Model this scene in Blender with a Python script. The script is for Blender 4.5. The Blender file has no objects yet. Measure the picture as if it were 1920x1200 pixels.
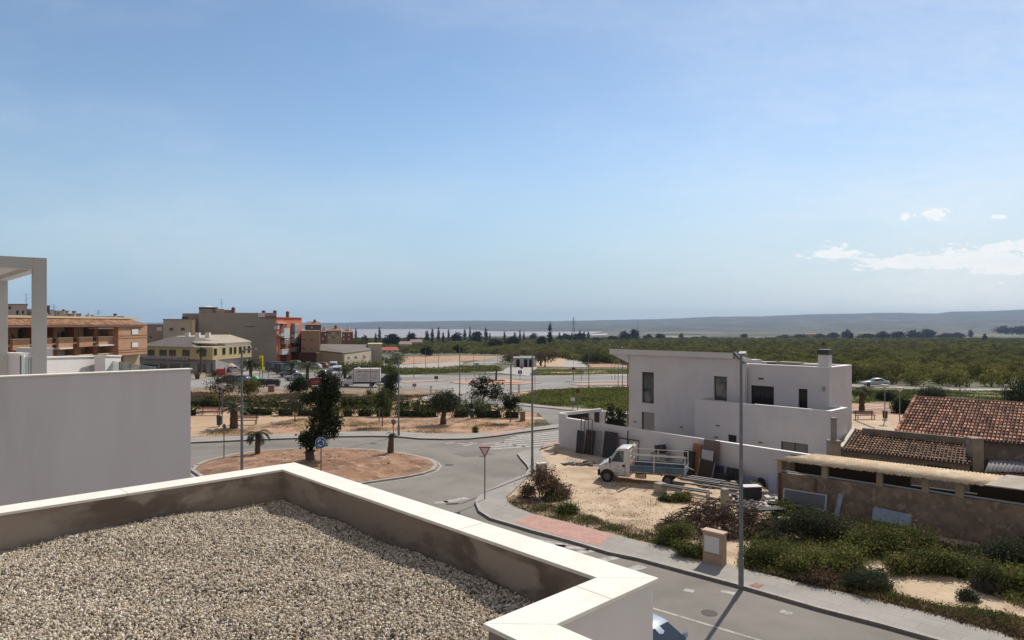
import bpy, bmesh, math, random
import numpy as np
from mathutils import Vector, Matrix
R = math.radians
random.seed(7)
rng = np.random.default_rng(11)
scn = bpy.context.scene
col = scn.collection

# camera
FPX = 1275.0      # focal length in pixels of the 1920 wide photograph
HOR = 608.0       # horizon row
CAMZ = 10.0
cam_d = bpy.data.cameras.new('camera')
cam = bpy.data.objects.new('camera', cam_d)
col.objects.link(cam)
cam.location = (0, 0, CAMZ)
cam.rotation_euler = (R(90), 0, 0)
cam_d.sensor_width = 36
cam_d.lens = 36 * FPX / 1920
cam_d.shift_y = (HOR - 600) / 1920
cam_d.clip_start = 0.1
cam_d.clip_end = 60000
scn.camera = cam

# sky, sun, exposure
SUN_AZ = 31.0     # degrees to the right of the view direction
SUN_EL = 46.0
scn.view_settings.view_transform = 'Standard'
scn.view_settings.look = 'None'
scn.view_settings.exposure = 0.0
scn.view_settings.gamma = 1
wd = bpy.data.worlds.new('World')
scn.world = wd
wd.use_nodes = True
nt = wd.node_tree
for n in list(nt.nodes): nt.nodes.remove(n)
def wn(t, **k):
    n = nt.nodes.new(t)
    for a, b in k.items(): setattr(n, a, b)
    return n
out = wn('ShaderNodeOutputWorld')
bg = wn('ShaderNodeBackground')
sky = wn('ShaderNodeTexSky', sky_type='NISHITA', sun_disc=False)
sky.sun_elevation = R(SUN_EL)
sky.sun_rotation = R(SUN_AZ)
sky.altitude = 20
sky.air_density = 1.0
sky.dust_density = 0.1
sky.ozone_density = 2.5
bg.inputs['Strength'].default_value = 0.126
# clouds: soft white banks low over the right of the horizon, drawn by direction on the sky
tc = wn('ShaderNodeTexCoord')
sep = wn('ShaderNodeSeparateXYZ')
nt.links.new(tc.outputs['Generated'], sep.inputs[0])
def wmath(op, a, b=None, c=None, clamp=False):
    n = wn('ShaderNodeMath', operation=op, use_clamp=clamp)
    for i, v in enumerate((a, b, c)):
        if v is None: continue
        if isinstance(v, (int, float)): n.inputs[i].default_value = v
        else: nt.links.new(v, n.inputs[i])
    return n.outputs[0]
az = wmath('DIVIDE', sep.outputs[0], wmath('MAXIMUM', sep.outputs[1], 0.05))     # tan of azimuth
el = wmath('DIVIDE', sep.outputs[2], wmath('MAXIMUM', sep.outputs[1], 0.05))
comb = wn('ShaderNodeCombineXYZ')
nt.links.new(az, comb.inputs[0]); nt.links.new(wmath('MULTIPLY', el, 2.6), comb.inputs[1])
def wnoise(scale, detail, rough, off=0.0):
    n = wn('ShaderNodeTexNoise'); n.inputs['Scale'].default_value = scale
    n.inputs['Detail'].default_value = detail; n.inputs['Roughness'].default_value = rough
    mp = wn('ShaderNodeMapping'); mp.inputs['Location'].default_value = (off, off * .7, 0)
    nt.links.new(comb.outputs[0], mp.inputs[0]); nt.links.new(mp.outputs[0], n.inputs['Vector'])
    return n.outputs['Fac']
def wramp(v, a, b, lo=0.0, hi=1.0):
    n = wn('ShaderNodeMapRange', interpolation_type='SMOOTHSTEP'); n.inputs[1].default_value = a; n.inputs[2].default_value = b
    n.inputs[3].default_value = lo; n.inputs[4].default_value = hi
    nt.links.new(v, n.inputs[0]); return n.outputs[0]
def puff(cx, cy, rx, ry, edge=0.55, ns=14, amp=0.9, off=0.0):
    """soft noisy ellipse at photo column cx, row cy"""
    ax = (cx - 960) / FPX; ay = (HOR - cy) / FPX
    dx = wmath('DIVIDE', wmath('SUBTRACT', az, ax), rx / FPX)
    dy = wmath('DIVIDE', wmath('SUBTRACT', el, ay), ry / FPX)
    d = wmath('SQRT', wmath('ADD', wmath('MULTIPLY', dx, dx), wmath('MULTIPLY', dy, dy)))
    d = wmath('ADD', d, wmath('MULTIPLY', wmath('SUBTRACT', wnoise(ns * 1.5, 8, .68, off), .5), amp * 7))
    return wramp(d, 1.2, edge + .35, 0, 1)
mask = None
for p in [(1566, 474, 58, 14, .3, 22, .6, 1.0), (1752, 402, 34, 11, .3, 30, .6, 2.3), (1698, 407, 10, 7, .1, 30, .5, 3.1), (1874, 407, 14, 6, .1, 30, .5, 3.9),
          (1690, 492, 95, 15, .3, 18, .6, 4.4), (1765, 488, 80, 19, .3, 18, .6, 5.2), (1845, 494, 95, 20, .3, 18, .7, 8.2), (1900, 490, 100, 32, .3, 14, .9, 6.6), (2050, 485, 140, 36, .3, 12, .9, 7.1)]:
    m = puff(*p)
    mask = m if mask is None else wmath('MAXIMUM', mask, m)
# thin veil under the bank and wisps across the upper sky
veil = wmath('MULTIPLY', wmath('MULTIPLY', wramp(az, .1, .75), wramp(el, .12, .05)), .25)
wisp = wmath('ADD', wmath('MULTIPLY', wramp(wnoise(1.6, 6, .55, 9.0), .42, .72), .16), wmath('MULTIPLY', wmath('MULTIPLY', wramp(az, -.2, .8), wramp(wnoise(2.2, 6, .6, 4.0), .3, .7, .4, 1.0)), .30))
mask = wmath('MAXIMUM', wmath('MULTIPLY', mask, .95), wmath('ADD', veil, wisp), clamp=True)
mx = wn('ShaderNodeMix', data_type='RGBA')
mask = wmath('MULTIPLY', mask, wramp(wnoise(24, 5, .6, 2.0), .35, .62, .80, 1.0))
nt.links.new(mask, mx.inputs[0])
# paler, bluer air low down; warm cloud added unseen behind the viewer to lift shade
def wmix(f, a, b):
    n = wn('ShaderNodeMix', data_type='RGBA'); nt.links.new(f, n.inputs[0])
    for i, x in ((6, a), (7, b)):
        if isinstance(x, tuple): n.inputs[i].default_value = (*x, 1)
        else: nt.links.new(x, n.inputs[i])
    return n.outputs[2]
lowc = wmix(wramp(az, -.5, .8), (2.9, 4.15, 5.35), (4.7, 5.6, 6.2))
tint = wn('ShaderNodeMix', data_type='RGBA', blend_type='MULTIPLY'); tint.inputs[0].default_value = 1.0
nt.links.new(sky.outputs[0], tint.inputs[6]); tint.inputs[7].default_value = (1.0, 1.0, .97, 1)
skyc = wmix(wramp(sep.outputs[2], .30, .0, 0, .92), tint.outputs[2], lowc)
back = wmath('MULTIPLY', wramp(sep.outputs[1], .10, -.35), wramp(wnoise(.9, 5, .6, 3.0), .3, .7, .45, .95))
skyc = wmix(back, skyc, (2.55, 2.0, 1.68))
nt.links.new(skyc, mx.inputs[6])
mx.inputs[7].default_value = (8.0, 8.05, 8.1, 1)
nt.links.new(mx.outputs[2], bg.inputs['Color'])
nt.links.new(bg.outputs[0], out.inputs['Surface'])

sun_d = bpy.data.lights.new('sun', 'SUN')
sun_d.energy = 4.7
sun_d.angle = R(0.53)
sun_d.color = (1.0, 0.935, 0.835)
sun = bpy.data.objects.new('sun', sun_d)
col.objects.link(sun)
sdir = Vector((math.sin(R(SUN_AZ)) * math.cos(R(SUN_EL)), math.cos(R(SUN_AZ)) * math.cos(R(SUN_EL)), math.sin(R(SUN_EL))))
sun.rotation_euler = (-sdir).to_track_quat('-Z', 'Y').to_euler()
sun.location = (20, 0, 60)
scn.cycles.use_denoising = True
scn.cycles.max_bounces = 6
scn.cycles.transparent_max_bounces = 8
scn.cycles.volume_bounces = 0

# ground profile and pixel helpers
YB = [-1e5, 80, 120, 150, 190, 270, 400, 600, 900, 1200, 1800, 1e6]
ZB = [0, 0, -1, -2, -3.8, -6.9, -9, -11, -15.5, -20.5, -31, -31]
def sfac(r):
    return float(np.interp(r, [-.28, -.16], [.4, 1.0]))
def g(x, y):
    if y <= 80: return 0.0
    z = float(np.interp(y, YB, ZB))
    t = min(1, max(0, (y - 250) / 350.0))
    s = sfac(x / y); s = s + (1 - s) * t
    return z * s
def W(px, Y): return (px - 960) / FPX * Y
def Z(py, Y): return CAMZ - (py - HOR) * Y / FPX
def P(px, py, z=None):
    """point of the ground (or of height z) seen at photo pixel px, py"""
    if z is not None:
        Y = FPX * (CAMZ - z) / (py - HOR); return Vector((W(px, Y), Y, z))
    if (py - HOR) < 29.05: Y = FPX * 41 / max(py - HOR, .5); return Vector((W(px, Y), Y, -31))
    a, b = 1.0, 1800.0
    for _ in range(50):
        m = (a + b) / 2
        if Z(py, m) > g(W(px, m), m): a = m
        else: b = m
    return Vector((W(px, a), a, g(W(px, a), a)))
A_ = Vector((math.cos(R(43.8)), math.sin(R(43.8)), 0))     # street grid axis, away to the right
B_ = Vector((-A_.y, A_.x, 0))                               # street grid axis, away to the left

# object helpers
WM = {}
def put(o, parent=None, local=None):
    col.objects.link(o)
    m = local if local is not None else Matrix.Identity(4)
    if parent is not None:
        o.parent = parent
        WM[o] = WM[parent] @ m
    else: WM[o] = m
    o.matrix_basis = m
    return o
def tag(o, label=None, cat=None, group=None, kind=None):
    if label: o['label'] = label
    if cat: o['category'] = cat
    if group: o['group'] = group
    if kind: o['kind'] = kind
    return o
def thing(name, label, cat, loc=(0, 0, 0), rz=0.0, group=None, sc=1.0):
    o = bpy.data.objects.new(name, None); o.empty_display_size = .2
    put(o, None, Matrix.Translation(loc) @ Matrix.Rotation(rz, 4, 'Z') @ Matrix.Scale(sc, 4))
    return tag(o, label, cat, group)
KIDS = {}
def dup(o, loc, rz=0.0, sc=1.0, label=None, group=None, scz=None):
    m = Matrix.Translation(loc) @ Matrix.Rotation(rz, 4, 'Z') @ Matrix.Diagonal((sc, sc, scz or sc, 1))
    c = o.copy(); col.objects.link(c); c.matrix_basis = m; WM[c] = m
    if label: c['label'] = label
    if group: c['group'] = group
    def rec(src, dst):
        for k in KIDS.get(src, []):
            d = k.copy(); col.objects.link(d); d.parent = dst; d.matrix_basis = k.matrix_basis
            WM[d] = WM[dst] @ d.matrix_basis
            KIDS.setdefault(dst, []).append(d)
            rec(k, d)
    rec(o, c)
    return c
class MB:
    """collects shapes, then links them as one mesh object"""
    def __init__(s): s.v = []; s.f = []; s.mi = []; s.m = 0
    def add(s, vs, fs):
        b = len(s.v); s.v += [tuple(v) for v in vs]
        for f in fs: s.f.append(tuple(b + i for i in f)); s.mi.append(s.m)
        return s
    def box(s, c, d, rz=0.0, ax=None):
        c = Vector(c); h = [x / 2 for x in d]
        M = Matrix.Rotation(rz, 3, 'Z') if ax is None else ax
        vs = [c + M @ Vector((x * h[0], y * h[1], z * h[2])) for z in (-1, 1) for y in (-1, 1) for x in (-1, 1)]
        return s.add(vs, [(0, 2, 3, 1), (4, 5, 7, 6), (0, 1, 5, 4), (2, 6, 7, 3), (0, 4, 6, 2), (1, 3, 7, 5)])
    def b2(s, a, b):
        return s.box([(a[i] + b[i]) / 2 for i in range(3)], [abs(b[i] - a[i]) for i in range(3)])
    def prism(s, poly, z0, z1):
        n = len(poly)
        if sum(poly[i][0] * poly[(i + 1) % n][1] - poly[(i + 1) % n][0] * poly[i][1] for i in range(n)) < 0: poly = poly[::-1]
        vs = [(p[0], p[1], z0) for p in poly] + [(p[0], p[1], z1) for p in poly]
        fs = [tuple(range(n - 1, -1, -1)), tuple(range(n, 2 * n))]
        fs += [(i, (i + 1) % n, n + (i + 1) % n, n + i) for i in range(n)]
        return s.add(vs, fs)
    def hexa(s, low, top):
        n = len(low); vs = list(low) + list(top)
        fs = [tuple(range(n - 1, -1, -1)), tuple(range(n, 2 * n))] + [(i, (i + 1) % n, n + (i + 1) % n, n + i) for i in range(n)]
        return s.add(vs, fs)
    def bar(s, a, b, w, h=None, up=(0, 0, 1)):
        a = Vector(a); b = Vector(b); d = (b - a)
        L = d.length
        if L < 1e-6: return s
        x = d / L; u = Vector(up)
        if abs(x.dot(u)) > .98: u = Vector((1, 0, 0)) if abs(x.x) < .9 else Vector((0, 1, 0))
        y = u.cross(x).normalized(); z = x.cross(y)
        M = Matrix((x, y, z)).transposed()
        return s.box((a + b) / 2, (L, w, h or w), ax=M)
    def tube(s, pts, rad, n=8, cap=True):
        pts = [Vector(p) for p in pts]
        if isinstance(rad, (int, float)): rad = [rad] * len(pts)
        vs = []; fs = []
        for i, p in enumerate(pts):
            d = (pts[min(i + 1, len(pts) - 1)] - pts[max(i - 1, 0)]).normalized()
            u = Vector((0, 0, 1)) if abs(d.z) < .9 else Vector((1, 0, 0))
            a = u.cross(d).normalized(); b = d.cross(a)
            for k in range(n):
                t = 2 * math.pi * k / n; vs.append(p + (a * math.cos(t) + b * math.sin(t)) * rad[i])
        for i in range(len(pts) - 1):
            for k in range(n):
                k2 = (k + 1) % n; fs.append((i * n + k, i * n + k2, (i + 1) * n + k2, (i + 1) * n + k))
        if cap:
            fs.append(tuple(range(n - 1, -1, -1))); e = (len(pts) - 1) * n; fs.append(tuple(range(e, e + n)))
        return s.add(vs, fs)
    def disc(s, c, r, h, axis=(0, 0, 1), n=16, r2=None):
        a = Vector(axis).normalized(); c = Vector(c)
        return s.tube([c - a * h / 2, c + a * h / 2], [r, r if r2 is None else r2], n)
    def loft(s, rings, closed=True, cap=True):
        n = len(rings[0]); vs = [v for r in rings for v in r]; fs = []
        for i in range(len(rings) - 1):
            for k in range(n if closed else n - 1):
                k2 = (k + 1) % n; fs.append((i * n + k, i * n + k2, (i + 1) * n + k2, (i + 1) * n + k))
        if cap: fs.append(tuple(range(n - 1, -1, -1))); e = (len(rings) - 1) * n; fs.append(tuple(range(e, e + n)))
        return s.add(vs, fs)
    def build(s, name, mat, parent=None, smooth=False, world=False, bevel=0.0, auto=None):
        me = bpy.data.meshes.new(name)
        vs = s.v
        if parent is not None and world:
            inv = WM[parent].inverted(); vs = [tuple(inv @ Vector(v)) for v in vs]
        me.from_pydata(vs, [], s.f); me.validate(); me.update()
        mats = mat if isinstance(mat, (list, tuple)) else [mat]
        for m in mats: me.materials.append(m)
        if len(mats) > 1 and len(me.polygons) == len(s.mi): me.polygons.foreach_set('material_index', s.mi)
        if smooth: me.polygons.foreach_set('use_smooth', [True] * len(me.polygons))
        o = bpy.data.objects.new(name, me); put(o, parent)
        if parent is not None: KIDS.setdefault(parent, []).append(o)
        if bevel > 0:
            b = o.modifiers.new('bevel', 'BEVEL'); b.width = bevel; b.segments = 2; b.limit_method = 'ANGLE'
        if auto is not None:
            bm = bmesh.new(); bm.from_mesh(me)
            bmesh.ops.remove_doubles(bm, verts=bm.verts, dist=1e-5)
            bmesh.ops.recalc_face_normals(bm, faces=bm.faces)
            for e in bm.edges:
                e.smooth = len(e.link_faces) == 2 and e.calc_face_angle(3) < R(auto)
            for f in bm.faces: f.smooth = True
            bm.to_mesh(me); bm.free()
        return o
def raw(name, V, F, mats, parent=None, mi=None, smooth=False):
    """numpy arrays of verts and quads to one mesh object"""
    me = bpy.data.meshes.new(name)
    V = np.asarray(V, np.float32); F = np.asarray(F, np.int32)
    k = F.shape[1]
    me.vertices.add(len(V)); me.vertices.foreach_set('co', V.ravel())
    me.loops.add(F.size); me.loops.foreach_set('vertex_index', F.ravel())
    me.polygons.add(len(F)); me.polygons.foreach_set('loop_start', np.arange(0, F.size, k, dtype=np.int32))
    me.polygons.foreach_set('loop_total', np.full(len(F), k, np.int32))
    if mi is not None: me.polygons.foreach_set('material_index', np.asarray(mi, np.int32))
    if smooth: me.polygons.foreach_set('use_smooth', np.ones(len(F), bool))
    me.update(calc_edges=True)
    for m in (mats if isinstance(mats, (list, tuple)) else [mats]): me.materials.append(m)
    o = bpy.data.objects.new(name, me); put(o, parent)
    if parent is not None: KIDS.setdefault(parent, []).append(o)
    return o

# materials
MATS = {}
def mat(name, c, rough=.85, c2=None, scale=1.0, detail=5, lo=.35, hi=.65, c3=None, scale3=.15, lo3=.5, hi3=.62,
        bump=0.0, bscale=30.0, metal=0.0, coat=0.0, emit=None, stretch=None, spec=None, world=False, transl=0.0, island=0.0, rnd=0.0, speck=None, brick=None):
    if name in MATS: return MATS[name]
    m = bpy.data.materials.new(name); MATS[name] = m
    m.use_nodes = True; t = m.node_tree; N = t.nodes; L = t.links
    b = N['Principled BSDF']; b.inputs['Roughness'].default_value = rough; b.inputs['Metallic'].default_value = metal
    b.inputs['Coat Weight'].default_value = coat
    if spec is not None: b.inputs['Specular IOR Level'].default_value = spec
    b.inputs['Base Color'].default_value = (*c, 1)
    co = N.new('ShaderNodeTexCoord'); vec = co.outputs['Object']
    if world: gg = N.new('ShaderNodeNewGeometry'); vec = gg.outputs['Position']
    if stretch:
        mp = N.new('ShaderNodeMapping'); mp.inputs['Scale'].default_value = stretch; L.new(vec, mp.inputs[0]); vec = mp.outputs[0]
    def noise(s, d=5, r=.6, vv=None):
        n = N.new('ShaderNodeTexNoise'); n.inputs['Scale'].default_value = s; n.inputs['Detail'].default_value = d
        n.inputs['Roughness'].default_value = r; L.new(vv or vec, n.inputs['Vector']); return n.outputs['Fac']
    def rng_(v, a, b2, o0=0.0, o1=1.0):
        n = N.new('ShaderNodeMapRange'); n.interpolation_type = 'SMOOTHSTEP'
        for i, x in enumerate((a, b2, o0, o1)): n.inputs[i + 1].default_value = x
        L.new(v, n.inputs[0]); return n.outputs[0]
    def mix(f, a, b2, mode='MIX'):
        n = N.new('ShaderNodeMix'); n.data_type = 'RGBA'; n.blend_type = mode
        if isinstance(f, float): n.inputs[0].default_value = f
        else: L.new(f, n.inputs[0])
        for i, x in ((6, a), (7, b2)):
            if isinstance(x, tuple): n.inputs[i].default_value = (*x, 1)
            else: L.new(x, n.inputs[i])
        return n.outputs[2]
    cur = tuple(c)
    if c2: cur = mix(rng_(noise(scale, detail), lo, hi), cur, tuple(c2))
    if c3: cur = mix(rng_(noise(scale3, 4), lo3, hi3), cur, tuple(c3))
    if speck: cur = mix(rng_(noise(speck[0], 2), speck[1], speck[1] + .04), cur, tuple(speck[2]))
    if island > 0:
        ge = N.new('ShaderNodeNewGeometry')
        f = rng_(ge.outputs['Random Per Island'], 0, 1, 1 - island, 1 + island)
        n = N.new('ShaderNodeVectorMath'); n.operation = 'SCALE'
        if isinstance(cur, tuple): n.inputs[0].default_value = cur
        else: L.new(cur, n.inputs[0])
        L.new(f, n.inputs['Scale']); cur = n.outputs[0]
    if rnd > 0:
        oi = N.new('ShaderNodeObjectInfo')
        f = rng_(oi.outputs['Random'], 0, 1, 1 - rnd, 1 + rnd)
        n = N.new('ShaderNodeVectorMath'); n.operation = 'SCALE'
        if isinstance(cur, tuple): n.inputs[0].default_value = cur
        else: L.new(cur, n.inputs[0])
        L.new(f, n.inputs['Scale']); cur = n.outputs[0]
    if not isinstance(cur, tuple): L.new(cur, b.inputs['Base Color'])
    if bump > 0:
        bn = N.new('ShaderNodeBump'); bn.inputs['Strength'].default_value = 1; bn.inputs['Distance'].default_value = bump
        L.new(noise(bscale, 4), bn.inputs['Height']); L.new(bn.outputs[0], b.inputs['Normal'])
    if transl > 0:
        tr = N.new('ShaderNodeBsdfTranslucent'); ms = N.new('ShaderNodeMixShader'); ms.inputs[0].default_value = transl
        if isinstance(cur, tuple): tr.inputs[0].default_value = (*cur, 1)
        else: L.new(cur, tr.inputs[0])
        L.new(b.outputs[0], ms.inputs[1]); L.new(tr.outputs[0], ms.inputs[2]); L.new(ms.outputs[0], N['Material Output'].inputs[0])
    if brick:
        bt = N.new('ShaderNodeTexBrick'); bm_ = N.new('ShaderNodeMapping'); bm_.inputs['Rotation'].default_value = (0, 0, R(47)); ge = N.new('ShaderNodeNewGeometry')
        L.new(ge.outputs['Position'], bm_.inputs[0]); L.new(bm_.outputs[0], bt.inputs[0]); bt.inputs['Scale'].default_value = 1; bt.inputs['Brick Width'].default_value = brick[0]; bt.inputs['Row Height'].default_value = brick[1]
        bt.inputs['Mortar Size'].default_value = brick[2]; bt.inputs['Color1'].default_value = (1, 1, 1, 1); bt.inputs['Color2'].default_value = (.93, .93, .93, 1); bt.inputs['Mortar'].default_value = (.72, .7, .68, 1)
        cur = mix(1.0, cur, bt.outputs[0], 'MULTIPLY'); L.new(cur, b.inputs['Base Color'])
    if emit: b.inputs['Emission Color'].default_value = (*emit[0], 1); b.inputs['Emission Strength'].default_value = emit[1]
    return m
def glass(name, c=(.02, .025, .03), rough=.04):
    return mat(name, c, rough, spec=.9)
WHITE = mat('white_render', (.65, .61, .59), .9, c2=(.59, .565, .56), scale=.6, c3=(.55, .52, .50), scale3=.25, lo3=.55, hi3=.8, bump=.002, bscale=60)
WHITE2 = mat('white_wall_stained', (.68, .63, .605), .9, c2=(.63, .58, .555), scale=.5, c3=(.47, .43, .40), scale3=.5, lo3=.58, hi3=.85, stretch=(1.6, 1.6, .35), bump=.002, bscale=60)
COPING = mat('pale_cast_stone', (.80, .76, .68), .85, c2=(.74, .69, .60), scale=3, speck=(120, .66, (.55, .48, .38)), bump=.0015, bscale=150)
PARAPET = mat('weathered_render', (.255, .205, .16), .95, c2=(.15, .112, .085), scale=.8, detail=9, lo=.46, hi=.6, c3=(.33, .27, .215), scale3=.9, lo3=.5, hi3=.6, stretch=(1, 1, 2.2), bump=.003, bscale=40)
ASPHALT = mat('asphalt', (.195, .172, .147), .92, c2=(.150, .133, .115), scale=.35, detail=12, lo=.36, hi=.66, c3=(.235, .21, .18), scale3=.09, lo3=.4, hi3=.65, speck=(7, .68, (.11, .1, .09)), bump=.004, bscale=50)
ASPHALT2 = mat('worn_asphalt', (.215, .195, .17), .92, c2=(.16, .145, .127), scale=.12, c3=(.27, .255, .235), scale3=.03, lo3=.45, hi3=.6)
PAVE = mat('grey_paving', (.335, .305, .27), .9, c2=(.285, .26, .23), scale=.8, brick=(1.2, .6, .012))
PAVE2 = mat('pale_paving', (.36, .325, .285), .9, c2=(.30, .27, .24), scale=.3)
KERB = mat('kerb_stone', (.40, .37, .33), .9, c2=(.33, .30, .27), scale=1.5, brick=(1.0, .9, .02))
PINK = mat('pink_tactile_paving', (.50, .29, .235), .9, c2=(.43, .24, .195), scale=2, brick=(.4, .2, .012))
PAINT = mat('road_paint', (.42, .39, .35), .85, c2=(.24, .225, .2), scale=3.5, detail=8, lo=.40, hi=.66)
SOIL = mat('red_soil', (.37, .215, .125), .97, c2=(.24, .14, .08), scale=.22, detail=10, lo=.38, hi=.64, c3=(.45, .29, .18), scale3=.45, lo3=.42, hi3=.68, bump=.05, bscale=4)
SAND = mat('sandy_ground', (.50, .375, .25), .97, c2=(.33, .23, .145), scale=.42, detail=12, lo=.42, hi=.66, c3=(.56, .43, .30), scale3=.55, lo3=.5, hi3=.68, speck=(5, .66, (.30, .22, .14)), bump=.04, bscale=5)
SANDP = mat('sand_path', (.49, .34, .215), .97, c2=(.40, .27, .165), scale=.2, bump=.02, bscale=5)
BROWN = mat('dry_grass_ground', (.27, .18, .105), .97, c2=(.17, .125, .065), scale=.22, c3=(.34, .22, .13), scale3=.6, lo3=.5, hi3=.6, bump=.12, bscale=3)
GREENG = mat('weedy_ground', (.14, .15, .05), .97, c2=(.23, .18, .10), scale=.16, c3=(.075, .09, .03), scale3=.5, lo3=.5, hi3=.6, bump=.2, bscale=2.5)
METAL = mat('galvanised_steel', (.20, .205, .21), .6, metal=.4, c2=(.15, .155, .16), scale=3)
DARKM = mat('dark_metal', (.05, .05, .055), .5, metal=.3)
BLACK = mat('black_plastic', (.015, .015, .017), .6)
RUBBER = mat('tyre_rubber', (.02, .02, .02), .9)
GLASS = glass('window_glass')
FRAME = mat('dark_window_frame', (.03, .032, .035), .5)
BARK = mat('bark', (.13, .09, .06), .95, c2=(.07, .05, .035), scale=6, bump=.02, bscale=20)
WOOD = mat('weathered_timber', (.22, .13, .075), .85, c2=(.14, .085, .05), scale=3, stretch=(1, 1, 6))
CONC = mat('rough_concrete', (.34, .30, .255), .95, c2=(.26, .23, .195), scale=1.2, bump=.006, bscale=30)
def leafm(name, a, b, sc=.8, transl=.25, island=.35, rnd=.0):
    return mat(name, a, .85, c2=b, scale=sc, lo=.4, hi=.6, transl=transl, island=island, rnd=rnd, spec=.08)
LF_DARK = leafm('dark_conifer_leaf', (.030, .040, .018), (.05, .06, .026), transl=.2)
LF_CYP = leafm('cypress_leaf', (.018, .026, .016), (.028, .036, .02), transl=.08, rnd=.25)
LF_MID = leafm('green_leaf', (.075, .10, .026), (.15, .15, .05), sc=1.1, transl=.3, island=.5)
LF_BRIGHT = leafm('fresh_weed_leaf', (.12, .155, .03), (.21, .20, .07), sc=1.2, transl=.33, island=.5)
LF_OLIVE = leafm('olive_leaf', (.085, .095, .06), (.055, .065, .04), transl=.2)
LF_HEDGE = leafm('hedge_leaf', (.07, .088, .03), (.105, .12, .042), transl=.25)
LF_ORCH = leafm('citrus_leaf', (.095, .108, .028), (.17, .145, .045), sc=.25, transl=.3, rnd=.6)
LF_DRY = leafm('dry_twig', (.125, .08, .055), (.20, .14, .09), transl=.15)
LF_STRAW = leafm('straw', (.24, .18, .085), (.33, .25, .12), transl=.2)
LF_PALM = leafm('palm_frond_leaf', (.06, .075, .03), (.10, .11, .05), transl=.2)

# foliage
def leaf_cloud(blobs, nclump, nleaf, size, cr, seed=0, flat=.0, up=0.0, hollow=.45, rag=0.0):
    """leaf-sized quads in clumps spread over the outer volume of ellipsoid blobs (x,y,z,rx,ry,rz)"""
    r = np.random.default_rng(seed)
    bl = np.array(blobs, float)
    w = (bl[:, 3] * bl[:, 4] * bl[:, 5]) ** .67; w /= w.sum()
    idx = r.choice(len(bl), nclump, p=w)
    d = r.normal(size=(nclump, 3)); d /= np.linalg.norm(d, axis=1)[:, None]
    rad = hollow + (1 - hollow) * r.random(nclump) ** .6
    if rag: rad *= 1 - rag * .4 + rag * r.random(nclump) ** 2 * (1 + 1.2 * np.clip(d[:, 2], 0, 1))
    cc = bl[idx, :3] + d * bl[idx, 3:] * rad[:, None]
    n = nclump * nleaf
    off = r.normal(size=(n, 3)) * np.array([cr, cr, cr * .8]) * (.6 + .8 * r.random((n, 1)))
    c = np.repeat(cc, nleaf, 0) + off
    c[:, 2] = np.maximum(c[:, 2], .02)
    a = r.normal(size=(n, 3)); a[:, 2] = a[:, 2] * (1 - flat) + up; a /= np.linalg.norm(a, axis=1)[:, None]
    b = np.cross(a, r.normal(size=(n, 3))); b /= np.linalg.norm(b, axis=1)[:, None]
    s = size * (.55 + .9 * r.random((n, 1)))
    V = np.empty((n, 4, 3)); V[:, 0] = c - a * s; V[:, 1] = c + b * s * .55; V[:, 2] = c + a * s; V[:, 3] = c - b * s * .55
    return V.reshape(-1, 3), np.arange(n * 4).reshape(-1, 4)
def foliage(name, blobs, nclump, nleaf, size, cr, m, parent=None, seed=0, **k):
    V, F = leaf_cloud(blobs, nclump, nleaf, size, cr, seed, **k)
    return raw(name, V, F, m, parent)
def trunk_mesh(h, r0, r1, limbs, seed=0, lean=(0, 0)):
    rr = random.Random(seed); mb = MB()
    pts = []; rad = []
    for i in range(6):
        t = i / 5; pts.append((lean[0] * t + rr.uniform(-1, 1) * r0 * .5 * t, lean[1] * t + rr.uniform(-1, 1) * r0 * .5 * t, h * t - .05)); rad.append(r0 + (r1 - r0) * t)
    rad[0] *= 1.25
    mb.tube(pts, rad, 8)
    top = Vector(pts[-1])
    for k in range(limbs):
        a = 2 * math.pi * (k + rr.random() * .6) / max(limbs, 1); L = h * rr.uniform(.5, .9)
        d = Vector((math.cos(a) * .7, math.sin(a) * .7, .8))
        s0 = Vector(pts[3]).lerp(top, rr.random())
        mb.tube([s0, s0 + d * L * .5 + Vector((0, 0, .05)), s0 + d * L + Vector((0, 0, L * .15))], [r1 * .8, r1 * .5, r1 * .2], 6)
    return mb
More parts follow.
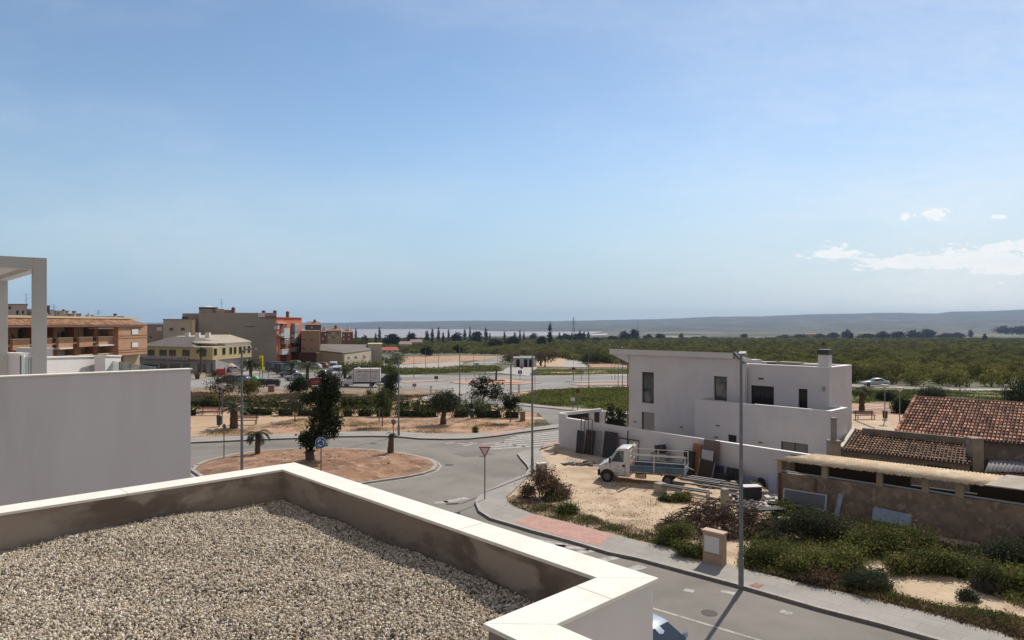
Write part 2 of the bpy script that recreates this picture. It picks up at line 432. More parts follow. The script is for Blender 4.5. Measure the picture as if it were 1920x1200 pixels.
# GROUND, ROADS, WATER, HILLS
def drape(name, pts, m, off=.012, skirt=0.0, px=True, kind='structure', label=None, cat=None, parent=None, rows=None):
    """a sheet laid on the ground: pts are photo pixels (or world x,y), off its height above the ground"""
    w = [P(*p) for p in pts] if px else [Vector((p[0], p[1], 0)) for p in pts]
    from mathutils.geometry import tessellate_polygon
    bm = bmesh.new()
    vs = [bm.verts.new((p[0], p[1], 0)) for p in w]
    bm.verts.ensure_lookup_table()
    for t in tessellate_polygon([[Vector((p[0], p[1], 0)) for p in w]]):
        try: bm.faces.new([vs[i] for i in t])
        except ValueError: pass
    ys = [p[1] for p in w]; y0, y1 = min(ys), max(ys)
    cuts = [y for y in YB[1:-1] if y0 < y < y1]
    y = 80
    while y < y1 and y < 1500:
        if y > y0: cuts.append(y)
        y *= 1.06
    for c in cuts:
        bmesh.ops.bisect_plane(bm, geom=bm.verts[:] + bm.edges[:] + bm.faces[:], plane_co=(0, c, 0), plane_no=(0, 1, 0))
    if y1 > 80:
        for r in np.arange(-.30, -.13, .02):
            bmesh.ops.bisect_plane(bm, geom=bm.verts[:] + bm.edges[:] + bm.faces[:], plane_co=(0, 0, 0), plane_no=(1, -float(r), 0))
    for v in bm.verts: v.co.z = g(v.co.x, v.co.y) + off
    if skirt:
        be = [e for e in bm.edges if e.is_boundary]
        ret = bmesh.ops.extrude_edge_only(bm, edges=be)
        for v in [x for x in ret['geom'] if isinstance(x, bmesh.types.BMVert)]: v.co.z -= skirt
    bmesh.ops.recalc_face_normals(bm, faces=bm.faces)
    if not skirt:
        for f in bm.faces:
            if f.normal.z < 0: f.normal_flip()
    me = bpy.data.meshes.new(name); bm.to_mesh(me); bm.free(); me.materials.append(m)
    o = bpy.data.objects.new(name, me); put(o, parent)
    if parent: KIDS.setdefault(parent, []).append(o)
    else: tag(o, label, cat, None, kind)
    return o

# --- the ground itself: a flat apron round the houses and a fan of cells falling gently towards the lagoon
def make_ground():
    ysN = [80] + [80 * (1.06 ** i) for i in range(1, 80)]
    ysN = sorted(set([round(y, 3) for y in ysN if y < 5200] + [float(y) for y in YB[2:-1]] + [5400.0, 9000.0, 16000.0]))
    rs = sorted(set([-4, -2.5, -1.8, -1.3, -1, -.85, -.7, -.55, -.45, -.36] + [round(x, 3) for x in np.arange(-.30, -.13, .02)] + [-.1, 0, .1, .2, .3, .45, .6, .75, .9, 1.1, 1.5, 2.2, 4]))
    V = []; F = []
    for y in ysN:
        for r in rs: V.append((r * y, y, g(r * y, y)))
    n = len(rs)
    for i in range(len(ysN) - 1):
        for j in range(n - 1): F.append((i * n + j, i * n + j + 1, (i + 1) * n + j + 1, (i + 1) * n + j))
    b = len(V)
    for r in rs: V.append((r * 80, -400, 0))
    for j in range(n - 1): F.append((b + j, b + j + 1, j + 1, j))
    me = bpy.data.meshes.new('ground'); me.from_pydata(V, [], F); me.materials.append(GROUND)
    o = bpy.data.objects.new('ground', me); put(o); tag(o, kind='structure'); return o
GROUND = mat('country_ground', (.10, .095, .045), .97, c2=(.06, .065, .03), scale=.012, c3=(.17, .13, .08), scale3=.006, lo3=.55, hi3=.65, bump=.1, bscale=1)
make_ground()

# --- lagoon and salt flats
def far_sheet(name, pts, m, dz, kind='structure'):
    mb = MB(); mb.add([(W(a, FPX * (41 - dz) / (b - HOR)), FPX * (41 - dz) / (b - HOR), -31 + dz) for a, b in pts], [tuple(range(len(pts)))[::-1]])
    o = mb.build(name, m)
    if o.data.polygons[0].normal.z < 0: o.data.flip_normals()
    return tag(o, kind=kind)
WATER = mat('lagoon_water', (.33, .27, .26), .45, c2=(.28, .25, .25), scale=.002, bump=.15, bscale=.05, spec=.3)
SALT = mat('salt_flat', (.62, .55, .55), .8)
far_sheet('lagoon', [(470, 618.2), (700, 616.6), (1000, 616.2), (1130, 617), (1180, 619.5), (1130, 622), (1110, 625.5), (1060, 628.5), (900, 631), (800, 633.5), (640, 636), (470, 636.5)], WATER, .5)
far_sheet('lagoon_inlet', [(950, 614.6), (1100, 612.6), (1205, 611.8), (1205, 613.2), (1100, 614.2), (960, 615.2)], SALT, 1.0)
far_sheet('salt_flat', [(1105, 627.2), (1140, 625.6), (1138, 627.2), (1110, 628.4)], SALT, .9)

# --- far hills round the lagoon
def make_hills(name, prof, y0, y1, m, seed, amp=1.0, base=-31.5):
    rr = np.random.default_rng(seed)
    pxs = np.linspace(-400, 2500, 500)
    top = np.interp(pxs, [p[0] for p in prof], [p[1] for p in prof])
    k = np.zeros_like(pxs)
    for wl, a in ((150, .9), (70, .5), (30, .3), (12, .2)):
        k += a * np.interp(pxs, np.arange(-400, 2600, wl), rr.normal(size=len(np.arange(-400, 2600, wl)))) * .5
    top = top + k * amp
    rows = 16; V = []
    for i in range(rows):
        t = i / (rows - 1); Y = y0 + (y1 - y0) * t
        for j, p in enumerate(pxs):
            zt = CAMZ - (top[j] - HOR) * y1 / FPX
            s = t ** 1.25
            h = base + (zt - base) * s
            h += math.sin(j * .31 + i * 1.3) * math.sin(j * .11 + i * .7) * (zt - base) * .12 * math.sin(math.pi * t)
            V.append((W(p, Y), Y, h))
    n = len(pxs)
    for j, p in enumerate(pxs): V.append((W(p, y1 * 1.25), y1 * 1.25, base))
    F = [(i * n + j, i * n + j + 1, (i + 1) * n + j + 1, (i + 1) * n + j) for i in range(rows) for j in range(n - 1)]
    o = raw(name, V, F, m, smooth=True); return tag(o, kind='structure')
HILL = mat('hill_scrub', (.025, .032, .026), .97, c2=(.085, .075, .062), scale=.0035, detail=8, lo=.45, hi=.62, c3=(.34, .32, .29), scale3=.006, lo3=.66, hi3=.72)
make_hills('hills', [(-400, 604), (400, 606), (560, 606), (700, 604), (780, 603), (860, 601), (940, 599.5), (1040, 600.5), (1100, 601), (1150, 600), (1200, 599.5), (1280, 597), (1340, 594), (1440, 592),
                     (1540, 589), (1650, 587), (1755, 588.5), (1785, 585), (1860, 583), (1920, 580.5), (2200, 576), (2500, 578)], 5600, 9000, HILL, 3, 1.5)
make_hills('near_hills', [(-400, 620), (900, 618), (1150, 612), (1250, 608), (1350, 606.5), (1500, 606), (1620, 603), (1760, 602), (1900, 600), (2100, 598), (2500, 598)], 3600, 5200, HILL, 9, 1.1)
# cultivated plain right of the lagoon: long pale and green plots
PLOTS = [mat('far_field_green', (.065, .08, .035), .95), mat('far_field_pale', (.17, .155, .11), .95), mat('far_field_dark', (.03, .037, .02), .95), mat('far_field_earth', (.12, .095, .065), .95), mat('far_greenhouse_plastic', (.55, .55, .53), .6)]
rr = random.Random(5)
for k in range(90):
    y = rr.uniform(614.5, 636); x = rr.uniform(1150, 2050); w_ = rr.uniform(25, 150); h_ = rr.uniform(.4, 1.6) * (y - 605) / 20
    if x - w_ < 1200 and y < 630: continue
    c = rr.choice([0, 0, 1, 2, 2, 3, 0, 2, 4] if k % 3 == 0 else [0, 2, 1, 3])
    if c == 4: h_ = .45
    far_sheet('field', [(x - w_, y), (x + w_, y), (x + w_ * .96, y + h_), (x - w_ * 1.05, y + h_)], PLOTS[c], .1 + .02 * k)

# --- ground cover zones beyond the first street (photo pixels)
drape('dry_ground', [(-500, 727), (330, 733), (560, 738), (820, 742), (1000, 745), (1010, 765), (1000, 800), (880, 815), (560, 818), (330, 826), (-500, 826)], SOIL, .004)
drape('sand_path', [(-300, 776), (330, 776), (420, 775), (600, 778), (800, 780), (960, 780), (1035, 783), (1040, 787), (960, 786), (740, 783), (560, 784), (500, 795), (430, 806), (380, 818), (330, 822), (-300, 822)], SANDP, .016)
drape('dry_ground', [(-500, 724), (330, 727), (480, 730), (700, 731), (840, 731), (800, 742), (745, 752), (700, 754), (330, 757), (-500, 757)], BROWN, .02)
drape('sand_path', [(330, 745), (520, 749), (560, 751), (560, 754), (330, 751)], SANDP, .05)
drape('green_lot', [(975, 735), (1010, 731), (1185, 727), (1300, 730), (1300, 775), (1150, 772), (1080, 767), (970, 755)], GREENG, .02)
drape('dry_ground', [(965, 735), (1012, 731), (1030, 742), (1000, 750), (962, 752)], SOIL, .03)
# streets beyond
drape('plaza_road', [(-500, 696), (300, 700), (520, 697), (640, 703), (760, 702), (950, 706), (1200, 710), (1300, 712), (1300, 729), (1180, 728.5), (1000, 733), (960, 738), (960, 757), (1160, 776), (1165, 785), (1080, 800), (1040, 806), (1010, 775), (960, 766), (780, 752), (840, 731), (700, 731), (480, 730), (300, 727), (-500, 724)], ASPHALT2, .028)
drape('road', [(700, 700), (1000, 703), (1300, 707), (1300, 712), (950, 709), (700, 705)], ASPHALT2, .05)
PINKP = mat('faded_pink_apron', (.42, .26, .21), .95, c2=(.36, .23, .19), scale=.5)
ORANGEP = mat('orange_apron', (.52, .29, .16), .95, c2=(.45, .25, .14), scale=.5)
drape('pavement', [(700, 693), (860, 693), (1000, 698), (1200, 701), (1300, 702), (1300, 706), (1150, 705), (1000, 702), (860, 697), (700, 699)], PAVE2, .08)
drape('pavement', [(775, 752), (846, 730), (870, 728), (895, 731), (960, 735), (958, 739), (900, 736), (860, 741), (810, 754)], PAVE, .12, skirt=.15)
drape('roundabout_apron', [(843, 717.5), (862, 713.5), (905, 712), (950, 713), (1000, 716.5), (1015, 719), (985, 721), (925, 722), (865, 720.5)], PINKP, .12, skirt=.1)
drape('roundabout_apron', [(905, 713.5), (925, 711.6), (945, 711.8), (985, 717), (975, 719), (940, 718.5), (912, 716.5)], ORANGEP, .2, skirt=.1)
drape('traffic_island', [(1070, 721.5), (1100, 718.6), (1160, 718), (1260, 720), (1260, 724), (1150, 722.5), (1090, 723.5)], PINKP, .12, skirt=.1)
drape('traffic_island', [(1060, 715.6), (1150, 714.6), (1260, 716), (1260, 717.5), (1150, 716.6), (1080, 717.4)], PAVE2, .12, skirt=.1)
drape('traffic_island', [(745, 716), (790, 713.5), (835, 713), (838, 714.6), (800, 716), (760, 719)], PINKP, .12, skirt=.1)
drape('pavement', [(965, 736.5), (1010, 731.6), (1180, 726.6), (1300, 728), (1300, 725.5), (1180, 724.8), (1010, 729.6), (955, 734)], PAVE2, .1)
drape('pavement', [(960, 756), (1060, 766), (1150, 773), (1300, 783), (1300, 787), (1150, 777), (1060, 770), (955, 759.5)], PAVE, .13, skirt=.15)
# waste ground between the streets beyond the plaza
drape('dry_ground', [(736, 668), (860, 667), (950, 668), (930, 673), (860, 678), (740, 682)], SOIL, .08)
drape('weedy_verge', [(700, 686), (860, 686), (933, 683), (940, 690), (925, 698), (860, 693), (700, 694)], GREENG, .08)
drape('dry_ground', [(790, 690), (860, 688), (925, 690), (920, 697), (860, 692), (800, 693)], SOIL, .12)
drape('road', [(860, 687), (905, 674), (955, 668), (966, 668), (935, 680), (915, 687)], ASPHALT2, .12)
drape('road', [(720, 682), (860, 678), (870, 681), (860, 687), (720, 688)], PAVE2, .10)
drape('road', [(935, 700), (955, 688), (1000, 687), (1008, 690), (992, 706)], PAVE2, .13)
drape('dry_ground', [(1008, 668), (1060, 670), (1060, 688), (1005, 688)], SANDP, .1)
drape('road', [(1055, 689), (1062, 672), (1085, 671), (1102, 689)], PAVE2, .12)
drape('dry_ground', [(1095, 678), (1180, 679), (1320, 682), (1320, 690), (1110, 689)], SOIL, .1)
drape('weedy_verge', [(1005, 693), (1060, 692), (1300, 694), (1300, 700), (1000, 703)], GREENG, .12)
drape('dry_ground', [(1060, 696), (1300, 697), (1300, 701), (1000, 702)], SOIL, .14)
# park and lane on the right, behind the old houses
drape('dry_ground', [(1590, 757), (1720, 752), (1760, 770), (1760, 830), (1590, 830)], SOIL, .02)
drape('sand_path', [(1590, 775), (1700, 779), (1700, 800), (1590, 797)], SANDP, .04)
drape('green_lot', [(1590, 730), (1940, 731), (2100, 735), (2100, 765), (1720, 757), (1590, 757)], GREENG, .012)
drape('road', [(1590, 720.5), (1660, 723), (1720, 726.5), (1900, 729), (2100, 731), (2100, 735.5), (1900, 733), (1700, 730), (1590, 725.5)], ASPHALT2, .05)
drape('pavement', [(1780, 730), (1900, 730.5), (1900, 733.5), (1780, 733)], PAVE2, .09)
drape('sand_path', [(1590, 768), (1680, 762.5), (1682, 764.5), (1590, 771)], PAVE2, .05)
# zebra in front of the far plaza
zb = MB()
for k in range(5):
    a = P(640 + k * 14, 706 + 0 * k); zb.box((a.x, a.y, a.z + .09), (1.2, 9, .02))
tag(zb.build('road_marking', PAINT), kind='structure')

# --- the near carriageway (flat): asphalt, kerbed pavements, island, lot
drape('road', [(-900, 835), (357, 832), (565, 823.5), (740, 820), (786, 824.6), (880, 824.6), (932, 819.4), (973, 813), (1040, 804.8), (1180, 785), (1400, 800), (1400, 1300), (-900, 1300)][:0] or
      [(-900, 832), (300, 833), (340, 832.5), (565, 823.5), (640, 820.4), (740, 820), (786, 824.6), (880, 824.6), (932, 819.4), (973, 813), (1040, 804.8), (1110, 795), (1060, 832), (1012, 846), (990, 855), (1005, 875), (990, 896), (940, 925), (918, 942), (940, 965), (1000, 990), (1060, 1008), (1200, 1048), (1381, 1098), (1651, 1174), (1900, 1246), (2600, 1450), (1600, 2400), (-100, 2400), (-900, 1400)], ASPHALT, .010)
KZ = .13
def strip(name, pts, m, off=KZ, sk=KZ + .05): return drape(name, pts, m, off, skirt=sk)
# pavement on the park side
PARK_K = [(-500, 838), (300, 834), (357.7, 832), (470, 827), (565, 823.5), (640, 820.4), (700, 819.8), (745, 820.6), (786, 824.6), (835, 825.6), (880, 824.6), (932, 819.4), (973, 813), (1040, 804.8), (1110, 795.5)]
PARK_I = [(1110, 790), (1040, 798.5), (948, 810), (880, 815.5), (807, 816), (740, 811), (700, 811), (640, 812), (565, 815), (470, 819), (357.7, 823.5), (300, 826), (-500, 830)]
strip('pavement', PARK_K + PARK_I, PAVE)
drape('pavement', [(903, 820.8), (932, 817), (973, 810.6), (985, 806.6), (955, 810), (925, 813)], PINK, KZ + .006)
# pavement on the near right, round the corner of the lot
LOT_K = [(1180, 806), (1050, 834), (1010, 843), (980, 849), (970, 853.5), (975, 861), (987.5, 875), (991.7, 882.5), (983, 893), (944, 909.6), (912.5, 924), (894.8, 936.7), (890.6, 945), (897, 961.7), (918.8, 976),
         (962.5, 988.8), (995.8, 999), (1066.7, 1018), (1141.7, 1040.8), (1200, 1053), (1381, 1102), (1536, 1147), (1651.6, 1177), (1733, 1200), (2600, 1450)]
LOT_I = [(2600, 1400), (1893.7, 1198), (1760, 1160), (1686.6, 1143), (1600, 1121), (1527, 1105), (1395.8, 1073), (1320.8, 1048), (1250, 1030), (1200, 1020), (1152, 1007.5), (1066.7, 984.6), (1000, 968), (966.7, 955.4), (950, 945),
         (948, 936.7), (962.5, 924), (983, 903), (1004, 889), (1031, 882), (1029, 870), (1016, 856), (1010, 847), (1020, 838), (1050, 829), (1180, 801)]
strip('pavement', LOT_K + LOT_I, PAVE)
# kerb stones: a paler line along the road edge
def offset_px(line, d, z=0.0):
    w = [P(a, b) for a, b in line]; res = []
    for i, p in enumerate(w):
        t = (w[min(i + 1, len(w) - 1)] - w[max(i - 1, 0)]).normalized()
        res.append((p + Vector((-t.y, t.x, 0)) * d))
    return w, res
def kerb(line, d, m=KERB, off=KZ + .008):
    w, o2 = offset_px(line, d)
    mb = MB(); n = len(w)
    for i in range(n - 1):
        q = [w[i], w[i + 1], o2[i + 1], o2[i]]
        mb.hexa([(p.x, p.y, -.05) for p in q], [(p.x, p.y, off) for p in q]) if (w[i + 1] - w[i]).to_2d().cross((o2[i] - w[i]).to_2d()) > 0 else mb.hexa([(p.x, p.y, -.05) for p in q[::-1]], [(p.x, p.y, off) for p in q[::-1]])
    tag(mb.build('kerb', m), kind='structure')
kerb(LOT_K, .16); kerb(PARK_K, .16)
# red paved crossings
drape('pavement', [(962.5, 983), (998, 968.6), (1066.7, 985.3), (1152, 1008.2), (1123, 1029), (1066.7, 1014.5), (995.8, 995)], PINK, KZ + .006)
drape('pavement', [(1012, 840), (1020, 835.5), (1050, 828.6), (1052, 831.5), (1022, 838)], PINK, KZ + .006)
# island of the roundabout
ISL = [(358, 884), (366, 875), (385, 866), (440, 853), (500, 846), (560, 842.5), (640, 842), (700, 845), (760, 851.5), (800, 860.5), (816, 868), (821, 874), (814, 883), (795, 890), (760, 897), (725, 902), (690, 907), (620, 917), (520, 921), (430, 912), (375, 896)]
drape('roundabout_island', ISL, KERB, .12, skirt=.15)
w_, o_ = offset_px(ISL + ISL[:1], .42)
cx_ = sum(p.x for p in w_) / len(w_); cy_ = sum(p.y for p in w_) / len(w_)
def inset(line, d):
    w = [P(a, b) for a, b in line]; res = []
    n = len(w)
    for i, p in enumerate(w):
        t = (w[(i + 1) % n] - w[(i - 1) % n]).normalized(); nn = Vector((-t.y, t.x, 0))
        if nn.dot(Vector((cx_, cy_, 0)) - p) < 0: nn = -nn
        res.append((p.x + nn.x * d, p.y + nn.y * d))
    return res
ring_o = inset(ISL, -.30); ring_i = inset(ISL, -.16)
lm = MB(); n_ = len(ring_o)
lm.add([(a, b, .016) for a, b in ring_o] + [(a, b, .016) for a, b in ring_i], [(i, (i + 1) % n_, n_ + (i + 1) % n_, n_ + i) for i in range(n_)])
o = lm.build('road_marking', PAINT); tag(o, kind='structure')
# soil dome of the island, a real gentle mound
def mound(name, edge, m, z0, h, seed=0):
    rr = np.random.default_rng(seed); c = np.mean(np.array(edge), 0)
    E = np.array([np.array(edge[i]) * (1 - t) + np.array(edge[(i + 1) % len(edge)]) * t for i in range(len(edge)) for t in (0, .25, .5, .75)])
    n = len(E); R_ = 30; V = []
    ph = rr.random(8) * 6
    for k in range(R_ + 1):
        t = k / R_
        for p in E:
            q = c + (p - c) * t
            zz = z0 + h * (1 - t ** 2) ** .8 + .05 * (math.sin(q[0] * 1.3 + ph[0]) * math.sin(q[1] * 1.7 + ph[1]) + .6 * math.sin(q[0] * 3.1 + ph[2]) * math.sin(q[1] * 2.7 + ph[3]) + .35 * rr.normal()) * (1 if t < .95 else 0)
            V.append((q[0], q[1], zz))
    F = [(k * n + i, k * n + (i + 1) % n, (k + 1) * n + (i + 1) % n, (k + 1) * n + i) for k in range(R_) for i in range(n)]
    F = [f[::-1] for f in F]
    return tag(raw(name, V, F, m), kind='structure')
mound('island_soil', inset(ISL, .26), mat('island_soil', (.28, .15, .083), .97, c2=(.14, .078, .046), scale=.55, detail=10, lo=.40, hi=.62, c3=(.38, .225, .135), scale3=1.1, lo3=.46, hi3=.66, stretch=(1, 1.3, 1), bump=.05, bscale=6), .13, .28, 4)
# building plot at the right
drape('dry_ground', [(1004, 889), (1031, 882), (1029, 870), (1010, 847), (1050, 832), (1300, 790), (2600, 790), (2600, 1400), (1893.7, 1198), (1760, 1160), (1686.6, 1143), (1600, 1121), (1527, 1105), (1395.8, 1073), (1320.8, 1048), (1250, 1030), (1200, 1020), (1152, 1007.5),
     (1066.7, 984.6), (1000, 968), (966.7, 955.4), (950, 945), (948, 936.7), (962.5, 924), (983, 903)], SAND, .05, skirt=.06)
# road paint
def stripe(a, b, w, name='road_marking', z=.016):
    a = P(*a); b = P(*b); t = (b - a).normalized(); nn = Vector((-t.y, t.x, 0)) * w / 2
    mb = MB(); mb.add([a + nn, a - nn, b - nn, b + nn], [(3, 2, 1, 0)])
    mb.v = [(v[0], v[1], z) for v in mb.v]
    o = mb.build(name, PAINT)
    if o.data.polygons[0].normal.z < 0: o.data.flip_normals()
    return tag(o, kind='structure')
for k in range(7):    # zebra between the park corner and the lot
    y = 813.8 + k * 3.6 + k * k * .12
    stripe((968 - k * 10, y + 3.5), (1100 - k * 2, y - 9), .5)
stripe((835, 832), (852, 829.8), .28); stripe((858, 831.5), (878, 833.5), .28); stripe((880, 830), (893, 832), .28)
stripe((868, 836), (886, 833.5), .28); stripe((903, 833), (945, 829), .28); stripe((950, 832.5), (985, 838.5), .22)
stripe((834, 942), (876, 934), .5)
stripe((815, 943.5), (840, 941), .4)
for a, b in (((995, 1012), (1062, 1024)), ((1040, 1024), (1105, 1030)), ((1086, 1037), (1112, 1032)), ((1124, 1052), (1158, 1045)), ((1180, 1070), (1206, 1062))): stripe(a, b, .45)
VT_ = mat('dark_iron', (.09, .08, .07), .95)
for px, py, r_ in ((842, 872, .33), (905, 856, .3), (1330, 1150, .28), (700, 832, .3)):
    p = P(px, py); tag(MB().disc((p.x, p.y, .014), r_, .01, n=20).build('manhole_cover', VT_), 'round iron manhole cover in the asphalt, ' + {842: 'right of the island', 905: 'in front of the zebra', 1330: 'in the near street', 700: 'by the park kerb'}[px], 'manhole cover')
for k, q in enumerate((((845, 850), (905, 846), (930, 853), (870, 858)), ((400, 838), (520, 833), (560, 836), (430, 843)))): drape('asphalt_patch', q, mat('asphalt_patch', (.135, .12, .105), .9, c2=(.16, .145, .125), scale=2), .0125)
stripe((1100, 1104), (1460, 1212), .12)
stripe((1283, 1106), (1301, 1110), .3); stripe((1352, 1109), (1378, 1114), .28); stripe((1464, 1146), (1484, 1152), .3)
# OUR OWN ROOF (foreground)
ZC = 7.9          # top of the coping
c1 = P(552.2, 866.6, ZC); c2 = P(1234.6, 1083.8, ZC); c3 = P(1039.6, 1168.8, ZC)
# exact grid directions from the corner
def along(p, d, t): return p + d * t
LB = (c2 - c1).dot(-B_); c2 = c1 - B_ * LB
LA = (c2 - c3).dot(A_); c3 = c2 - A_ * LA
wd_ = .365
e1 = c1 - A_ * 9.5                     # left end of the far arm (outside the frame)
e3 = c3 - B_ * 6.0                     # near end of the stepped arm
ins = lambda p, a, b: p + A_ * a + B_ * b
outer = [e1, c1, c2, c3, e3]
inner = [ins(e1, 0, -wd_), ins(c1, -wd_, -wd_), ins(c2, -wd_, wd_), ins(c3, -wd_, wd_), ins(e3, -wd_, 0)]
house = thing('terrace_house', 'white rendered house in the foreground with pebbled flat roof and pale stone coping', 'house', (c1.x, c1.y, 0))
mb = MB()
over = .035
def sh(p, a, b): return p + A_ * a + B_ * b
wo = [sh(e1, 0, -over), sh(c1, -over, -over), sh(c2, -over, over), sh(c3, -over, over), sh(e3, -over, 0)]
wi = [sh(inner[0], 0, over), sh(inner[1], over, over), sh(inner[2], over, -over), sh(inner[3], over, -over), sh(inner[4], over, 0)]
for i in range(4):
    q = [wo[i], wo[i + 1], wi[i + 1], wi[i]]
    mb.m = 0
    ar = (q[1] - q[0]).to_2d().cross((q[2] - q[0]).to_2d())
    qq = q if ar > 0 else q[::-1]
    mb.hexa([(p.x, p.y, 0) for p in qq], [(p.x, p.y, ZC - .035) for p in qq])
mb.build('wall', WHITE2, house, world=1)
# inner faces of the parapet: a thin weathered skin just proud of the wall
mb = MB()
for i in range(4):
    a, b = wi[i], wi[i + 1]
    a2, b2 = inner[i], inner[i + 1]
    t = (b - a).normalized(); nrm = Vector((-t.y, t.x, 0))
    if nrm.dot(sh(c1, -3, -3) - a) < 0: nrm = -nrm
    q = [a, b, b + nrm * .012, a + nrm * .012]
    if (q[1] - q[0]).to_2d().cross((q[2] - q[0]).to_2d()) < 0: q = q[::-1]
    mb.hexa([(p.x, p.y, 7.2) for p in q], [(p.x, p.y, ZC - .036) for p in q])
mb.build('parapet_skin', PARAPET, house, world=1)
mb = MB()      # coping slabs with mitred corners and fine joints
for i in range(4):
    a, b, bi, ai = outer[i], outer[i + 1], inner[i + 1], inner[i]
    L = (b - a).length; n = max(1, round(L / 2.35))
    if i == 2: n = 2
    for k in range(n):
        t0 = k / n; t1 = (k + 1) / n
        if k > 0: t0 += .0022 / L * 1.2
        if k < n - 1: t1 -= .0022 / L * 1.2
        q = [a.lerp(b, t0), a.lerp(b, t1), ai.lerp(bi, t1), ai.lerp(bi, t0)]
        if k > 0:
            d = (b - a).normalized(); q[3] = q[0] + (ai - a) - d * (ai - a).dot(d)
        if k < n - 1:
            d = (b - a).normalized(); q[2] = q[1] + (bi - b) - d * (bi - b).dot(d)
        if (q[1] - q[0]).to_2d().cross((q[2] - q[0]).to_2d()) < 0: q = q[::-1]
        mb.hexa([(p.x, p.y, ZC - .033) for p in q], [(p.x, p.y, ZC) for p in q])
mb.build('coping', COPING, house, world=True, bevel=.004)
# roof deck
mb = MB(); dk = [sh(e1, -.2, -.4), sh(c1, -.4, -.4), sh(c2, -.4, .4), sh(c3, -.4, .4), sh(e3, -.4, 0), sh(e3, -9, 0)]
mb.prism([(p.x, p.y) for p in dk], 6.9, 7.36); mb.build('roof_deck', CONC, house, world=1)

# gravel bed: a lumpy ground of fines and some hundred thousand pebbles lying on it
def inroof(p, m=0.0):
    d = p - c1; a = d.dot(A_); b = d.dot(B_)      # a<=-wd, b<=-wd
    if a > -wd_ - m or b > -wd_ - m: return False
    ac3 = (c3 - c1).dot(A_)
    if a < ac3 - wd_ - m: return True
    return b > -LB + wd_ + m
def gz(a, b):
    return 7.475 + .02 * math.sin(a * 1.9 + .7 * b) + .015 * math.sin(b * 2.7 - a) + .012 * math.sin(a * 5.1 + b * 4.3) + .03 * math.exp(-((a + 1.9) ** 2 + (b + .9) ** 2) / .8)
GR = mat('gravel_fines', (.27, .225, .175), .95, c2=(.12, .10, .085), scale=26, lo=.4, hi=.6, bump=.02, bscale=60)
GP = bpy.data.materials.new('pebble')
GP.use_nodes = True
_t = GP.node_tree; _b = _t.nodes['Principled BSDF']; _b.inputs['Roughness'].default_value = .8
_oi = _t.nodes.new('ShaderNodeObjectInfo'); _r = _t.nodes.new('ShaderNodeValToRGB')
_t.links.new(_oi.outputs['Random'], _r.inputs[0]); _t.links.new(_r.outputs[0], _b.inputs['Base Color'])
els = [(0, (.13, .105, .08)), (.14, (.32, .265, .195)), (.28, (.50, .42, .31)), (.48, (.62, .525, .385)), (.64, (.40, .345, .275)), (.76, (.68, .61, .50)), (.88, (.38, .29, .19)), (.95, (.78, .74, .66))]
_r.color_ramp.interpolation = 'CONSTANT'
while len(_r.color_ramp.elements) < len(els): _r.color_ramp.elements.new(.5)
for e, (p_, c_) in zip(_r.color_ramp.elements, els): e.position = p_; e.color = (*c_, 1)
V = []; F = []; N_ = 90
P0 = sh(c1, -8.2, -13.0)
pts = []
mb = MB()
na, nb = 110, 150
grid = {}
for i in range(na + 1):
    for j in range(nb + 1):
        a = -.37 - i * (8.6 / na); b = -.37 - j * (13.5 / nb)
        q = c1 + A_ * a + B_ * b; grid[i, j] = len(mb.v); mb.v.append((q.x, q.y, gz(a, b) - .012))
for i in range(na):
    for j in range(nb):
        a = -.37 - (i + .5) * (8.6 / na); b = -.37 - (j + .5) * (13.5 / nb)
        ac3 = (c3 - c1).dot(A_)
        if a > ac3 - wd_ + .1 and b < -LB + wd_ - .1: continue
        mb.f.append((grid[i, j], grid[i + 1, j], grid[i + 1, j + 1], grid[i, j + 1])); mb.mi.append(0)
gb = mb.build('gravel_bed', GR, house, world=True, smooth=True)
# points: only where the picture or a step beside it can see them
N0 = 340000
aa = -.37 - rng.random(N0) * 7.8; bb = -.37 - rng.random(N0) * 10.5
Q = np.array([c1.x, c1.y])[None, :] + aa[:, None] * np.array([A_.x, A_.y]) + bb[:, None] * np.array([B_.x, B_.y])
ac3 = (c3 - c1).dot(A_)
ok = ~((aa > ac3 - wd_ - .01) & (bb < -LB + wd_ + .01))
ok &= (Q[:, 1] > 4.3) & (np.abs(Q[:, 0] / Q[:, 1]) < 1.05)
Q = Q[ok]; aa = aa[ok]; bb = bb[ok]
zz = 7.475 + .02 * np.sin(aa * 1.9 + .7 * bb) + .015 * np.sin(bb * 2.7 - aa) + .012 * np.sin(aa * 5.1 + bb * 4.3) + .03 * np.exp(-((aa + 1.9) ** 2 + (bb + .9) ** 2) / .8) + rng.normal(size=len(aa)) * .006
me = bpy.data.meshes.new('pebbles'); me.vertices.add(len(Q)); me.vertices.foreach_set('co', np.column_stack([Q, zz]).astype(np.float32).ravel())
peb = bpy.data.objects.new('pebbles', me); put(peb); me.materials.append(GP)
tag(peb, 'thick bed of cream and grey pebbles spread over the flat roof in the foreground', 'gravel', kind='stuff')
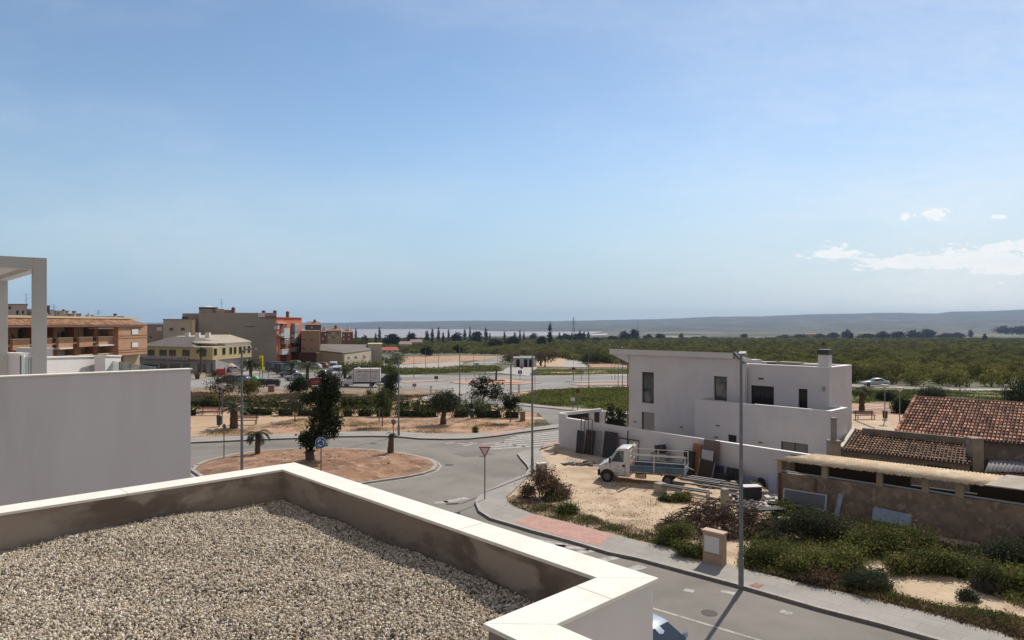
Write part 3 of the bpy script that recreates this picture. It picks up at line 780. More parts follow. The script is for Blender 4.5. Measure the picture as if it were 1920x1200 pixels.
def gn_instances(obj, make_inst, smin, smax, flat=(1, 1, 1), rot=True):
    ng = bpy.data.node_groups.new('scatter', 'GeometryNodeTree')
    ng.interface.new_socket('Geometry', in_out='INPUT', socket_type='NodeSocketGeometry'); ng.interface.new_socket('Geometry', in_out='OUTPUT', socket_type='NodeSocketGeometry')
    N = ng.nodes; L = ng.links
    gi = N.new('NodeGroupInput'); go = N.new('NodeGroupOutput')
    m2p = N.new('GeometryNodeMeshToPoints'); L.new(gi.outputs[0], m2p.inputs[0])
    iop = N.new('GeometryNodeInstanceOnPoints'); L.new(m2p.outputs[0], iop.inputs[0])
    inst = make_inst(ng)
    L.new(inst, iop.inputs['Instance'])
    rv = N.new('FunctionNodeRandomValue'); rv.data_type = 'FLOAT_VECTOR'
    rv.inputs[0].default_value = (0, 0, 0); rv.inputs[1].default_value = (6.28, 6.28, 6.28) if rot is True else (0.0, 0.0, 6.28)
    L.new(rv.outputs[0], iop.inputs['Rotation'])
    sv = N.new('FunctionNodeRandomValue'); sv.data_type = 'FLOAT_VECTOR'
    sv.inputs[0].default_value = smin; sv.inputs[1].default_value = smax; sv.inputs['Seed'].default_value = 5
    L.new(sv.outputs[0], iop.inputs['Scale'])
    L.new(iop.outputs[0], go.inputs[0])
    md = obj.modifiers.new('scatter', 'NODES'); md.node_group = ng
    return ng
def pebble_inst(ng):
    N = ng.nodes; L = ng.links
    ic = N.new('GeometryNodeMeshIcoSphere'); ic.inputs['Radius'].default_value = 1.0; ic.inputs['Subdivisions'].default_value = 2
    nz = N.new('ShaderNodeTexNoise'); nz.inputs['Scale'].default_value = 1.1
    sp = N.new('GeometryNodeSetPosition'); L.new(ic.outputs[0], sp.inputs[0])
    vm = N.new('ShaderNodeVectorMath'); vm.operation = 'SUBTRACT'; L.new(nz.outputs['Color'], vm.inputs[0]); vm.inputs[1].default_value = (.5, .5, .5)
    vs = N.new('ShaderNodeVectorMath'); vs.operation = 'SCALE'; L.new(vm.outputs[0], vs.inputs[0]); vs.inputs['Scale'].default_value = 1.3
    L.new(vs.outputs[0], sp.inputs['Offset'])
    sm = N.new('GeometryNodeSetMaterial'); sm.inputs['Material'].default_value = GP; L.new(sp.outputs[0], sm.inputs[0])
    return sm.outputs[0]
gn_instances(peb, pebble_inst, (.008, .008, .006), (.019, .015, .0115))

# parked car below the house, seen over the edge: built with the other cars further on

# NEIGHBOUR TERRACE ON THE LEFT
ZN = 9.1
n1 = P(357.5, 691, ZN)                    # right end of the long wall
nb_ = thing('neighbour_terrace_house', 'long white terrace house at left edge with glass balustrades on its roof', 'house', (n1.x, n1.y, 0))
dn = Vector((P(0, 705.5, ZN) - n1)); dn.z = 0; dn.normalize()      # direction to the left along the wall
pn = Vector((-dn.y, dn.x, 0))
if pn.dot(B_) < 0: pn = -pn                # away from us
def nq(a, b, z=0): return n1 + dn * a + pn * b + Vector((0, 0, z - ZN))
def nprism(mb, a0, a1, b0, b1, z0, z1):
    q = [nq(a0, b0), nq(a1, b0), nq(a1, b1), nq(a0, b1)]
    if (q[1] - q[0]).to_2d().cross((q[2] - q[0]).to_2d()) < 0: q = q[::-1]
    return mb.hexa([(p.x, p.y, z0) for p in q], [(p.x, p.y, z1) for p in q])
mb = MB(); nprism(mb, 0, 16, 0, .2, 0, ZN - .03); nprism(mb, 0, .2, .2, 9, 0, 8.3); nprism(mb, .2, 16, .2, 9, 0, 8.0)
mb.build('wall', WHITE2, nb_, world=1)
mb = MB(); nprism(mb, -.03, 16, -.03, .23, ZN - .028, ZN); mb.build('coping', COPING, nb_, world=True, bevel=.005)
# lower parapets and party walls of the terrace seen over the long wall
def wall_px(name, x0, y0, Y0, x1, y1, Y1, zb, th, m, parent, cop=True):
    a = Vector((W(x0, Y0), Y0, Z(y0, Y0))); b = Vector((W(x1, Y1), Y1, Z(y1, Y1)))
    t = (b - a).to_2d().normalized(); nn = Vector((-t.y, t.x, 0)) * th
    if nn.y < 0: nn = -nn
    mb = MB(); mb.hexa([(a.x, a.y, zb), (b.x, b.y, zb), (b.x + nn.x, b.y + nn.y, zb), (a.x + nn.x, a.y + nn.y, zb)], [a, b, b + nn, a + nn])
    o = mb.build(name, m, parent, world=1)
    if cop:
        n2 = nn.normalized() * .03; u = Vector((0, 0, .04))
        MB().hexa([a - n2, b - n2, b + nn + n2, a + nn + n2], [a - n2 + u, b - n2 + u, b + nn + n2 + u, a + nn + n2 + u]).build('coping', COPING, o, world=1)
    return o
wall_px('parapet_wall', 30, 654, 21.0, 88, 655, 19.5, 7.5, .15, WHITE2, nb_)
wall_px('parapet_wall', 8, 664, 16.5, 40, 665, 16.2, 7.5, .15, WHITE, nb_)
wall_px('parapet_wall', 66, 671.5, 17.5, 180, 669, 20.0, 7.5, .15, WHITE2, nb_)
wall_px('parapet_wall', 177, 668, 19.6, 207, 668.5, 20.5, 7.5, .3, WHITE, nb_)
BGLASS = mat('balustrade_glass', (.62, .70, .68), .05, transl=0)
BGLASS.node_tree.nodes['Principled BSDF'].inputs['Transmission Weight'].default_value = .9
BGLASS.node_tree.nodes['Principled BSDF'].inputs['IOR'].default_value = 1.05
def balustrade(x0, y0, Y0, x1, y1, Y1, zb, label_parent, n=3):
    a = Vector((W(x0, Y0), Y0, Z(y0, Y0))); b = Vector((W(x1, Y1), Y1, Z(y1, Y1)))
    for k in range(n):
        p = a.lerp(b, k / n + .01); q = a.lerp(b, (k + 1) / n - .01)
        mb = MB(); mid = (p + q) / 2; L = (q - p).to_2d().length; ang = math.atan2((q - p).y, (q - p).x)
        mb.box((mid.x, mid.y, (mid.z + zb) / 2), (L, .02, mid.z - zb), rz=ang)
        mb.build('glass_panel', BGLASS, label_parent, world=1)
    mb = MB()
    for k in range(n + 1):
        mb = MB(); p = a.lerp(b, k / n); mb.box((p.x, p.y, (p.z + zb) / 2), (.04, .04, p.z - zb + .02))
        mb.build('balustrade_post', METAL, label_parent, world=1)
balustrade(207, 676.5, 20.3, 290, 688, 16.8, 8.0, nb_, 4)
balustrade(40, 668, 15.2, 60, 670, 14.8, 8.0, nb_, 1)
mb = MB(); p = Vector((W(44, 15.0), 15.0, 0)); mb.box((p.x, p.y, 8.6), (.05, .05, 1.45)); mb.build('balustrade_post', mat('white_post', (.75, .77, .75), .5), nb_, world=1)

# pergola on the neighbour's terrace
PERG = mat('grey_aluminium', (.47, .455, .42), .55, c2=(.43, .41, .38), scale=.8)
p1 = Vector((W(73.5, 13.0), 13.0, 0))
zt = Z(484, 13.0)
pg = thing('pergola', 'grey aluminium pergola with louvred roof standing on the terrace at the left edge', 'pergola', (p1.x, p1.y, 8.0), R(43.8))
s_ = .213
def pbox(name, a0, a1, b0, b1, z0, z1, m=PERG, parent=None):
    mb = MB(); mb.b2((a0, b0, z0 - 8), (a1, b1, z1 - 8)); return mb.build(name, m, parent or pg, bevel=.004)
# local axes: x = A (right, away), y = B (left, away); posts reach the terrace floor
for a, b in ((0, 0), (0, 4.75), (-4.2, 0), (-4.2, 4.75)):
    pbox('post', a - s_ / 2, a + s_ / 2, b - s_ / 2, b + s_ / 2, 8.0, zt - (.001 if (a, b) != (0, 0) else 0))
pbox('beam', -4.2 + s_ / 2 + .001, -s_ / 2 - .001, -s_ / 2 + .003, s_ / 2 - .003, zt - .22, zt - .002)
pbox('beam', -s_ / 2 + .003, s_ / 2 - .003, s_ / 2 + .001, 4.75 - s_ / 2, zt - .22, zt - .002)
pbox('beam', -4.2 + s_ / 2, -s_ / 2, 4.75 - s_ / 2 + .003, 4.75 + s_ / 2 - .003, zt - .22, zt - .002)
pbox('beam', -4.2 - s_ / 2 + .003, -4.2 + s_ / 2 - .003, s_ / 2, 4.75 - s_ / 2, zt - .22, zt - .002)
mb = MB()
for k in range(24):
    y = s_ / 2 + .1 + k * .186
    mb.bar((-4.2 + s_ / 2, y, zt - 8 - .1), (-s_ / 2, y, zt - 8 - .1), .17, .03, up=(0, .35, 1))
mb.build('louvred_roof', PERG, pg)
# WALL WITH OPENINGS
def wall_open(mb, p0, p1, z0, z1, th, ops):
    """wall from p0 to p1 (outer line), thickness th to the left of p0->p1; ops: (s0,s1,z0,z1) holes in metres"""
    p0 = Vector((p0[0], p0[1], 0)); p1 = Vector((p1[0], p1[1], 0)); L = (p1 - p0).length
    t = (p1 - p0) / L; n = Vector((-t.y, t.x, 0))
    ss = sorted(set([0, L] + [min(max(o[0], 0), L) for o in ops] + [min(max(o[1], 0), L) for o in ops]))
    zs = sorted(set([z0, z1] + [min(max(o[2], z0), z1) for o in ops] + [min(max(o[3], z0), z1) for o in ops]))
    def hole(s, z): return any(o[0] < s < o[1] and o[2] < z < o[3] for o in ops)
    ns = len(ss); nz = len(zs)
    H = [[hole((ss[i] + ss[i + 1]) / 2, (zs[j] + zs[j + 1]) / 2) for j in range(nz - 1)] for i in range(ns - 1)]
    idx = {}
    def v(i, j, k):
        if (i, j, k) not in idx:
            idx[i, j, k] = len(mb.v); q = p0 + t * ss[i] + n * (th if k else 0); mb.v.append((q.x, q.y, zs[j]))
        return idx[i, j, k]
    def f(*a): mb.f.append(tuple(a)); mb.mi.append(mb.m)
    for i in range(ns - 1):
        for j in range(nz - 1):
            if H[i][j]: continue
            f(v(i, j, 0), v(i + 1, j, 0), v(i + 1, j + 1, 0), v(i, j + 1, 0))
            f(v(i, j, 1), v(i, j + 1, 1), v(i + 1, j + 1, 1), v(i + 1, j, 1))
            if i == 0 or H[i - 1][j]: f(v(i, j, 0), v(i, j + 1, 0), v(i, j + 1, 1), v(i, j, 1))
            if i == ns - 2 or H[i + 1][j]: f(v(i + 1, j, 0), v(i + 1, j, 1), v(i + 1, j + 1, 1), v(i + 1, j + 1, 0))
            if j == 0 or H[i][j - 1]: f(v(i, j, 0), v(i, j, 1), v(i + 1, j, 1), v(i + 1, j, 0))
            if j == nz - 2 or H[i][j + 1]: f(v(i, j + 1, 0), v(i + 1, j + 1, 0), v(i + 1, j + 1, 1), v(i, j + 1, 1))
def on_line(px, p0, t):
    """distance s along the vertical plane through p0 direction t where column px meets it"""
    k = (px - 960) / FPX
    return (k * p0.y - p0.x) / (t.x - k * t.y)
def plane_pt(px, py, p0, t):
    s = on_line(px, p0, t); q = p0 + t * s
    return s, Z(py, q.y)
def window(parent, p0, t, n, s0, s1, z0, z1, inset, name='window', fw=.06, mull=0, gl=None, fr=None, label=None):
    """frame and pane set back `inset` behind the outer face; n points out of the wall"""
    ang = math.atan2(t.y, t.x); c = p0 + t * ((s0 + s1) / 2) - n * inset; w = s1 - s0; h = z1 - z0
    ax = Matrix.Rotation(ang, 3, 'Z'); zc = (z0 + z1) / 2
    mb = MB(); d = .07
    for sx in (-1, 1): mb.box((c.x + t.x * sx * (w / 2 - fw / 2), c.y + t.y * sx * (w / 2 - fw / 2), zc), (fw, d, h), rz=ang)
    for sz in (-1, 1): mb.box((c.x, c.y, zc + sz * (h / 2 - fw / 2)), (w - 2 * fw, d, fw), rz=ang)
    for k in range(mull):
        u = -w / 2 + w * (k + 1) / (mull + 1); mb.box((c.x + t.x * u, c.y + t.y * u, zc), (fw * .8, d, h - 2 * fw), rz=ang)
    o = mb.build(name, fr or FRAME, parent, world=1)
    MB().box((c.x - n.x * .01, c.y - n.y * .01, zc), (w - .02, .02, h - .02), rz=ang).build('pane', gl or GLASS, o, world=1)
    return o

# THE WHITE MODERN HOUSE
tB = -B_                                             # along the front, towards the right and nearer
T1 = Vector((13.3, 49.5, 0)); T2 = T1 + tB * 9.72
T2 = Vector((W(1558, T1.y + tB.y * 9.72), T1.y + tB.y * 9.72, 0))
tF = (T2 - T1).normalized(); tD = Vector((-tF.y, tF.x, 0))    # front direction, depth direction (away)
if tD.y < 0: tD = -tD
L1 = T2 + tD * 2.55 - tF * 1.1
zU = Z(690, L1.y)
vh = thing('modern_villa', 'white flat-roofed two storey villa with tall narrow windows and black chimney cap', 'house', (T1.x, T1.y, 0))
nF = -tD                                             # out of the front
# upper volume
s_end = on_line(1597, L1, tD)
s_left = on_line(1389, L1, -tF)
UL = L1 - tF * (s_left + 2.5); UR = L1; UB = L1 + tD * s_end
def sop(px0, py0, px1, py1, p0, t):
    a, z1 = plane_pt(px0, py0, p0, t); b, z0 = plane_pt(px1, py1, p0, t)
    _, z1b = plane_pt(px1, py0 + (py1 - py0) * 0, p0, t)
    return [min(a, b), max(a, b), z0, z1]
mb = MB()
opsU = []
a = plane_pt(1408, 722, UL, tF); b = plane_pt(1451, 762, UL, tF); opsU.append((a[0], b[0], 4.15 - .8, a[1]))
a2 = plane_pt(1497, 728.5, UL, tF); b2 = plane_pt(1514, 768, UL, tF); opsU.append((a2[0], b2[0], 4.15 - .8, a2[1]))
wall_open(mb, UL, UR, 0, zU, .3, opsU)
wall_open(mb, UR + tD * .3, UB, 0, zU, .3, [])
BL = UL + tD * s_end
wall_open(mb, UB - tF * .3, BL, 0, zU, .3, [])
mb.build('wall', WHITE, vh, world=1)
MB().prism([(p.x, p.y) for p in (UL + tD * .25, UR + tD * .25 - tF * .25, UB - tF * .25 - tD * .2, BL - tD * .2)], zU - .75, zU - .45).build('roof', mat('roof_gravel', (.30, .28, .25), .95), vh, world=1)
mb = MB()
for (p, q) in ((UL - nF * 0 + nF * .03, UR + nF * .03 + tF * .03), (UR + tF * .03, UB + tF * .03), (UB, BL)):
    t = (q - p).normalized(); n = Vector((-t.y, t.x, 0))
    qq = [p, q, q + n * .36, p + n * .36]
    mb.hexa([(v.x, v.y, zU + .001) for v in qq], [(v.x, v.y, zU + .05 + .002 * len(mb.v) / 8) for v in qq])
mb.build('coping', mat('white_coping', (.80, .78, .76), .7), vh, world=1)
for o_ in opsU:
    window(vh, UL, tF, nF, o_[0], o_[1], o_[2], o_[3], .12, 'balcony_door', .05, 1 if o_[1] - o_[0] > 1.2 else 0, gl=mat('black_door_glass', (.012, .012, .014), .15))
# roof things
ch = plane_pt(1536, 689, L1 + tD * .5, tF); ch2 = plane_pt(1555, 689, L1 + tD * .5, tF)
cc = L1 + tD * .62 + tF * ((ch[0] + ch2[0]) / 2); cw = ch2[0] - ch[0]
zt_ = Z(665, cc.y); mb = MB(); mb.box((cc.x, cc.y, (zU - .6 + zt_) / 2), (cw, .62, zt_ - zU + .6), rz=math.atan2(tF.y, tF.x)); chm = mb.build('chimney', WHITE, vh, world=1)
MB().box((cc.x, cc.y, (zt_ + Z(655, cc.y)) / 2), (cw + .1, .72, Z(655, cc.y) - zt_), rz=math.atan2(tF.y, tF.x)).build('chimney_cap', DARKM, chm, world=1)
for (pa, w_, h_, m_) in ((1405, 1.5, .3, WHITE), (1468, 2.0, .18, DARKM), (1482, 1.6, .22, CONC), (1510, 2.4, .12, CONC)):
    s = on_line(pa, L1 + tD * 2.2, tF); q = L1 + tD * 2.2 + tF * s
    MB().box((q.x, q.y, zU - .4 + (h_ + .35) / 2), (w_, .9, h_ + .35), rz=math.atan2(tF.y, tF.x)).build('roof_duct', m_, vh, world=1)
# tall volume
p0t = UL - tD * .5
H0 = p0t + tF * on_line(1179, p0t, tF); H1 = p0t + tF * on_line(1381, p0t, tF)
zT = Z(655.5, H0.y); zTr = Z(661, H1.y); zT = (zT + zTr) / 2
opsT = []
def add_op(lst, p, t, x0, y0, x1, y1):
    a = plane_pt(x0, y0, p, t); b = plane_pt(x1, y1, p, t); lst.append((a[0], b[0], b[1], a[1]))
add_op(opsT, H0, tF, 1203.5, 697, 1226, 757)
add_op(opsT, H0, tF, 1203, 772, 1227, 812)
add_op(opsT, H0, tF, 1338.5, 705, 1363, 752)
z2 = Z(664, H0.y - 1)
zs = Z(680.5, H0.y)
mb = MB(); DT = 7.5
wall_open(mb, H0, H1, 0, zT - .44, .3, opsT)
for (p_, q_) in ((H1 + tD * .3, H1 + tD * DT), (H0 + tD * DT, H0 + tD * .3)):
    n_2 = -tF if p_ == H1 + tD * .3 else tF
    hh_ = lambda p: zT - .46 - 1.5 * ((p - H0).dot(tD) - fr_) / (DT - fr_)
    fr_ = -.28
    qq = [p_, q_, q_ + n_2 * .3, p_ + n_2 * .3]
    if (qq[1] - qq[0]).to_2d().cross((qq[2] - qq[0]).to_2d()) < 0: qq = qq[::-1]
    mb.hexa([(p.x, p.y, 0) for p in qq], [(p.x, p.y, hh_(p)) for p in qq])
wall_open(mb, H1 + tD * DT - tF * .3, H0 + tD * DT + tF * .3, 0, zT - 1.98, .3, [])
mb.build('wall', WHITE, vh, world=1)
for o_ in opsT: window(vh, H0, tF, nF, o_[0], o_[1], o_[2], o_[3], .14, 'window', .06, gl=mat('reflecting_glass', (.05, .055, .055), .03, c2=(.16, .165, .15), scale=.55, lo=.5, hi=.6, spec=1.0))
# roof slab with a wedge overhang on the left and a shallow one to the front
s0 = on_line(1143, H0 - tD * .25, tF)
def hp(s, d): return H0 + tF * s + tD * d
Lh = (H1 - H0).length
mb = MB()
fr = -.28
q = [hp(s0, fr), hp(Lh - .15, fr), hp(Lh - .15, DT + .1), hp(s0, DT + .1)]
dz_ = (0, 0, -1.5, -1.5)
mb.hexa([(p.x, p.y, zT - .42 + e) for p, e in zip(q, dz_)], [(p.x, p.y, zT + e) for p, e in zip(q, dz_)])
mb.build('roof', WHITE, vh, world=1)
# soffit wedge
mb = MB(); za = zT - .422; zb_ = zs
lowp = [hp(-.002, fr * .3), hp(-.002, DT)]; tipp = [hp(s0 + .02, fr * .3), hp(s0 + .02, DT)]
mb.add([(tipp[0].x, tipp[0].y, za), (lowp[0].x, lowp[0].y, za), (lowp[0].x, lowp[0].y, zb_), (tipp[1].x, tipp[1].y, za - 1.5), (lowp[1].x, lowp[1].y, za - 1.5), (lowp[1].x, lowp[1].y, zb_ - 1.5)],
       [(0, 2, 1), (3, 4, 5), (0, 3, 5, 2), (0, 1, 4, 3), (1, 2, 5, 4)])
mb.build('eaves', WHITE, vh, world=1)
# return fin where the tall volume meets the lower one, cut on the slope, with a dark flashing
F0 = H1; 
s1_ = on_line(1397, H1 + tD * .02, tF)
mb = MB(); q0 = hp(Lh - .15, .03); q1 = hp(Lh + s1_, .03); q0b = hp(Lh - .15, .33); q1b = hp(Lh + s1_, .33)
zA = zT - .02; zB = Z(682, q1.y)
mb.hexa([(p.x, p.y, 4.2) for p in (q0, q1, q1b, q0b)], [(q0.x, q0.y, zA), (q1.x, q1.y, zB), (q1b.x, q1b.y, zB), (q0b.x, q0b.y, zA)])
mb.build('fin_wall', WHITE, vh, world=1)
MB().bar((q0.x - tD.x * .05, q0.y - tD.y * .05, zA + .06), (q1.x, q1.y, zB + .06), .5, .1).build('flashing', DARKM, vh, world=1)
# terrace volume
zTe = Z(748.5, T1.y); zTe2 = Z(772, T2.y); zTe = (zTe + zTe2) / 2
T3 = T2 + tD * on_line(1588, T2, tD)
opsE = []
add_op(opsE, T1, tF, 1365.5, 814.5, 1381, 831)
a = plane_pt(1464.5, 827, T1, tF); b = plane_pt(1515, 852, T1, tF); opsE.append((a[0], b[0], b[1] - .1, a[1]))
mb = MB()
wall_open(mb, T1, T2, 0, zTe, .22, opsE)
wall_open(mb, T2 + tD * .22, T3, 0, zTe, .22, [])
tl = p0t + tF * on_line(1303, p0t, tF)
dd = (tl - T1).dot(tD)
wall_open(mb, T1 + tD * dd, T1 + tD * .22, 0, zTe, .22, [])
wall_open(mb, T3 - tF * .22, T3 - tF * ((T3 - UR).dot(tF)), 0, zTe, .22, [])
mb.build('terrace_wall', WHITE, vh, world=1)
MB().prism([(p.x, p.y) for p in (T1 + tD * .2 + tF * .2, T2 + tD * .2 - tF * .2, T3 - tF * .2 - tD * .2, T1 + tD * 3.2 + tF * .2)], 3.1, 3.3).build('terrace_floor', CONC, vh, world=1)
mb = MB()
for (p, q, dz) in ((T1 - tF * .02 + tF * 4.6, T2 + nF * 0 + tF * .02, 0), (T2 + tF * .02, T3 + tF * .02, .003), (T3 - tF * .0, T3 - tF * 1.15, .006)):
    t = (q - p).normalized(); n = Vector((-t.y, t.x, 0)); p = p - n * .02; q = q - n * .02
    qq = [p, q, q + n * .26, p + n * .26]
    mb.hexa([(v.x, v.y, zTe + .001) for v in qq], [(v.x, v.y, zTe + .045 + dz) for v in qq])
mb.build('coping', mat('white_coping', (.80, .78, .76), .7), vh, world=1)
for o_ in opsE: window(vh, T1, tF, nF, o_[0], o_[1], o_[2], o_[3], .1, 'window', .05, 1 if o_[1] - o_[0] > 1 else 0)
# small wall lamps and vents
def patch(px, py, p, t, w, h, m, name, d=.06):
    s, z = plane_pt(px, py, p, t); q = p + t * s + nF * d / 2
    MB().box((q.x, q.y, z), (w, d, h), rz=math.atan2(t.y, t.x)).build(name, m, vh, world=1)
VT = mat('vent_grille', (.10, .075, .07), .8)
for px, py, pp in ((1191, 790.5, H0), (1278, 800.5, H0), (1343, 820, T1), (1426, 829.5, T1), (1346, 798, T1)):
    patch(px, py, pp, tF, .26, .07, VT, 'wall_vent')
patch(1427, 710, UL, tF, .36, .12, VT, 'air_vent', .05)
patch(1545, 729, UL, tF, .12, .3, mat('wall_lamp_metal', (.35, .25, .2), .5), 'wall_lamp', .14)
# entrance canopy on the left side and a brown corner downpipe
mb = MB(); q = H0 - tF * .06; mb.tube([(q.x - tD.x * .06, q.y - tD.y * .06, 0), (q.x - tD.x * .06, q.y - tD.y * .06, zs)], .055, 8); mb.build('downpipe', mat('copper_brown', (.24, .12, .06), .6), vh, world=1)
mb = MB(); c0 = H0 + tD * 3.0 - tF * .9; mb.box((c0.x, c0.y, Z(762, c0.y)), (1.9, 1.6, .22), rz=math.atan2(tF.y, tF.x)); mb.build('porch_canopy', WHITE, vh, world=1)

# garden wall in front of the villa
GW0 = Vector((3.8, 55.4, 0)); GW1 = Vector((17.35, 39.4, 0)); tG = (GW1 - GW0).normalized()
GWm = GW0 + tG * on_line(1322, GW0, tG)
gw = thing('garden_wall', 'long white rendered garden wall stepping down in front of the villa, junk leaning on it', 'wall', (GW0.x, GW0.y, 0))
a0, zA0 = plane_pt(1048, 777, GW0, tG); b0, zB0 = plane_pt(1115, 795.3, GW0, tG)
zG = 2.42
nG = Vector((-tG.y, tG.x, 0))
if nG.y < 0: nG = -nG
mb = MB()
s60 = on_line(1061, GW0, tG)
Lg = (GW1 - GW0).length; sm = on_line(1318, GW0, tG)
q = GW0
def gp_(s, d=0): return GW0 + tG * s + nG * d
def gbox(mb, s0, s1, z0, z1, d0=0, d1=.22, z1b=None):
    a, b, c, d = gp_(s0, d0), gp_(s1, d0), gp_(s1, d1), gp_(s0, d1)
    zb = z1 if z1b is None else z1b
    mb.hexa([(p.x, p.y, z0) for p in (a, b, c, d)], [(a.x, a.y, z1), (b.x, b.y, zb), (c.x, c.y, zb), (d.x, d.y, z1)])
gbox(mb, 0, s60, 0, 2.75); gbox(mb, s60 + .0, sm, 0, zG); gbox(mb, sm, Lg + 1.2, 0, 2.38)
mb.build('wall_panel', WHITE, gw, world=1)
mb = MB(); s2 = on_line(1340, GW0, tG); gbox(mb, s60 + .01, s60 + 2.6, zG + .001, zG + .05, -.02, .24); gbox(mb, s2, Lg + 1.2, 2.381, 2.43, -.02, .24); mb.build('coping', mat('white_coping', (.80, .78, .76), .7), gw, world=1)
# returning wall at the corner with framed opening (bin store, black panel for its shade)
bA = GW0 + Vector((.1, .3, 0)); bB = Vector((7.6, 58.4, 0)); tb_ = (bB - bA).normalized()
MB().bar((bA.x, bA.y, 2.66), (bB.x, bB.y, 2.66), .3, .2).build('store_beam', WHITE, gw, world=1)
for px_ in (1109, 1129): q = bA + tb_ * on_line(px_, bA, tb_); MB().box((q.x, q.y, 1.27), (.36, .3, 2.54), rz=math.atan2(tb_.y, tb_.x)).build('store_pier', WHITE, gw, world=1)
MB().bar((bA.x + .3, bA.y + .75, 1.25), (bB.x, bB.y + .6, 1.25), .06, 2.35).build('painted_shade_panel', BLACK, gw, world=1)  # panel coloured black in place of the shade inside the opening
# small meter box pier by the corner of the pavement
mp = thing('meter_box_pillar', 'small pale pillar with a pink stain at the end of the garden wall by the crossing', 'pillar', P(1044, 851))
MB().b2((-.18, -.14, -.05), (.18, .14, .75)).build('pillar_body', CONC, mp, bevel=.01)
MB().b2((-.21, -.17, .75), (.21, .17, .81)).build('cap', PAVE2, mp)

# OLD HOUSES WITH TILED ROOFS ON THE RIGHT
TILE_R = mat('red_roof_tile', (.42, .185, .125), .9, c2=(.28, .13, .09), scale=1.6, lo=.38, hi=.62, c3=(.55, .34, .24), scale3=3.0, lo3=.6, hi3=.7)
TILE_B = mat('brown_roof_tile', (.33, .19, .12), .92, c2=(.20, .13, .085), scale=1.2, lo=.38, hi=.62, c3=(.45, .30, .20), scale3=2.5, lo3=.6, hi3=.7)
OLDW = mat('old_render', (.27, .22, .175), .97, c2=(.20, .16, .125), scale=.9, c3=(.34, .27, .22), scale3=2.2, lo3=.55, hi3=.63, bump=.03, bscale=7)
def tiled(name, a, b, c, d, m, parent, pitch=.2, tl=.40, rng_seed=1):
    """barrel tile roof: eave a->b, ridge d->c, real rows of overlapping half-round tiles"""
    rr = np.random.default_rng(rng_seed)
    a, b, c, d = map(Vector, (a, b, c, d))
    U = (b - a); nU = max(2, round(U.length / pitch)); VV = (d - a); nV = max(2, round(VV.length / tl))
    nrm = (b - a).cross(d - a).normalized()
    if nrm.z < 0: nrm = -nrm
    V = []; F = []; k_ = 5
    for j in range(nV):
        for i in range(nU):
            u0 = i / nU; u1 = (i + .62) / nU
            v0 = j / nV - .015; v1 = (j + 1) / nV + .02
            jit = rr.normal() * .012; lift = abs(rr.normal()) * .006
            base = len(V)
            for v, h in ((v0, .13 + lift), (v1, .0)):
                for q in range(k_):
                    th = math.pi * q / (k_ - 1); uu = u0 + (u1 - u0) * (.5 - .5 * math.cos(th)) + jit / nU
                    p = (a * (1 - v) + d * v) * (1 - uu) + (b * (1 - v) + c * v) * uu
                    p = p + nrm * (h + math.sin(th) * .055); V.append(tuple(p))
            for q in range(k_ - 1): F.append((base + q, base + q + 1, base + k_ + q + 1, base + k_ + q))
    o = raw(name, V, F, m, None); o.name = name
    col.objects.unlink(o); WM.pop(o, None)
    inv = WM[parent].inverted(); o.data.transform(inv)
    put(o, parent); KIDS.setdefault(parent, []).append(o)
    mb = MB(); e = nrm * -.03
    mb.hexa([a + e * 3, b + e * 3, c + e * 3, d + e * 3], [a, b, c, d]); mb.build('roof_base', mat('tile_gap', (.10, .06, .045), .97), o, world=1)
    return o
def at(px, py, z): return P(px, py, z)
def atY(px, py, Y): return Vector((W(px, Y), Y, Z(py, Y)))
TILE_R2 = leafm('red_tile_mixed', (.48, .24, .165), (.30, .16, .115), sc=1.3, transl=0, island=.6)
TILE_B2 = leafm('brown_tile_mixed', (.33, .20, .125), (.20, .13, .085), sc=1.0, transl=0, island=.6)
for m_ in (TILE_R2, TILE_B2): m_.node_tree.nodes['Principled BSDF'].inputs['Roughness'].default_value = .95
fh = thing('tiled_farmhouse', 'old farmhouse at right edge under a large red barrel tile roof', 'house', (W(1684, 52), 52, 0))
ea = at(1681, 811, 3.1); eb = at(1920, 833, 3.1)
t_ = (eb - ea).normalized(); eb = ea + t_ * 17.5
ra = Vector((W(1717, ea.y + 5.0), ea.y + 5.0, 0)); ra.z = Z(745.5, ra.y); rb = ra + t_ * 17.5; rb.z = ra.z
_n = tiled('roof', ea, eb, rb, ra, TILE_R2, fh, tl=.52, rng_seed=3)
mb = MB(); dpt = Vector((-t_.y, t_.x, 0)) * 8.5
w0 = ea + Vector((-t_.y, t_.x, 0)) * .35 + t_ * .35
pl = [w0, w0 + t_ * 17, w0 + t_ * 17 + dpt, w0 + dpt]
mb.prism([(p.x, p.y) for p in pl], 0, 3.0); mb.build('wall', OLDW, fh, world=1)
# verge tiles along the left gable, ridge tiles
vt = MB()
for k in range(13):
    p = ea.lerp(ra, k / 13); q = ea.lerp(ra, (k + 1.15) / 13); u = Vector((0, 0, .12)); vt.tube([p + u, q + u * .9], [.11, .09], 8)
vt.build('verge_tile', TILE_R2, fh, world=1)
vt = MB()
for k in range(38):
    p = ra.lerp(rb, k / 38); q = ra.lerp(rb, (k + 1.1) / 38); vt.tube([p + Vector((0, 0, .05)), q + Vector((0, 0, .04))], [.10, .085], 8)
vt.build('ridge_tile', mat('dark_ridge_tile', (.12, .08, .06), .95, c2=(.22, .12, .08), scale=2), fh, world=1)
back = [ra, rb, rb + dpt * .55 - Vector((0, 0, ra.z - 3.0)), ra + dpt * .55 - Vector((0, 0, ra.z - 3.0))]
MB().hexa([p - Vector((0, 0, .12)) for p in back], back).build('rear_roof', TILE_B, fh, world=1)
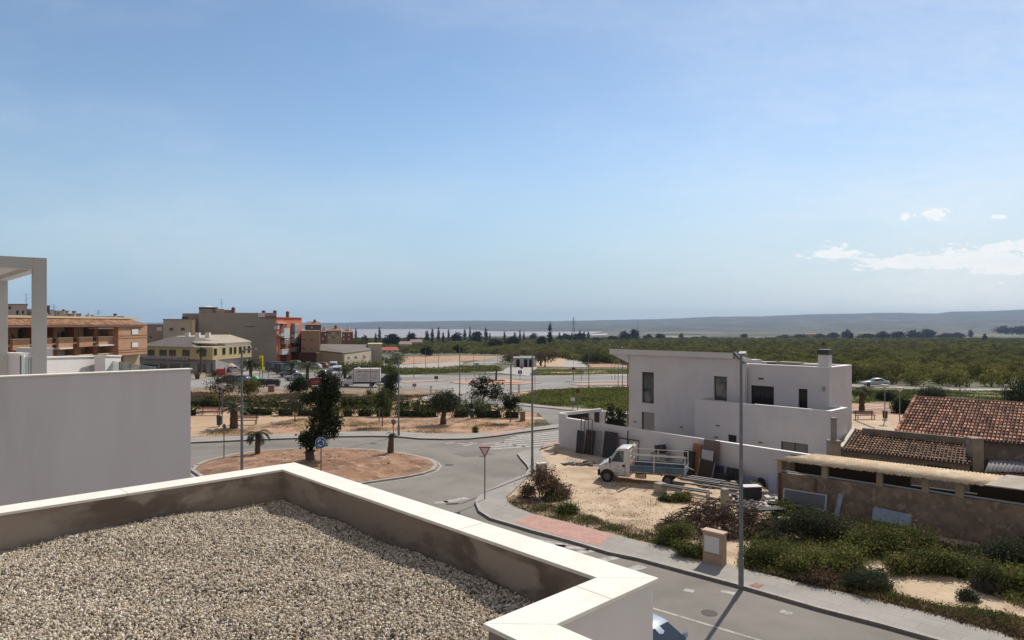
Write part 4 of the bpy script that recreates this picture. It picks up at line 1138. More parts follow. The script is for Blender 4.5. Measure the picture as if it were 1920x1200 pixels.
MB().add([w0 + Vector((0, 0, -.1)), w0 + dpt * .97 + Vector((0, 0, -.1)), ra + Vector((0, 0, -.15)), w0 + t_ * .25, w0 + t_ * .25 + dpt * .97, ra + t_ * .25 + Vector((0, 0, -.15))], [(0, 2, 1), (3, 4, 5), (0, 3, 5, 2), (2, 5, 4, 1), (0, 1, 4, 3)]).build('gable', OLDW, fh, world=1)

lh = thing('low_tiled_outhouse', 'low lean-to outhouse with brown barrel tile roof below the red roof', 'outhouse', (W(1580, 47), 47, 0))
za_ = 2.35
oa = at(1577, 842.5, za_); ob = at(1823, 871, za_)
ta = (ob - oa).normalized()
oc = Vector((W(1602, oa.y + 3.9), oa.y + 3.9, 0)); oc.z = Z(805.5, oc.y); od = oc + (ob - oa)
rf = tiled('roof', oa, ob, od, oc, TILE_B2, lh, tl=.46, rng_seed=5)
mb = MB(); nA = Vector((-ta.y, ta.x, 0)); w0 = oa + nA * .3 + ta * .2; LL = (ob - oa).length
opl = []
mbw = MB()
wall_open(mbw, w0, w0 + ta * (LL - .4), 0, za_ - .1, .25, [(8.0, 9.1, .9, 1.95), (4.3, 5.5, 1.5, 2.0)])
wall_open(mbw, w0 + nA * 3.6 + ta * (LL - .4), w0 + nA * 3.6, 0, za_ + .9, .2, [])
wall_open(mbw, w0 + nA * 3.4, w0 + nA * .25, 0, za_ + .0, .2, [])
mbw.build('wall', mat('drab_block_wall', (.24, .20, .165), .97, c2=(.17, .14, .115), scale=1.5), lh, world=1)  # outhouse wall in a mottled drab brown
window(lh, w0, ta, -nA, 8.0, 9.1, .9, 1.95, .1, 'window', .09, fr=mat('pale_frame', (.5, .48, .45), .7))
MB().bar(oa + Vector((0, 0, .12)), oc + Vector((0, 0, .12)), .22, .12).build('verge', mat('pale_verge', (.55, .50, .44), .9), lh, world=1)
# hose lying on the roof
hs = MB(); pts = []
for px, py in ((1600, 790), (1625, 800), (1640, 806), (1646, 812), (1642, 822), (1636, 832), (1640, 842), (1652, 851)):
    Y = oa.y + (oc.y - oa.y) * max(0, min(1, (846 - py) / 42)); pts.append(atY(px, py, Y) + Vector((0, 0, .1)))
hs.tube(pts, .035, 6)
tag(hs.build('garden_hose', mat('blue_grey_hose', (.32, .34, .42), .5)), 'pale hose snaking over the brown tiles of the low outhouse', 'hose')
# chimney stacks
def stack(name, label, px0, px1, py0, py1, Y, m, dpth=.6, capm=None, z0=None):
    x0, x1 = W(px0, Y), W(px1, Y); zt2 = Z(py0, Y); zb2 = Z(py1, Y) if z0 is None else z0
    t = thing(name, label, 'chimney', ((x0 + x1) / 2, Y, zb2))
    mb = MB(); w = x1 - x0; mb.box((0, dpth / 2, (zt2 - zb2) / 2), (w, dpth, zt2 - zb2)); mb.build('stack', m, t, bevel=.02)
    MB().box((0, dpth / 2, zt2 - zb2 + .03), (w + .08, dpth + .08, .07)).build('cap', capm or m, t)
    return t
stack('brick_chimney', 'square pale block chimney in front of the brown tiled outhouse', 1824, 1845, 824, 893, 38.0, OLDW, .6, z0=1.5)
stack('pipe_chimney', 'tall slim grey flue on a squat block base beside the villa', 1558, 1577, 829, 850, 40.5, OLDW, .6, z0=1.0)
fl = thing('flue_pipe', 'tall slim grey flue rising from the squat block chimney beside the villa', 'flue', atY(1567, 829, 40.8) + Vector((0, .25, .06)))
mb = MB(); hh = (829 - 788) * 40.8 / FPX; mb.box((0, 0, hh / 2), (.27, .27, hh)); mb.build('pipe', mat('fibre_cement', (.25, .22, .20), .9), fl, bevel=.02)
MB().box((0, 0, hh + .03), (.32, .32, .05)).build('cap', DARKM, fl)
# grey sheet roof at the right edge
gs = thing('sheet_roofed_annex', 'annex with grey wavy sheet roof at the right edge beside the block chimney', 'annex', (W(1880, 40), 40, 0))
CORR = mat('grey_fibre_sheet', (.30, .29, .285), .9, c2=(.24, .23, .225), scale=1.0, stretch=(1, 4, 1))
def corrugated(name, a, b, c, d, m, parent, pitch=.18, amp=.03, th=.02, jag=0.0, seed=1):
    """wavy sheet: waves run from eave a->b up to d->c"""
    a, b, c, d = map(Vector, (a, b, c, d)); L = (b - a).length; n = int(L / pitch * 6); rr = np.random.default_rng(seed); V = []; F = []
    jg = rr.normal(size=n + 1) * jag
    for i in range(n + 1):
        u = i / n; h = math.sin(2 * math.pi * u * L / pitch) * amp; p = a.lerp(b, u); q = d.lerp(c, u)
        e = (p - q).normalized() * jg[i // 6 * 6 if i // 6 * 6 <= n else n]
        V += [p + Vector((0, 0, h)) + e, q + Vector((0, 0, h)), p + Vector((0, 0, h - th)) + e, q + Vector((0, 0, h - th))]
    for i in range(n):
        k = i * 4; F += [(k, k + 4, k + 5, k + 1), (k + 2, k + 3, k + 7, k + 6), (k, k + 2, k + 6, k + 4), (k + 1, k + 5, k + 7, k + 3)]
    inv = WM[parent].inverted(); V = [tuple(inv @ v) for v in V]
    return raw(name, V, F, m, parent)
qa = atY(1846, 884, 37.2); qb = atY(1990, 886, 36.4); qc = atY(1990, 848, 41.2); qd = atY(1862, 848, 42)
corrugated('roof', qa, qb, qc, qd, CORR, gs, .2, .025, jag=.03)
MB().prism([(qa.x + .2, qa.y + .3), (qb.x, qb.y + .3), (qc.x, qc.y - .2), (qd.x + .2, qd.y - .2)], 0, min(qa.z, qb.z) - .1).build('wall', mat('red_brick_wall', (.25, .12, .09), .95, c2=(.18, .10, .08), scale=2), gs, world=1)

# LONG SHED IN FRONT
ZE = 2.73
sa = at(1453, 861.5, ZE); sb_ = at(1920, 920.5, ZE); ts = (sb_ - sa).normalized(); ns = Vector((-ts.y, ts.x, 0))
if ns.y < 0: ns = -ns
Ls = (sb_ - sa).length * 1.45
shed = thing('stone_shed', 'long low stone shed with sand coloured sheet roof and open slots under its eave', 'shed', (sa.x, sa.y, 0))
STONE = mat('rubble_stone', (.27, .20, .145), .97, c2=(.19, .14, .10), scale=1.6, detail=8, lo=.4, hi=.6, c3=(.35, .24, .175), scale3=2.6, lo3=.56, hi3=.62, bump=.05, bscale=8)
sB = at(1530, 851, 3.0)
dS = (sB - sa); dS.z = 0
rA = sa - ts * .15; rB = sa + ts * Ls; rD = sa + Vector((dS.x, dS.y, 0)); rD.z = 3.0; rC = rD + ts * (Ls - dS.dot(ts)) ; rC.z = 3.02
SHEET = mat('sand_fibre_sheet', (.50, .39, .26), .95, c2=(.42, .32, .21), scale=.9, c3=(.56, .46, .33), scale3=2.5, lo3=.5, hi3=.65, speck=(14, .68, (.28, .19, .11)))
Rm = .72                                          # two different coverings meet part way
pm0 = rA.lerp(rB, .60); pm1 = rD.lerp(rC, .60)
rsheet = corrugated('roof', rA, pm0, pm1, rD, SHEET, shed, .17, .022, jag=.05)
mb = MB(); P4 = [pm0 + Vector((0, 0, .01)), rB + Vector((0, 0, .01)), rC + Vector((0, 0, .01)), pm1 + Vector((0, 0, .01))]
for k in range(4):
    a = P4[0].lerp(P4[1], k / 4 + .004); b = P4[0].lerp(P4[1], (k + 1) / 4 - .004); c = P4[3].lerp(P4[2], (k + 1) / 4 - .004); d = P4[3].lerp(P4[2], k / 4 + .004)
    mb.hexa([a, b, c, d], [p + Vector((0, 0, .05)) for p in (a, b, c, d)])
mb.build('slab_roof', mat('pale_slab', (.46, .40, .32), .95, c2=(.38, .32, .25), scale=1.5), shed, world=1)
nout = -ns; wl0 = sa + ns * .22 + ts * .12
wt = 2.02
mb = MB(); wall_open(mb, wl0, wl0 + ts * (Ls - .3), -.1, wt, .3, []); 
# end wall and back wall
wall_open(mb, wl0 + ns * 2.0, wl0 + ns * .3, -.1, ZE - .05, .3, [])
mb.build('wall', STONE, shed, world=1)
mb = MB(); wall_open(mb, wl0 + ns * 2.0 + ts * (Ls - .3), wl0 + ns * 2.0, -.1, 2.72, .25, [(Ls * .42, Ls * .60, 1.9, 2.6)]); mb.build('rear_wall', mat('shade_painted_wall', (.035, .028, .022), .97), shed, world=1)  # near-black colour paints the shade inside the shed
mb = MB(); s = 0
piers = []
for px0, px1 in ((1457, 1465), (1540, 1551), (1643, 1654), (1728, 1741), (1791, 1807), (1925, 1940), (2050, 2068)):
    s0 = on_line(px0, wl0, ts); s1 = on_line(px1, wl0, ts); piers.append((s0, s1))
    mb = MB(); a = wl0 + ts * s0; b = wl0 + ts * s1
    q = [a, b, b + ns * .3, a + ns * .3]; mb.prism([(p.x, p.y) for p in q], wt - .0, ZE - .04); mb.build('pier', mat('shed_pier_render', (.36, .28, .20), .95, c2=(.30, .23, .16), scale=2), shed, world=1)
RAIL = mat('grey_rail', (.30, .31, .32), .6)
for k in range(len(piers) - 1):
    a = wl0 + ts * (piers[k][1] - .01) + ns * .08; b = wl0 + ts * (piers[k + 1][0] + .01) + ns * .08
    MB().bar((a.x, a.y, wt + .10), (b.x, b.y, wt + .06), .06, .07).build('rail', RAIL, shed, world=1)
mb = MB(); q = wl0 + nout * .05 + ts * 1.9; mb.box((q.x, q.y, 1.1), (.09, .06, 1.7)); mb.build('rusty_post', mat('rust', (.16, .07, .045), .9), shed, world=1)
mb = MB(); q = wl0 + nout * .08 + ts * .05; mb.box((q.x, q.y, 1.0), (.12, .08, 2.0)); mb.build('rusty_post', mat('rust', (.16, .07, .045), .9), shed, world=1)
# boards leaning on the shed
def lean(name, label, px, pyb, Y, w, h, m, tdir=None, tilt=12, cat='board', th=.05, frame=None, roll=0.0):
    t = tdir or ts; base = P(px, pyb, 0) if Y is None else Vector((W(px, Y), Y, 0))
    ang = math.atan2(t.y, t.x)
    o = thing(name, label, cat, (base.x, base.y, .04), ang)
    o.matrix_basis = Matrix.Translation((base.x, base.y, .04)) @ Matrix.Rotation(ang, 4, 'Z') @ Matrix.Rotation(R(-tilt), 4, 'X') @ Matrix.Rotation(R(roll), 4, 'Y'); WM[o] = o.matrix_basis
    MB().b2((-w / 2, -th / 2, 0), (w / 2, th / 2, h)).build('panel', m, o, bevel=.01)
    if frame:
        mb = MB()
        for x in (-w / 2, w / 2): mb.box((x, 0, h / 2), (.07, th + .04, h + .07))
        for z in (0, h): mb.box((0, 0, z), (w - .07, th + .04, .07))
        mb.build('frame', frame, o)
    return o
pb = lambda s, d=.35: wl0 + ts * s + nout * d
BLUEG = mat('faded_blue_board', (.30, .36, .44), .8, c2=(.24, .29, .36), scale=2)
sB1 = on_line(1676, wl0, ts); q = pb(sB1, .7)
o = lean('door_panel', 'pale blue board lying on its side against the shed wall behind bushes', 0, 0, 1, 1.65, .62, BLUEG); o.matrix_basis = Matrix.Translation((q.x, q.y, .45)) @ Matrix.Rotation(math.atan2(ts.y, ts.x), 4, 'Z') @ Matrix.Rotation(R(-18), 4, 'X') @ Matrix.Rotation(R(3), 4, 'Y')
sB1 = on_line(1514, wl0, ts); q = pb(sB1, .6)
o = lean('window_sash', 'grey framed glass panel leaning on the shed wall near its left end', 0, 0, 1, 2.1, .75, mat('dull_glass', (.08, .09, .11), .3), frame=mat('grey_frame', (.38, .39, .41), .6)); o.matrix_basis = Matrix.Translation((q.x, q.y, .55)) @ Matrix.Rotation(math.atan2(ts.y, ts.x), 4, 'Z') @ Matrix.Rotation(R(-15), 4, 'X')
sB1 = on_line(1573, wl0, ts); q = pb(sB1, .5)
o = lean('plank', 'upright grey blue plank leaning on the shed wall', 0, 0, 1, .22, 1.15, BLUEG); o.matrix_basis = Matrix.Translation((q.x, q.y, .3)) @ Matrix.Rotation(math.atan2(ts.y, ts.x), 4, 'Z') @ Matrix.Rotation(R(-14), 4, 'X') @ Matrix.Rotation(R(8), 4, 'Y')
# VEHICLES
def paint(name, c): return mat('car_paint_' + name, c, .35, coat=.6, metal=.0)
CGL = mat('car_glass', (.015, .02, .022), .05, spec=.9)
LAMP = mat('headlamp_glass', (.5, .5, .5), .1, spec=.9)
TAIL = mat('tail_lamp', (.35, .02, .015), .25)
RIM = mat('wheel_rim', (.12, .12, .125), .5, metal=.5)
def wheel(parent, x, y, r, w=.2):
    mb = MB(); mb.tube([(x, y - w / 2, r), (x, y - w / 2 + .03, r), (x, y + w / 2 - .03, r), (x, y + w / 2, r)], [r - .035, r, r, r - .035], 20)
    o = mb.build('wheel', RUBBER, parent, auto=40)
    s = 1 if y > 0 else -1
    mb = MB(); mb.disc((x, y + s * (w / 2 - .01), r), r * .62, .05, (0, 1, 0), 14); mb.disc((x, y + s * (w / 2 + .02), r), r * .2, .03, (0, 1, 0), 8)
    mb.build('rim', RIM, o, auto=40)
def car_body(st, nseg=1):
    """loft of stations (x, half width, z sill, z belt, z roof, half roof)"""
    rings = []
    for x, hw, zb, zl, zr, hr in st:
        half = [(hw * .90, zb), (hw * .99, zb + (zl - zb) * .30), (hw, zb + (zl - zb) * .62), (hw * .955, zl), (hr, zr - .035), (hr * .86, zr), (0, zr + .012)]
        ring = [(x, -y, z) for y, z in half] + [(x, y, z) for y, z in half[-2::-1]]
        rings.append(ring)
    return rings
def smooth_st(st, k=3):
    out = []
    for i in range(len(st) - 1):
        for j in range(k):
            t = j / k; p0 = st[max(i - 1, 0)]; p1 = st[i]; p2 = st[i + 1]; p3 = st[min(i + 2, len(st) - 1)]
            out.append(tuple(.5 * (2 * b + (c - a) * t + (2 * a - 5 * b + 4 * c - d) * t * t + (3 * b - a - 3 * c + d) * t ** 3) * .35 + (b + (c - b) * t) * .65 for a, b, c, d in zip(p0, p1, p2, p3)))
    out.append(st[-1]); return out
KINDS = {
 'hatch': dict(st=[(2.0, .55, .32, .55, .60, .50), (1.9, .74, .22, .66, .72, .60), (1.25, .83, .20, .83, .90, .66), (.85, .85, .20, .90, .97, .66), (.20, .86, .20, .93, 1.40, .58), (-.5, .86, .20, .94, 1.47, .58), (-1.35, .85, .20, .95, 1.40, .55), (-1.85, .82, .24, .93, 1.02, .58), (-1.98, .72, .30, .70, .74, .55)], wr=.31, wx=(1.28, -1.28), gs=[(.80, .25), (.15, -.55), (-.62, -1.3)]),
 'sedan': dict(st=[(2.25, .55, .32, .55, .60, .50), (2.12, .76, .22, .66, .72, .60), (1.4, .85, .20, .82, .89, .66), (.95, .87, .20, .88, .94, .66), (.25, .87, .20, .90, 1.36, .58), (-.5, .87, .20, .91, 1.43, .58), (-1.05, .87, .20, .92, 1.36, .56), (-1.6, .86, .22, .94, 1.02, .62), (-2.1, .82, .24, .90, .96, .60), (-2.25, .70, .32, .68, .72, .55)], wr=.32, wx=(1.4, -1.38), gs=[(.90, .30), (.20, -.5), (-.57, -1.15)]),
 'suv': dict(st=[(2.2, .60, .38, .62, .70, .55), (2.1, .82, .28, .84, .90, .66), (1.4, .91, .26, 1.02, 1.08, .72), (1.0, .92, .26, 1.05, 1.12, .70), (.4, .92, .26, 1.07, 1.62, .62), (-.5, .92, .26, 1.08, 1.70, .62), (-1.7, .91, .26, 1.09, 1.62, .60), (-2.1, .88, .30, 1.05, 1.18, .62), (-2.22, .8, .36, .80, .85, .6)], wr=.37, wx=(1.38, -1.35), gs=[(.96, .45), (.34, -.5), (-.6, -1.6)]),
 'van': dict(st=[(2.5, .70, .38, .72, .80, .62), (2.4, .90, .30, .98, 1.05, .72), (1.85, .96, .28, 1.18, 1.28, .80), (1.25, .97, .28, 1.22, 2.05, .76), (.9, .97, .28, 1.25, 2.25, .80), (-.5, .97, .28, 1.25, 2.3, .82), (-2.3, .97, .30, 1.25, 2.28, .82), (-2.5, .95, .34, 1.2, 2.15, .80)], wr=.34, wx=(1.7, -1.6), gs=[(1.72, 1.28), (1.15, .45)]),
}
def vehicle(name, label, kind, p, heading, m, group=None, z=None, cat='car', sc=1.0, rails=False):
    """heading in degrees, 0 = facing right (+x), local x = forwards"""
    K = KINDS[kind]
    o = thing(name, label, cat, p, R(heading), group, sc)
    # follow the slope of the ground
    f = Vector((math.cos(R(heading)), math.sin(R(heading)), 0)); q = Vector(p)
    st = smooth_st(K['st'], 3)
    MB().loft(car_body(st)).build('body', m, o, auto=35)
    def inter(x):
        xs = [s[0] for s in st[::-1]]
        return [float(np.interp(x, xs, [s[i] for s in st[::-1]])) for i in range(6)]
    gs = K['gs']; x0, x1 = gs[0]
    a = inter(x0); b = inter(x1)     # windscreen
    mb = MB(); e = .018
    mb.add([(x0 + e, -a[5] * .96, a[4] + e), (x0 + e, a[5] * .96, a[4] + e), (x1 + e, b[5] * .88, b[4] - .02 + e), (x1 + e, -b[5] * .88, b[4] - .02 + e)], [(0, 1, 2, 3)])
    mb.build('windscreen', CGL, o)
    for s in (-1, 1):
        for (u, v) in gs[1:]:
            P0, P1 = inter(u), inter(v)
            def pt(Q, x, t): y0, z0 = Q[1] * .955, Q[3]; y1, z1 = Q[5], Q[4] - .035; return (x, s * (y0 + (y1 - y0) * t + .014), z0 + (z1 - z0) * t + .006)
            q4 = [pt(P0, u + (.0 if u < .1 else .28), .10), pt(P1, v, .10), pt(P1, v, .86), pt(P0, u, .86)]
            MB().add(q4, [(0, 1, 2, 3) if s < 0 else (3, 2, 1, 0)]).build('side_window', CGL, o)
    if kind != 'van':
        xs = [s for s in st if s[0] < gs[-1][1]]
        a = inter(gs[-1][1] - .12); b = inter(K['st'][-2][0] + .12)
        MB().add([(gs[-1][1] - .14, -a[5] * .86, a[4] + .012), (gs[-1][1] - .14, a[5] * .86, a[4] + .012), (K['st'][-2][0] + .10, b[5] * .9, b[4] + .03), (K['st'][-2][0] + .10, -b[5] * .9, b[4] + .03)], [(3, 2, 1, 0)]).build('rear_window', CGL, o)
    else:
        x = K['st'][-1][0] - .012
        for s in (-1, 1):
            MB().box((x, s * .4, 1.62), (.02, .6, .55)).build('rear_window', CGL, o)
    xf = K['st'][0][0]; xr = K['st'][-1][0]; hw = K['st'][1][1]; zf = (K['st'][1][2] + K['st'][1][3] * 2) / 3
    for s in (-1, 1):
        MB().box((xf - .11, s * hw * .82, zf + .06), (.16, .26, .13)).build('headlight', LAMP, o, bevel=.02)
        MB().box((xr + .07, s * hw * .9, K['st'][-2][3] - .12), (.14, .16, .2)).build('tail_light', TAIL, o, bevel=.02)
        MB().box((gs[0][0] - .22, s * (K['st'][3][1] + .08), K['st'][3][3] + .05), (.09, .18, .13)).build('mirror', m, o, bevel=.02)
        for x in K['wx']: wheel(o, x, s * (K['st'][3][1] - .10), K['wr'])
    MB().box((xf - .02, 0, K['st'][0][2] + .1), (.08, hw * 1.3, .16)).build('grille', BLACK, o, bevel=.02)
    MB().box((xf + .025, 0, K['st'][0][2] + .12), (.01, .46, .1)).build('number_plate', mat('number_plate', (.6, .6, .58), .5), o)
    return o
SILVER = paint('silver', (.38, .40, .42)); GREYC = paint('grey', (.17, .18, .19)); REDC = paint('red', (.42, .03, .03)); WHC = paint('white', (.62, .62, .62))
NAVY = paint('navy', (.02, .03, .05)); BLKC = paint('black', (.012, .012, .014)); BLUEC = paint('blue_grey', (.11, .15, .20)); CREAMC = paint('cream', (.5, .47, .4))
def VH(name, label, kind, px, py, hd, m, **k):
    p = P(px, py); p.z += .07 if p.y > 78 else .012
    return vehicle(name, label, kind, p, hd, m, **k)
CG = 'vehicles parked along the far street'
VH('parked_van', 'black van with a white roof parked nearest the grey party wall', 'van', 519, 697, 60, BLKC, group=CG, cat='van')
VH('parked_van', 'black van parked just right of the black and white van', 'van', 536, 701, 65, BLKC, group=CG, cat='van')
VH('parked_van', 'pale green van with white rear parked in front of the orange block', 'van', 553, 694.5, 120, mat('car_paint_pale_green', (.36, .42, .36), .4), group=CG, cat='van')
VH('parked_car', 'dark grey hatchback parked behind the silver estate car', 'hatch', 543, 706, 170, GREYC, group=CG)
VH('parked_car', 'silver grey saloon car parked left of the palm by the far street', 'sedan', 557, 714, 175, SILVER, group=CG)
VH('parked_car', 'bright red car partly hidden by the trees next to the twisted tree top', 'hatch', 588, 725, 180, REDC, group=CG)
VH('parked_car', 'small silver car parked before the brown ground floor of the beige block', 'hatch', 588, 692, 170, SILVER, group=CG)
VH('parked_car', 'dark red car parked right of the small silver car at the beige warehouse', 'hatch', 602, 690.5, 170, paint('dark_red', (.24, .03, .03)), group=CG)
VH('parked_car', 'grey hatchback seen from behind, left of the white vans', 'hatch', 611, 707, 80, BLUEC, group=CG)
VH('parked_van', 'tall white van facing the camera at the end of the far street', 'van', 632, 708, -78, WHC, group=CG, cat='van')
VH('parked_van', 'silver van standing behind the tall white van', 'van', 625, 697, -78, SILVER, group=CG, cat='van')
VH('moving_car', 'dark navy estate car right behind the white box lorry', 'suv', 729, 719, 176, NAVY)
VH('parked_car', 'dark car at the kerb in front of the yellow building, behind a bush', 'hatch', 428, 719, 175, NAVY, group=CG)
VH('parked_car', 'blue grey car at the kerb in front of the yellow building', 'hatch', 448, 719, 175, BLUEC, group=CG)
VH('parked_car', 'silver car parked beneath the yellow building', 'hatch', 443, 699, 15, SILVER, group=CG)
VH('moving_car', 'silver estate car on the lane behind the palms at the right', 'sedan', 1641, 724.5, 172, SILVER)
VH('distant_car', 'small white car on the track below the red roofed house', 'hatch', 723, 676, 170, WHC, group='cars far off by the warehouse')
VH('distant_car', 'small dark car on the track beside the pale warehouse end', 'hatch', 705, 679, 170, BLUEC, group='cars far off by the warehouse')

# car below our own house
pc = P(1236, 1205, 0.0)
vehicle('parked_car', 'blue silver hatchback parked directly below the roof at the bottom edge', 'hatch', (W(1180, 19.6) + .55, 19.5, .012), -46.2, paint('sky_silver', (.30, .36, .44)), sc=1.02)

# ---- white box lorry on the far street
bl = P(676, 725.5); bl.z += .07
lorry = thing('box_lorry', 'white box lorry with rows of dark lettering driving along the far street', 'lorry', bl, R(186))
st = [(3.15, .80, .42, .80, .90, .70), (3.02, 1.0, .36, 1.06, 1.14, .80), (2.45, 1.03, .34, 1.28, 1.36, .84), (1.85, 1.04, .34, 1.32, 2.0, .80), (1.5, 1.04, .34, 1.34, 2.16, .84), (1.15, 1.04, .34, 1.34, 2.18, .84)]
MB().loft(car_body(smooth_st(st))).build('cab', WHC, lorry, auto=35)
MB().add([(2.36, -.80, 1.38), (2.36, .80, 1.38), (1.92, .70, 1.93), (1.92, -.70, 1.93)], [(0, 1, 2, 3)]).build('windscreen', CGL, lorry)
for s in (-1, 1):
    MB().add([(2.05, s * 1.01, 1.36), (1.35, s * 1.01, 1.38), (1.35, s * .88, 1.98), (1.82, s * .87, 1.90)], [(0, 1, 2, 3) if s < 0 else (3, 2, 1, 0)]).build('side_window', CGL, lorry)
    MB().box((3.0, s * .8, .85), (.2, .26, .16)).build('headlight', LAMP, lorry, bevel=.02)
    MB().box((2.05, s * 1.18, 1.5), (.1, .2, .3)).build('mirror', BLACK, lorry, bevel=.02)
    for x in (2.25, -1.9): wheel(lorry, x, s * .86, .36, .24)
    # lettering on the box: one broad title bar of letters and lines of words below
MB().b2((-3.3, -1.08, .82), (1.02, 1.08, 3.08)).build('cargo_box', mat('lorry_box', (.58, .57, .57), .5), lorry, bevel=.04)
MB().loft([[(x, -y, z) for y, z in ((.95, 2.2), (.95, zt), (.5, zt + .05), (-.5, zt + .05), (-.95, zt), (-.95, 2.2))] for x, zt in ((1.9, 2.22), (1.5, 2.6), (1.06, 2.98))]).build('roof_fairing', WHC, lorry)
MB().b2((-3.2, -.45, .5), (1.5, .45, .8)).build('chassis', BLACK, lorry)
MB().b2((3.1, -.95, .38), (3.2, .95, .8)).build('bumper', BLACK, lorry, bevel=.03)
MB().tube([(.3, 0, 3.08), (.3, 0, 3.26), (.3, 0, 3.32)], [.3, .26, .1], 12).build('roof_vent', WHC, lorry)
INK = mat('dark_lettering', (.09, .085, .10), .6); INKR = mat('red_lettering', (.30, .12, .12), .6)
def text(body, size, m, parent, loc, rot, name='lettering', sx=1.0, ext=.004):
    cu = bpy.data.curves.new(name, 'FONT'); cu.body = body; cu.size = size; cu.extrude = ext; cu.align_x = 'LEFT'
    t = bpy.data.objects.new(name, cu); col.objects.link(t)
    dg = bpy.context.evaluated_depsgraph_get(); me = bpy.data.meshes.new_from_object(t.evaluated_get(dg)); bpy.data.objects.remove(t)
    me.materials.clear(); me.materials.append(m); me.name = name
    o = bpy.data.objects.new(name, me); put(o, parent, Matrix.Translation(loc) @ rot @ Matrix.Diagonal((sx, 1, 1, 1)))
    KIDS.setdefault(parent, []).append(o); return o
# the reading side of the box faces the camera (local +y): letters run towards -x... 
Rr = Matrix.Rotation(R(180), 4, 'Z') @ Matrix.Rotation(R(90), 4, 'X')
def bars(mb, x0, x1, z, h, seed):
    """small unreadable words: short upright strokes at the size they have in the photograph"""
    r_ = random.Random(seed); x = x0
    while x < x1:
        w = r_.uniform(.03, .06)
        if r_.random() < .85: mb.box((x, 1.085, z + h * r_.uniform(.35, .5)), (w, .01, h * r_.uniform(.6, 1)))
        x += w + r_.uniform(.02, .05) + (.12 if r_.random() < .12 else 0)
mb = MB(); bars(mb, -2.95, .45, 2.45, .34, 1); mb.build('lettering', INKR, lorry)
mb = MB()
for (a, b, z, h) in ((-2.95, -2.3, 1.95, .16), (-1.2, .45, 1.95, .16), (-2.95, -.2, 1.6, .15), (-2.8, -2.1, 1.28, .16), (-1.1, .25, 1.25, .15)): bars(mb, a, b, z, h, int(a * 100 + z * 50))
mb.build('lettering', INK, lorry)

# ---- the flatbed truck on the plot
tp = Vector((6.15, 43.95, 0)); tq = Vector((10.75, 42.3, 0))
hd = math.atan2(-(tq - tp).y, -(tq - tp).x)
ctr = (tp + tq) / 2
truck = thing('flatbed_truck', 'white cab flatbed truck with blue dropside bed and pale rails parked on sandy plot', 'truck', (ctr.x - .05, ctr.y, .05), hd)
TW = mat('truck_white', (.60, .58, .57), .45, c2=(.52, .50, .48), scale=2, coat=.3)
BEDB = mat('faded_blue_bed', (.065, .125, .175), .8, c2=(.10, .165, .21), scale=2.5, c3=(.22, .24, .24), scale3=3, lo3=.62, hi3=.7)
RAILW = mat('cream_rail', (.58, .55, .48), .6, c2=(.5, .45, .36), scale=4)
st = [(2.78, .70, .48, .86, .90, .62), (2.66, .90, .40, .98, 1.04, .76), (2.15, .98, .38, 1.20, 1.27, .82), (1.80, .99, .38, 1.24, 1.42, .80), (1.28, .99, .38, 1.26, 2.02, .76), (1.0, .99, .38, 1.26, 2.14, .78), (.35, .99, .38, 1.26, 2.17, .80), (.12, .98, .38, 1.26, 2.14, .78)]
mb = MB(); mb.loft(car_body(smooth_st(st))); cab = mb.build('cab', TW, truck, auto=35)
MB().add([(1.86, -.74, 1.44), (1.86, .74, 1.44), (1.36, .66, 1.99), (1.36, -.66, 1.99)], [(0, 1, 2, 3)]).build('windscreen', CGL, truck)
for s in (-1, 1):
    F_ = (0, 1, 2, 3) if s < 0 else (3, 2, 1, 0)
    MB().add([(1.68, s * .965, 1.31), (.62, s * .965, 1.31), (.62, s * .835, 1.98), (1.12, s * .822, 1.96)], [F_]).build('side_window', CGL, truck)
    mb = MB()
    for q in (((.48, .4), (.48, 1.25)), ((1.72, .95), (1.72, 1.25))): mb.box((q[0][0], s * 1.0, (q[0][1] + q[1][1]) / 2), (.018, .02, q[1][1] - q[0][1]))
    mb.box((1.1, s * 1.0, .46), (1.2, .02, .018)); mb.build('door_seam', BLACK, truck)
    MB().box((.62, s * 1.0, 1.08), (.2, .04, .13)).build('door_handle', BLACK, truck)
    MB().box((1.72, s * 1.16, 1.42), (.12, .26, .36)).build('mirror', BLACK, truck, bevel=.03)
    MB().box((2.68, s * .74, .92), (.18, .3, .2)).build('headlight', LAMP, truck, bevel=.03)
    MB().box((2.1, s * .995, 1.12), (.12, .02, .07)).build('side_lamp', mat('amber_lamp', (.4, .15, .03), .4), truck)
    # black wheel arch
    mb = MB(); n = 12
    for k in range(n):
        a0 = math.pi * k / n; a1 = math.pi * (k + 1) / n
        mb.bar((1.98 + .43 * math.cos(a0), s * .99, .36 + .43 * math.sin(a0)), (1.98 + .43 * math.cos(a1), s * .99, .36 + .43 * math.sin(a1)), .05, .12, up=(0, 1, 0))
    mb.disc((1.98, s * .96, .38), .41, .07, (0, 1, 0), 20); mb.build('wheel_arch', BLACK, truck)
    wheel(truck, 1.98, s * .92, .34, .24); wheel(truck, -1.55, s * .86, .34, .26)
MB().b2((2.62, -.95, .36), (2.84, .95, .74)).build('bumper', BLACK, truck, bevel=.05)
MB().b2((2.75, -.55, .78), (2.82, .55, .9)).build('grille', BLACK, truck)
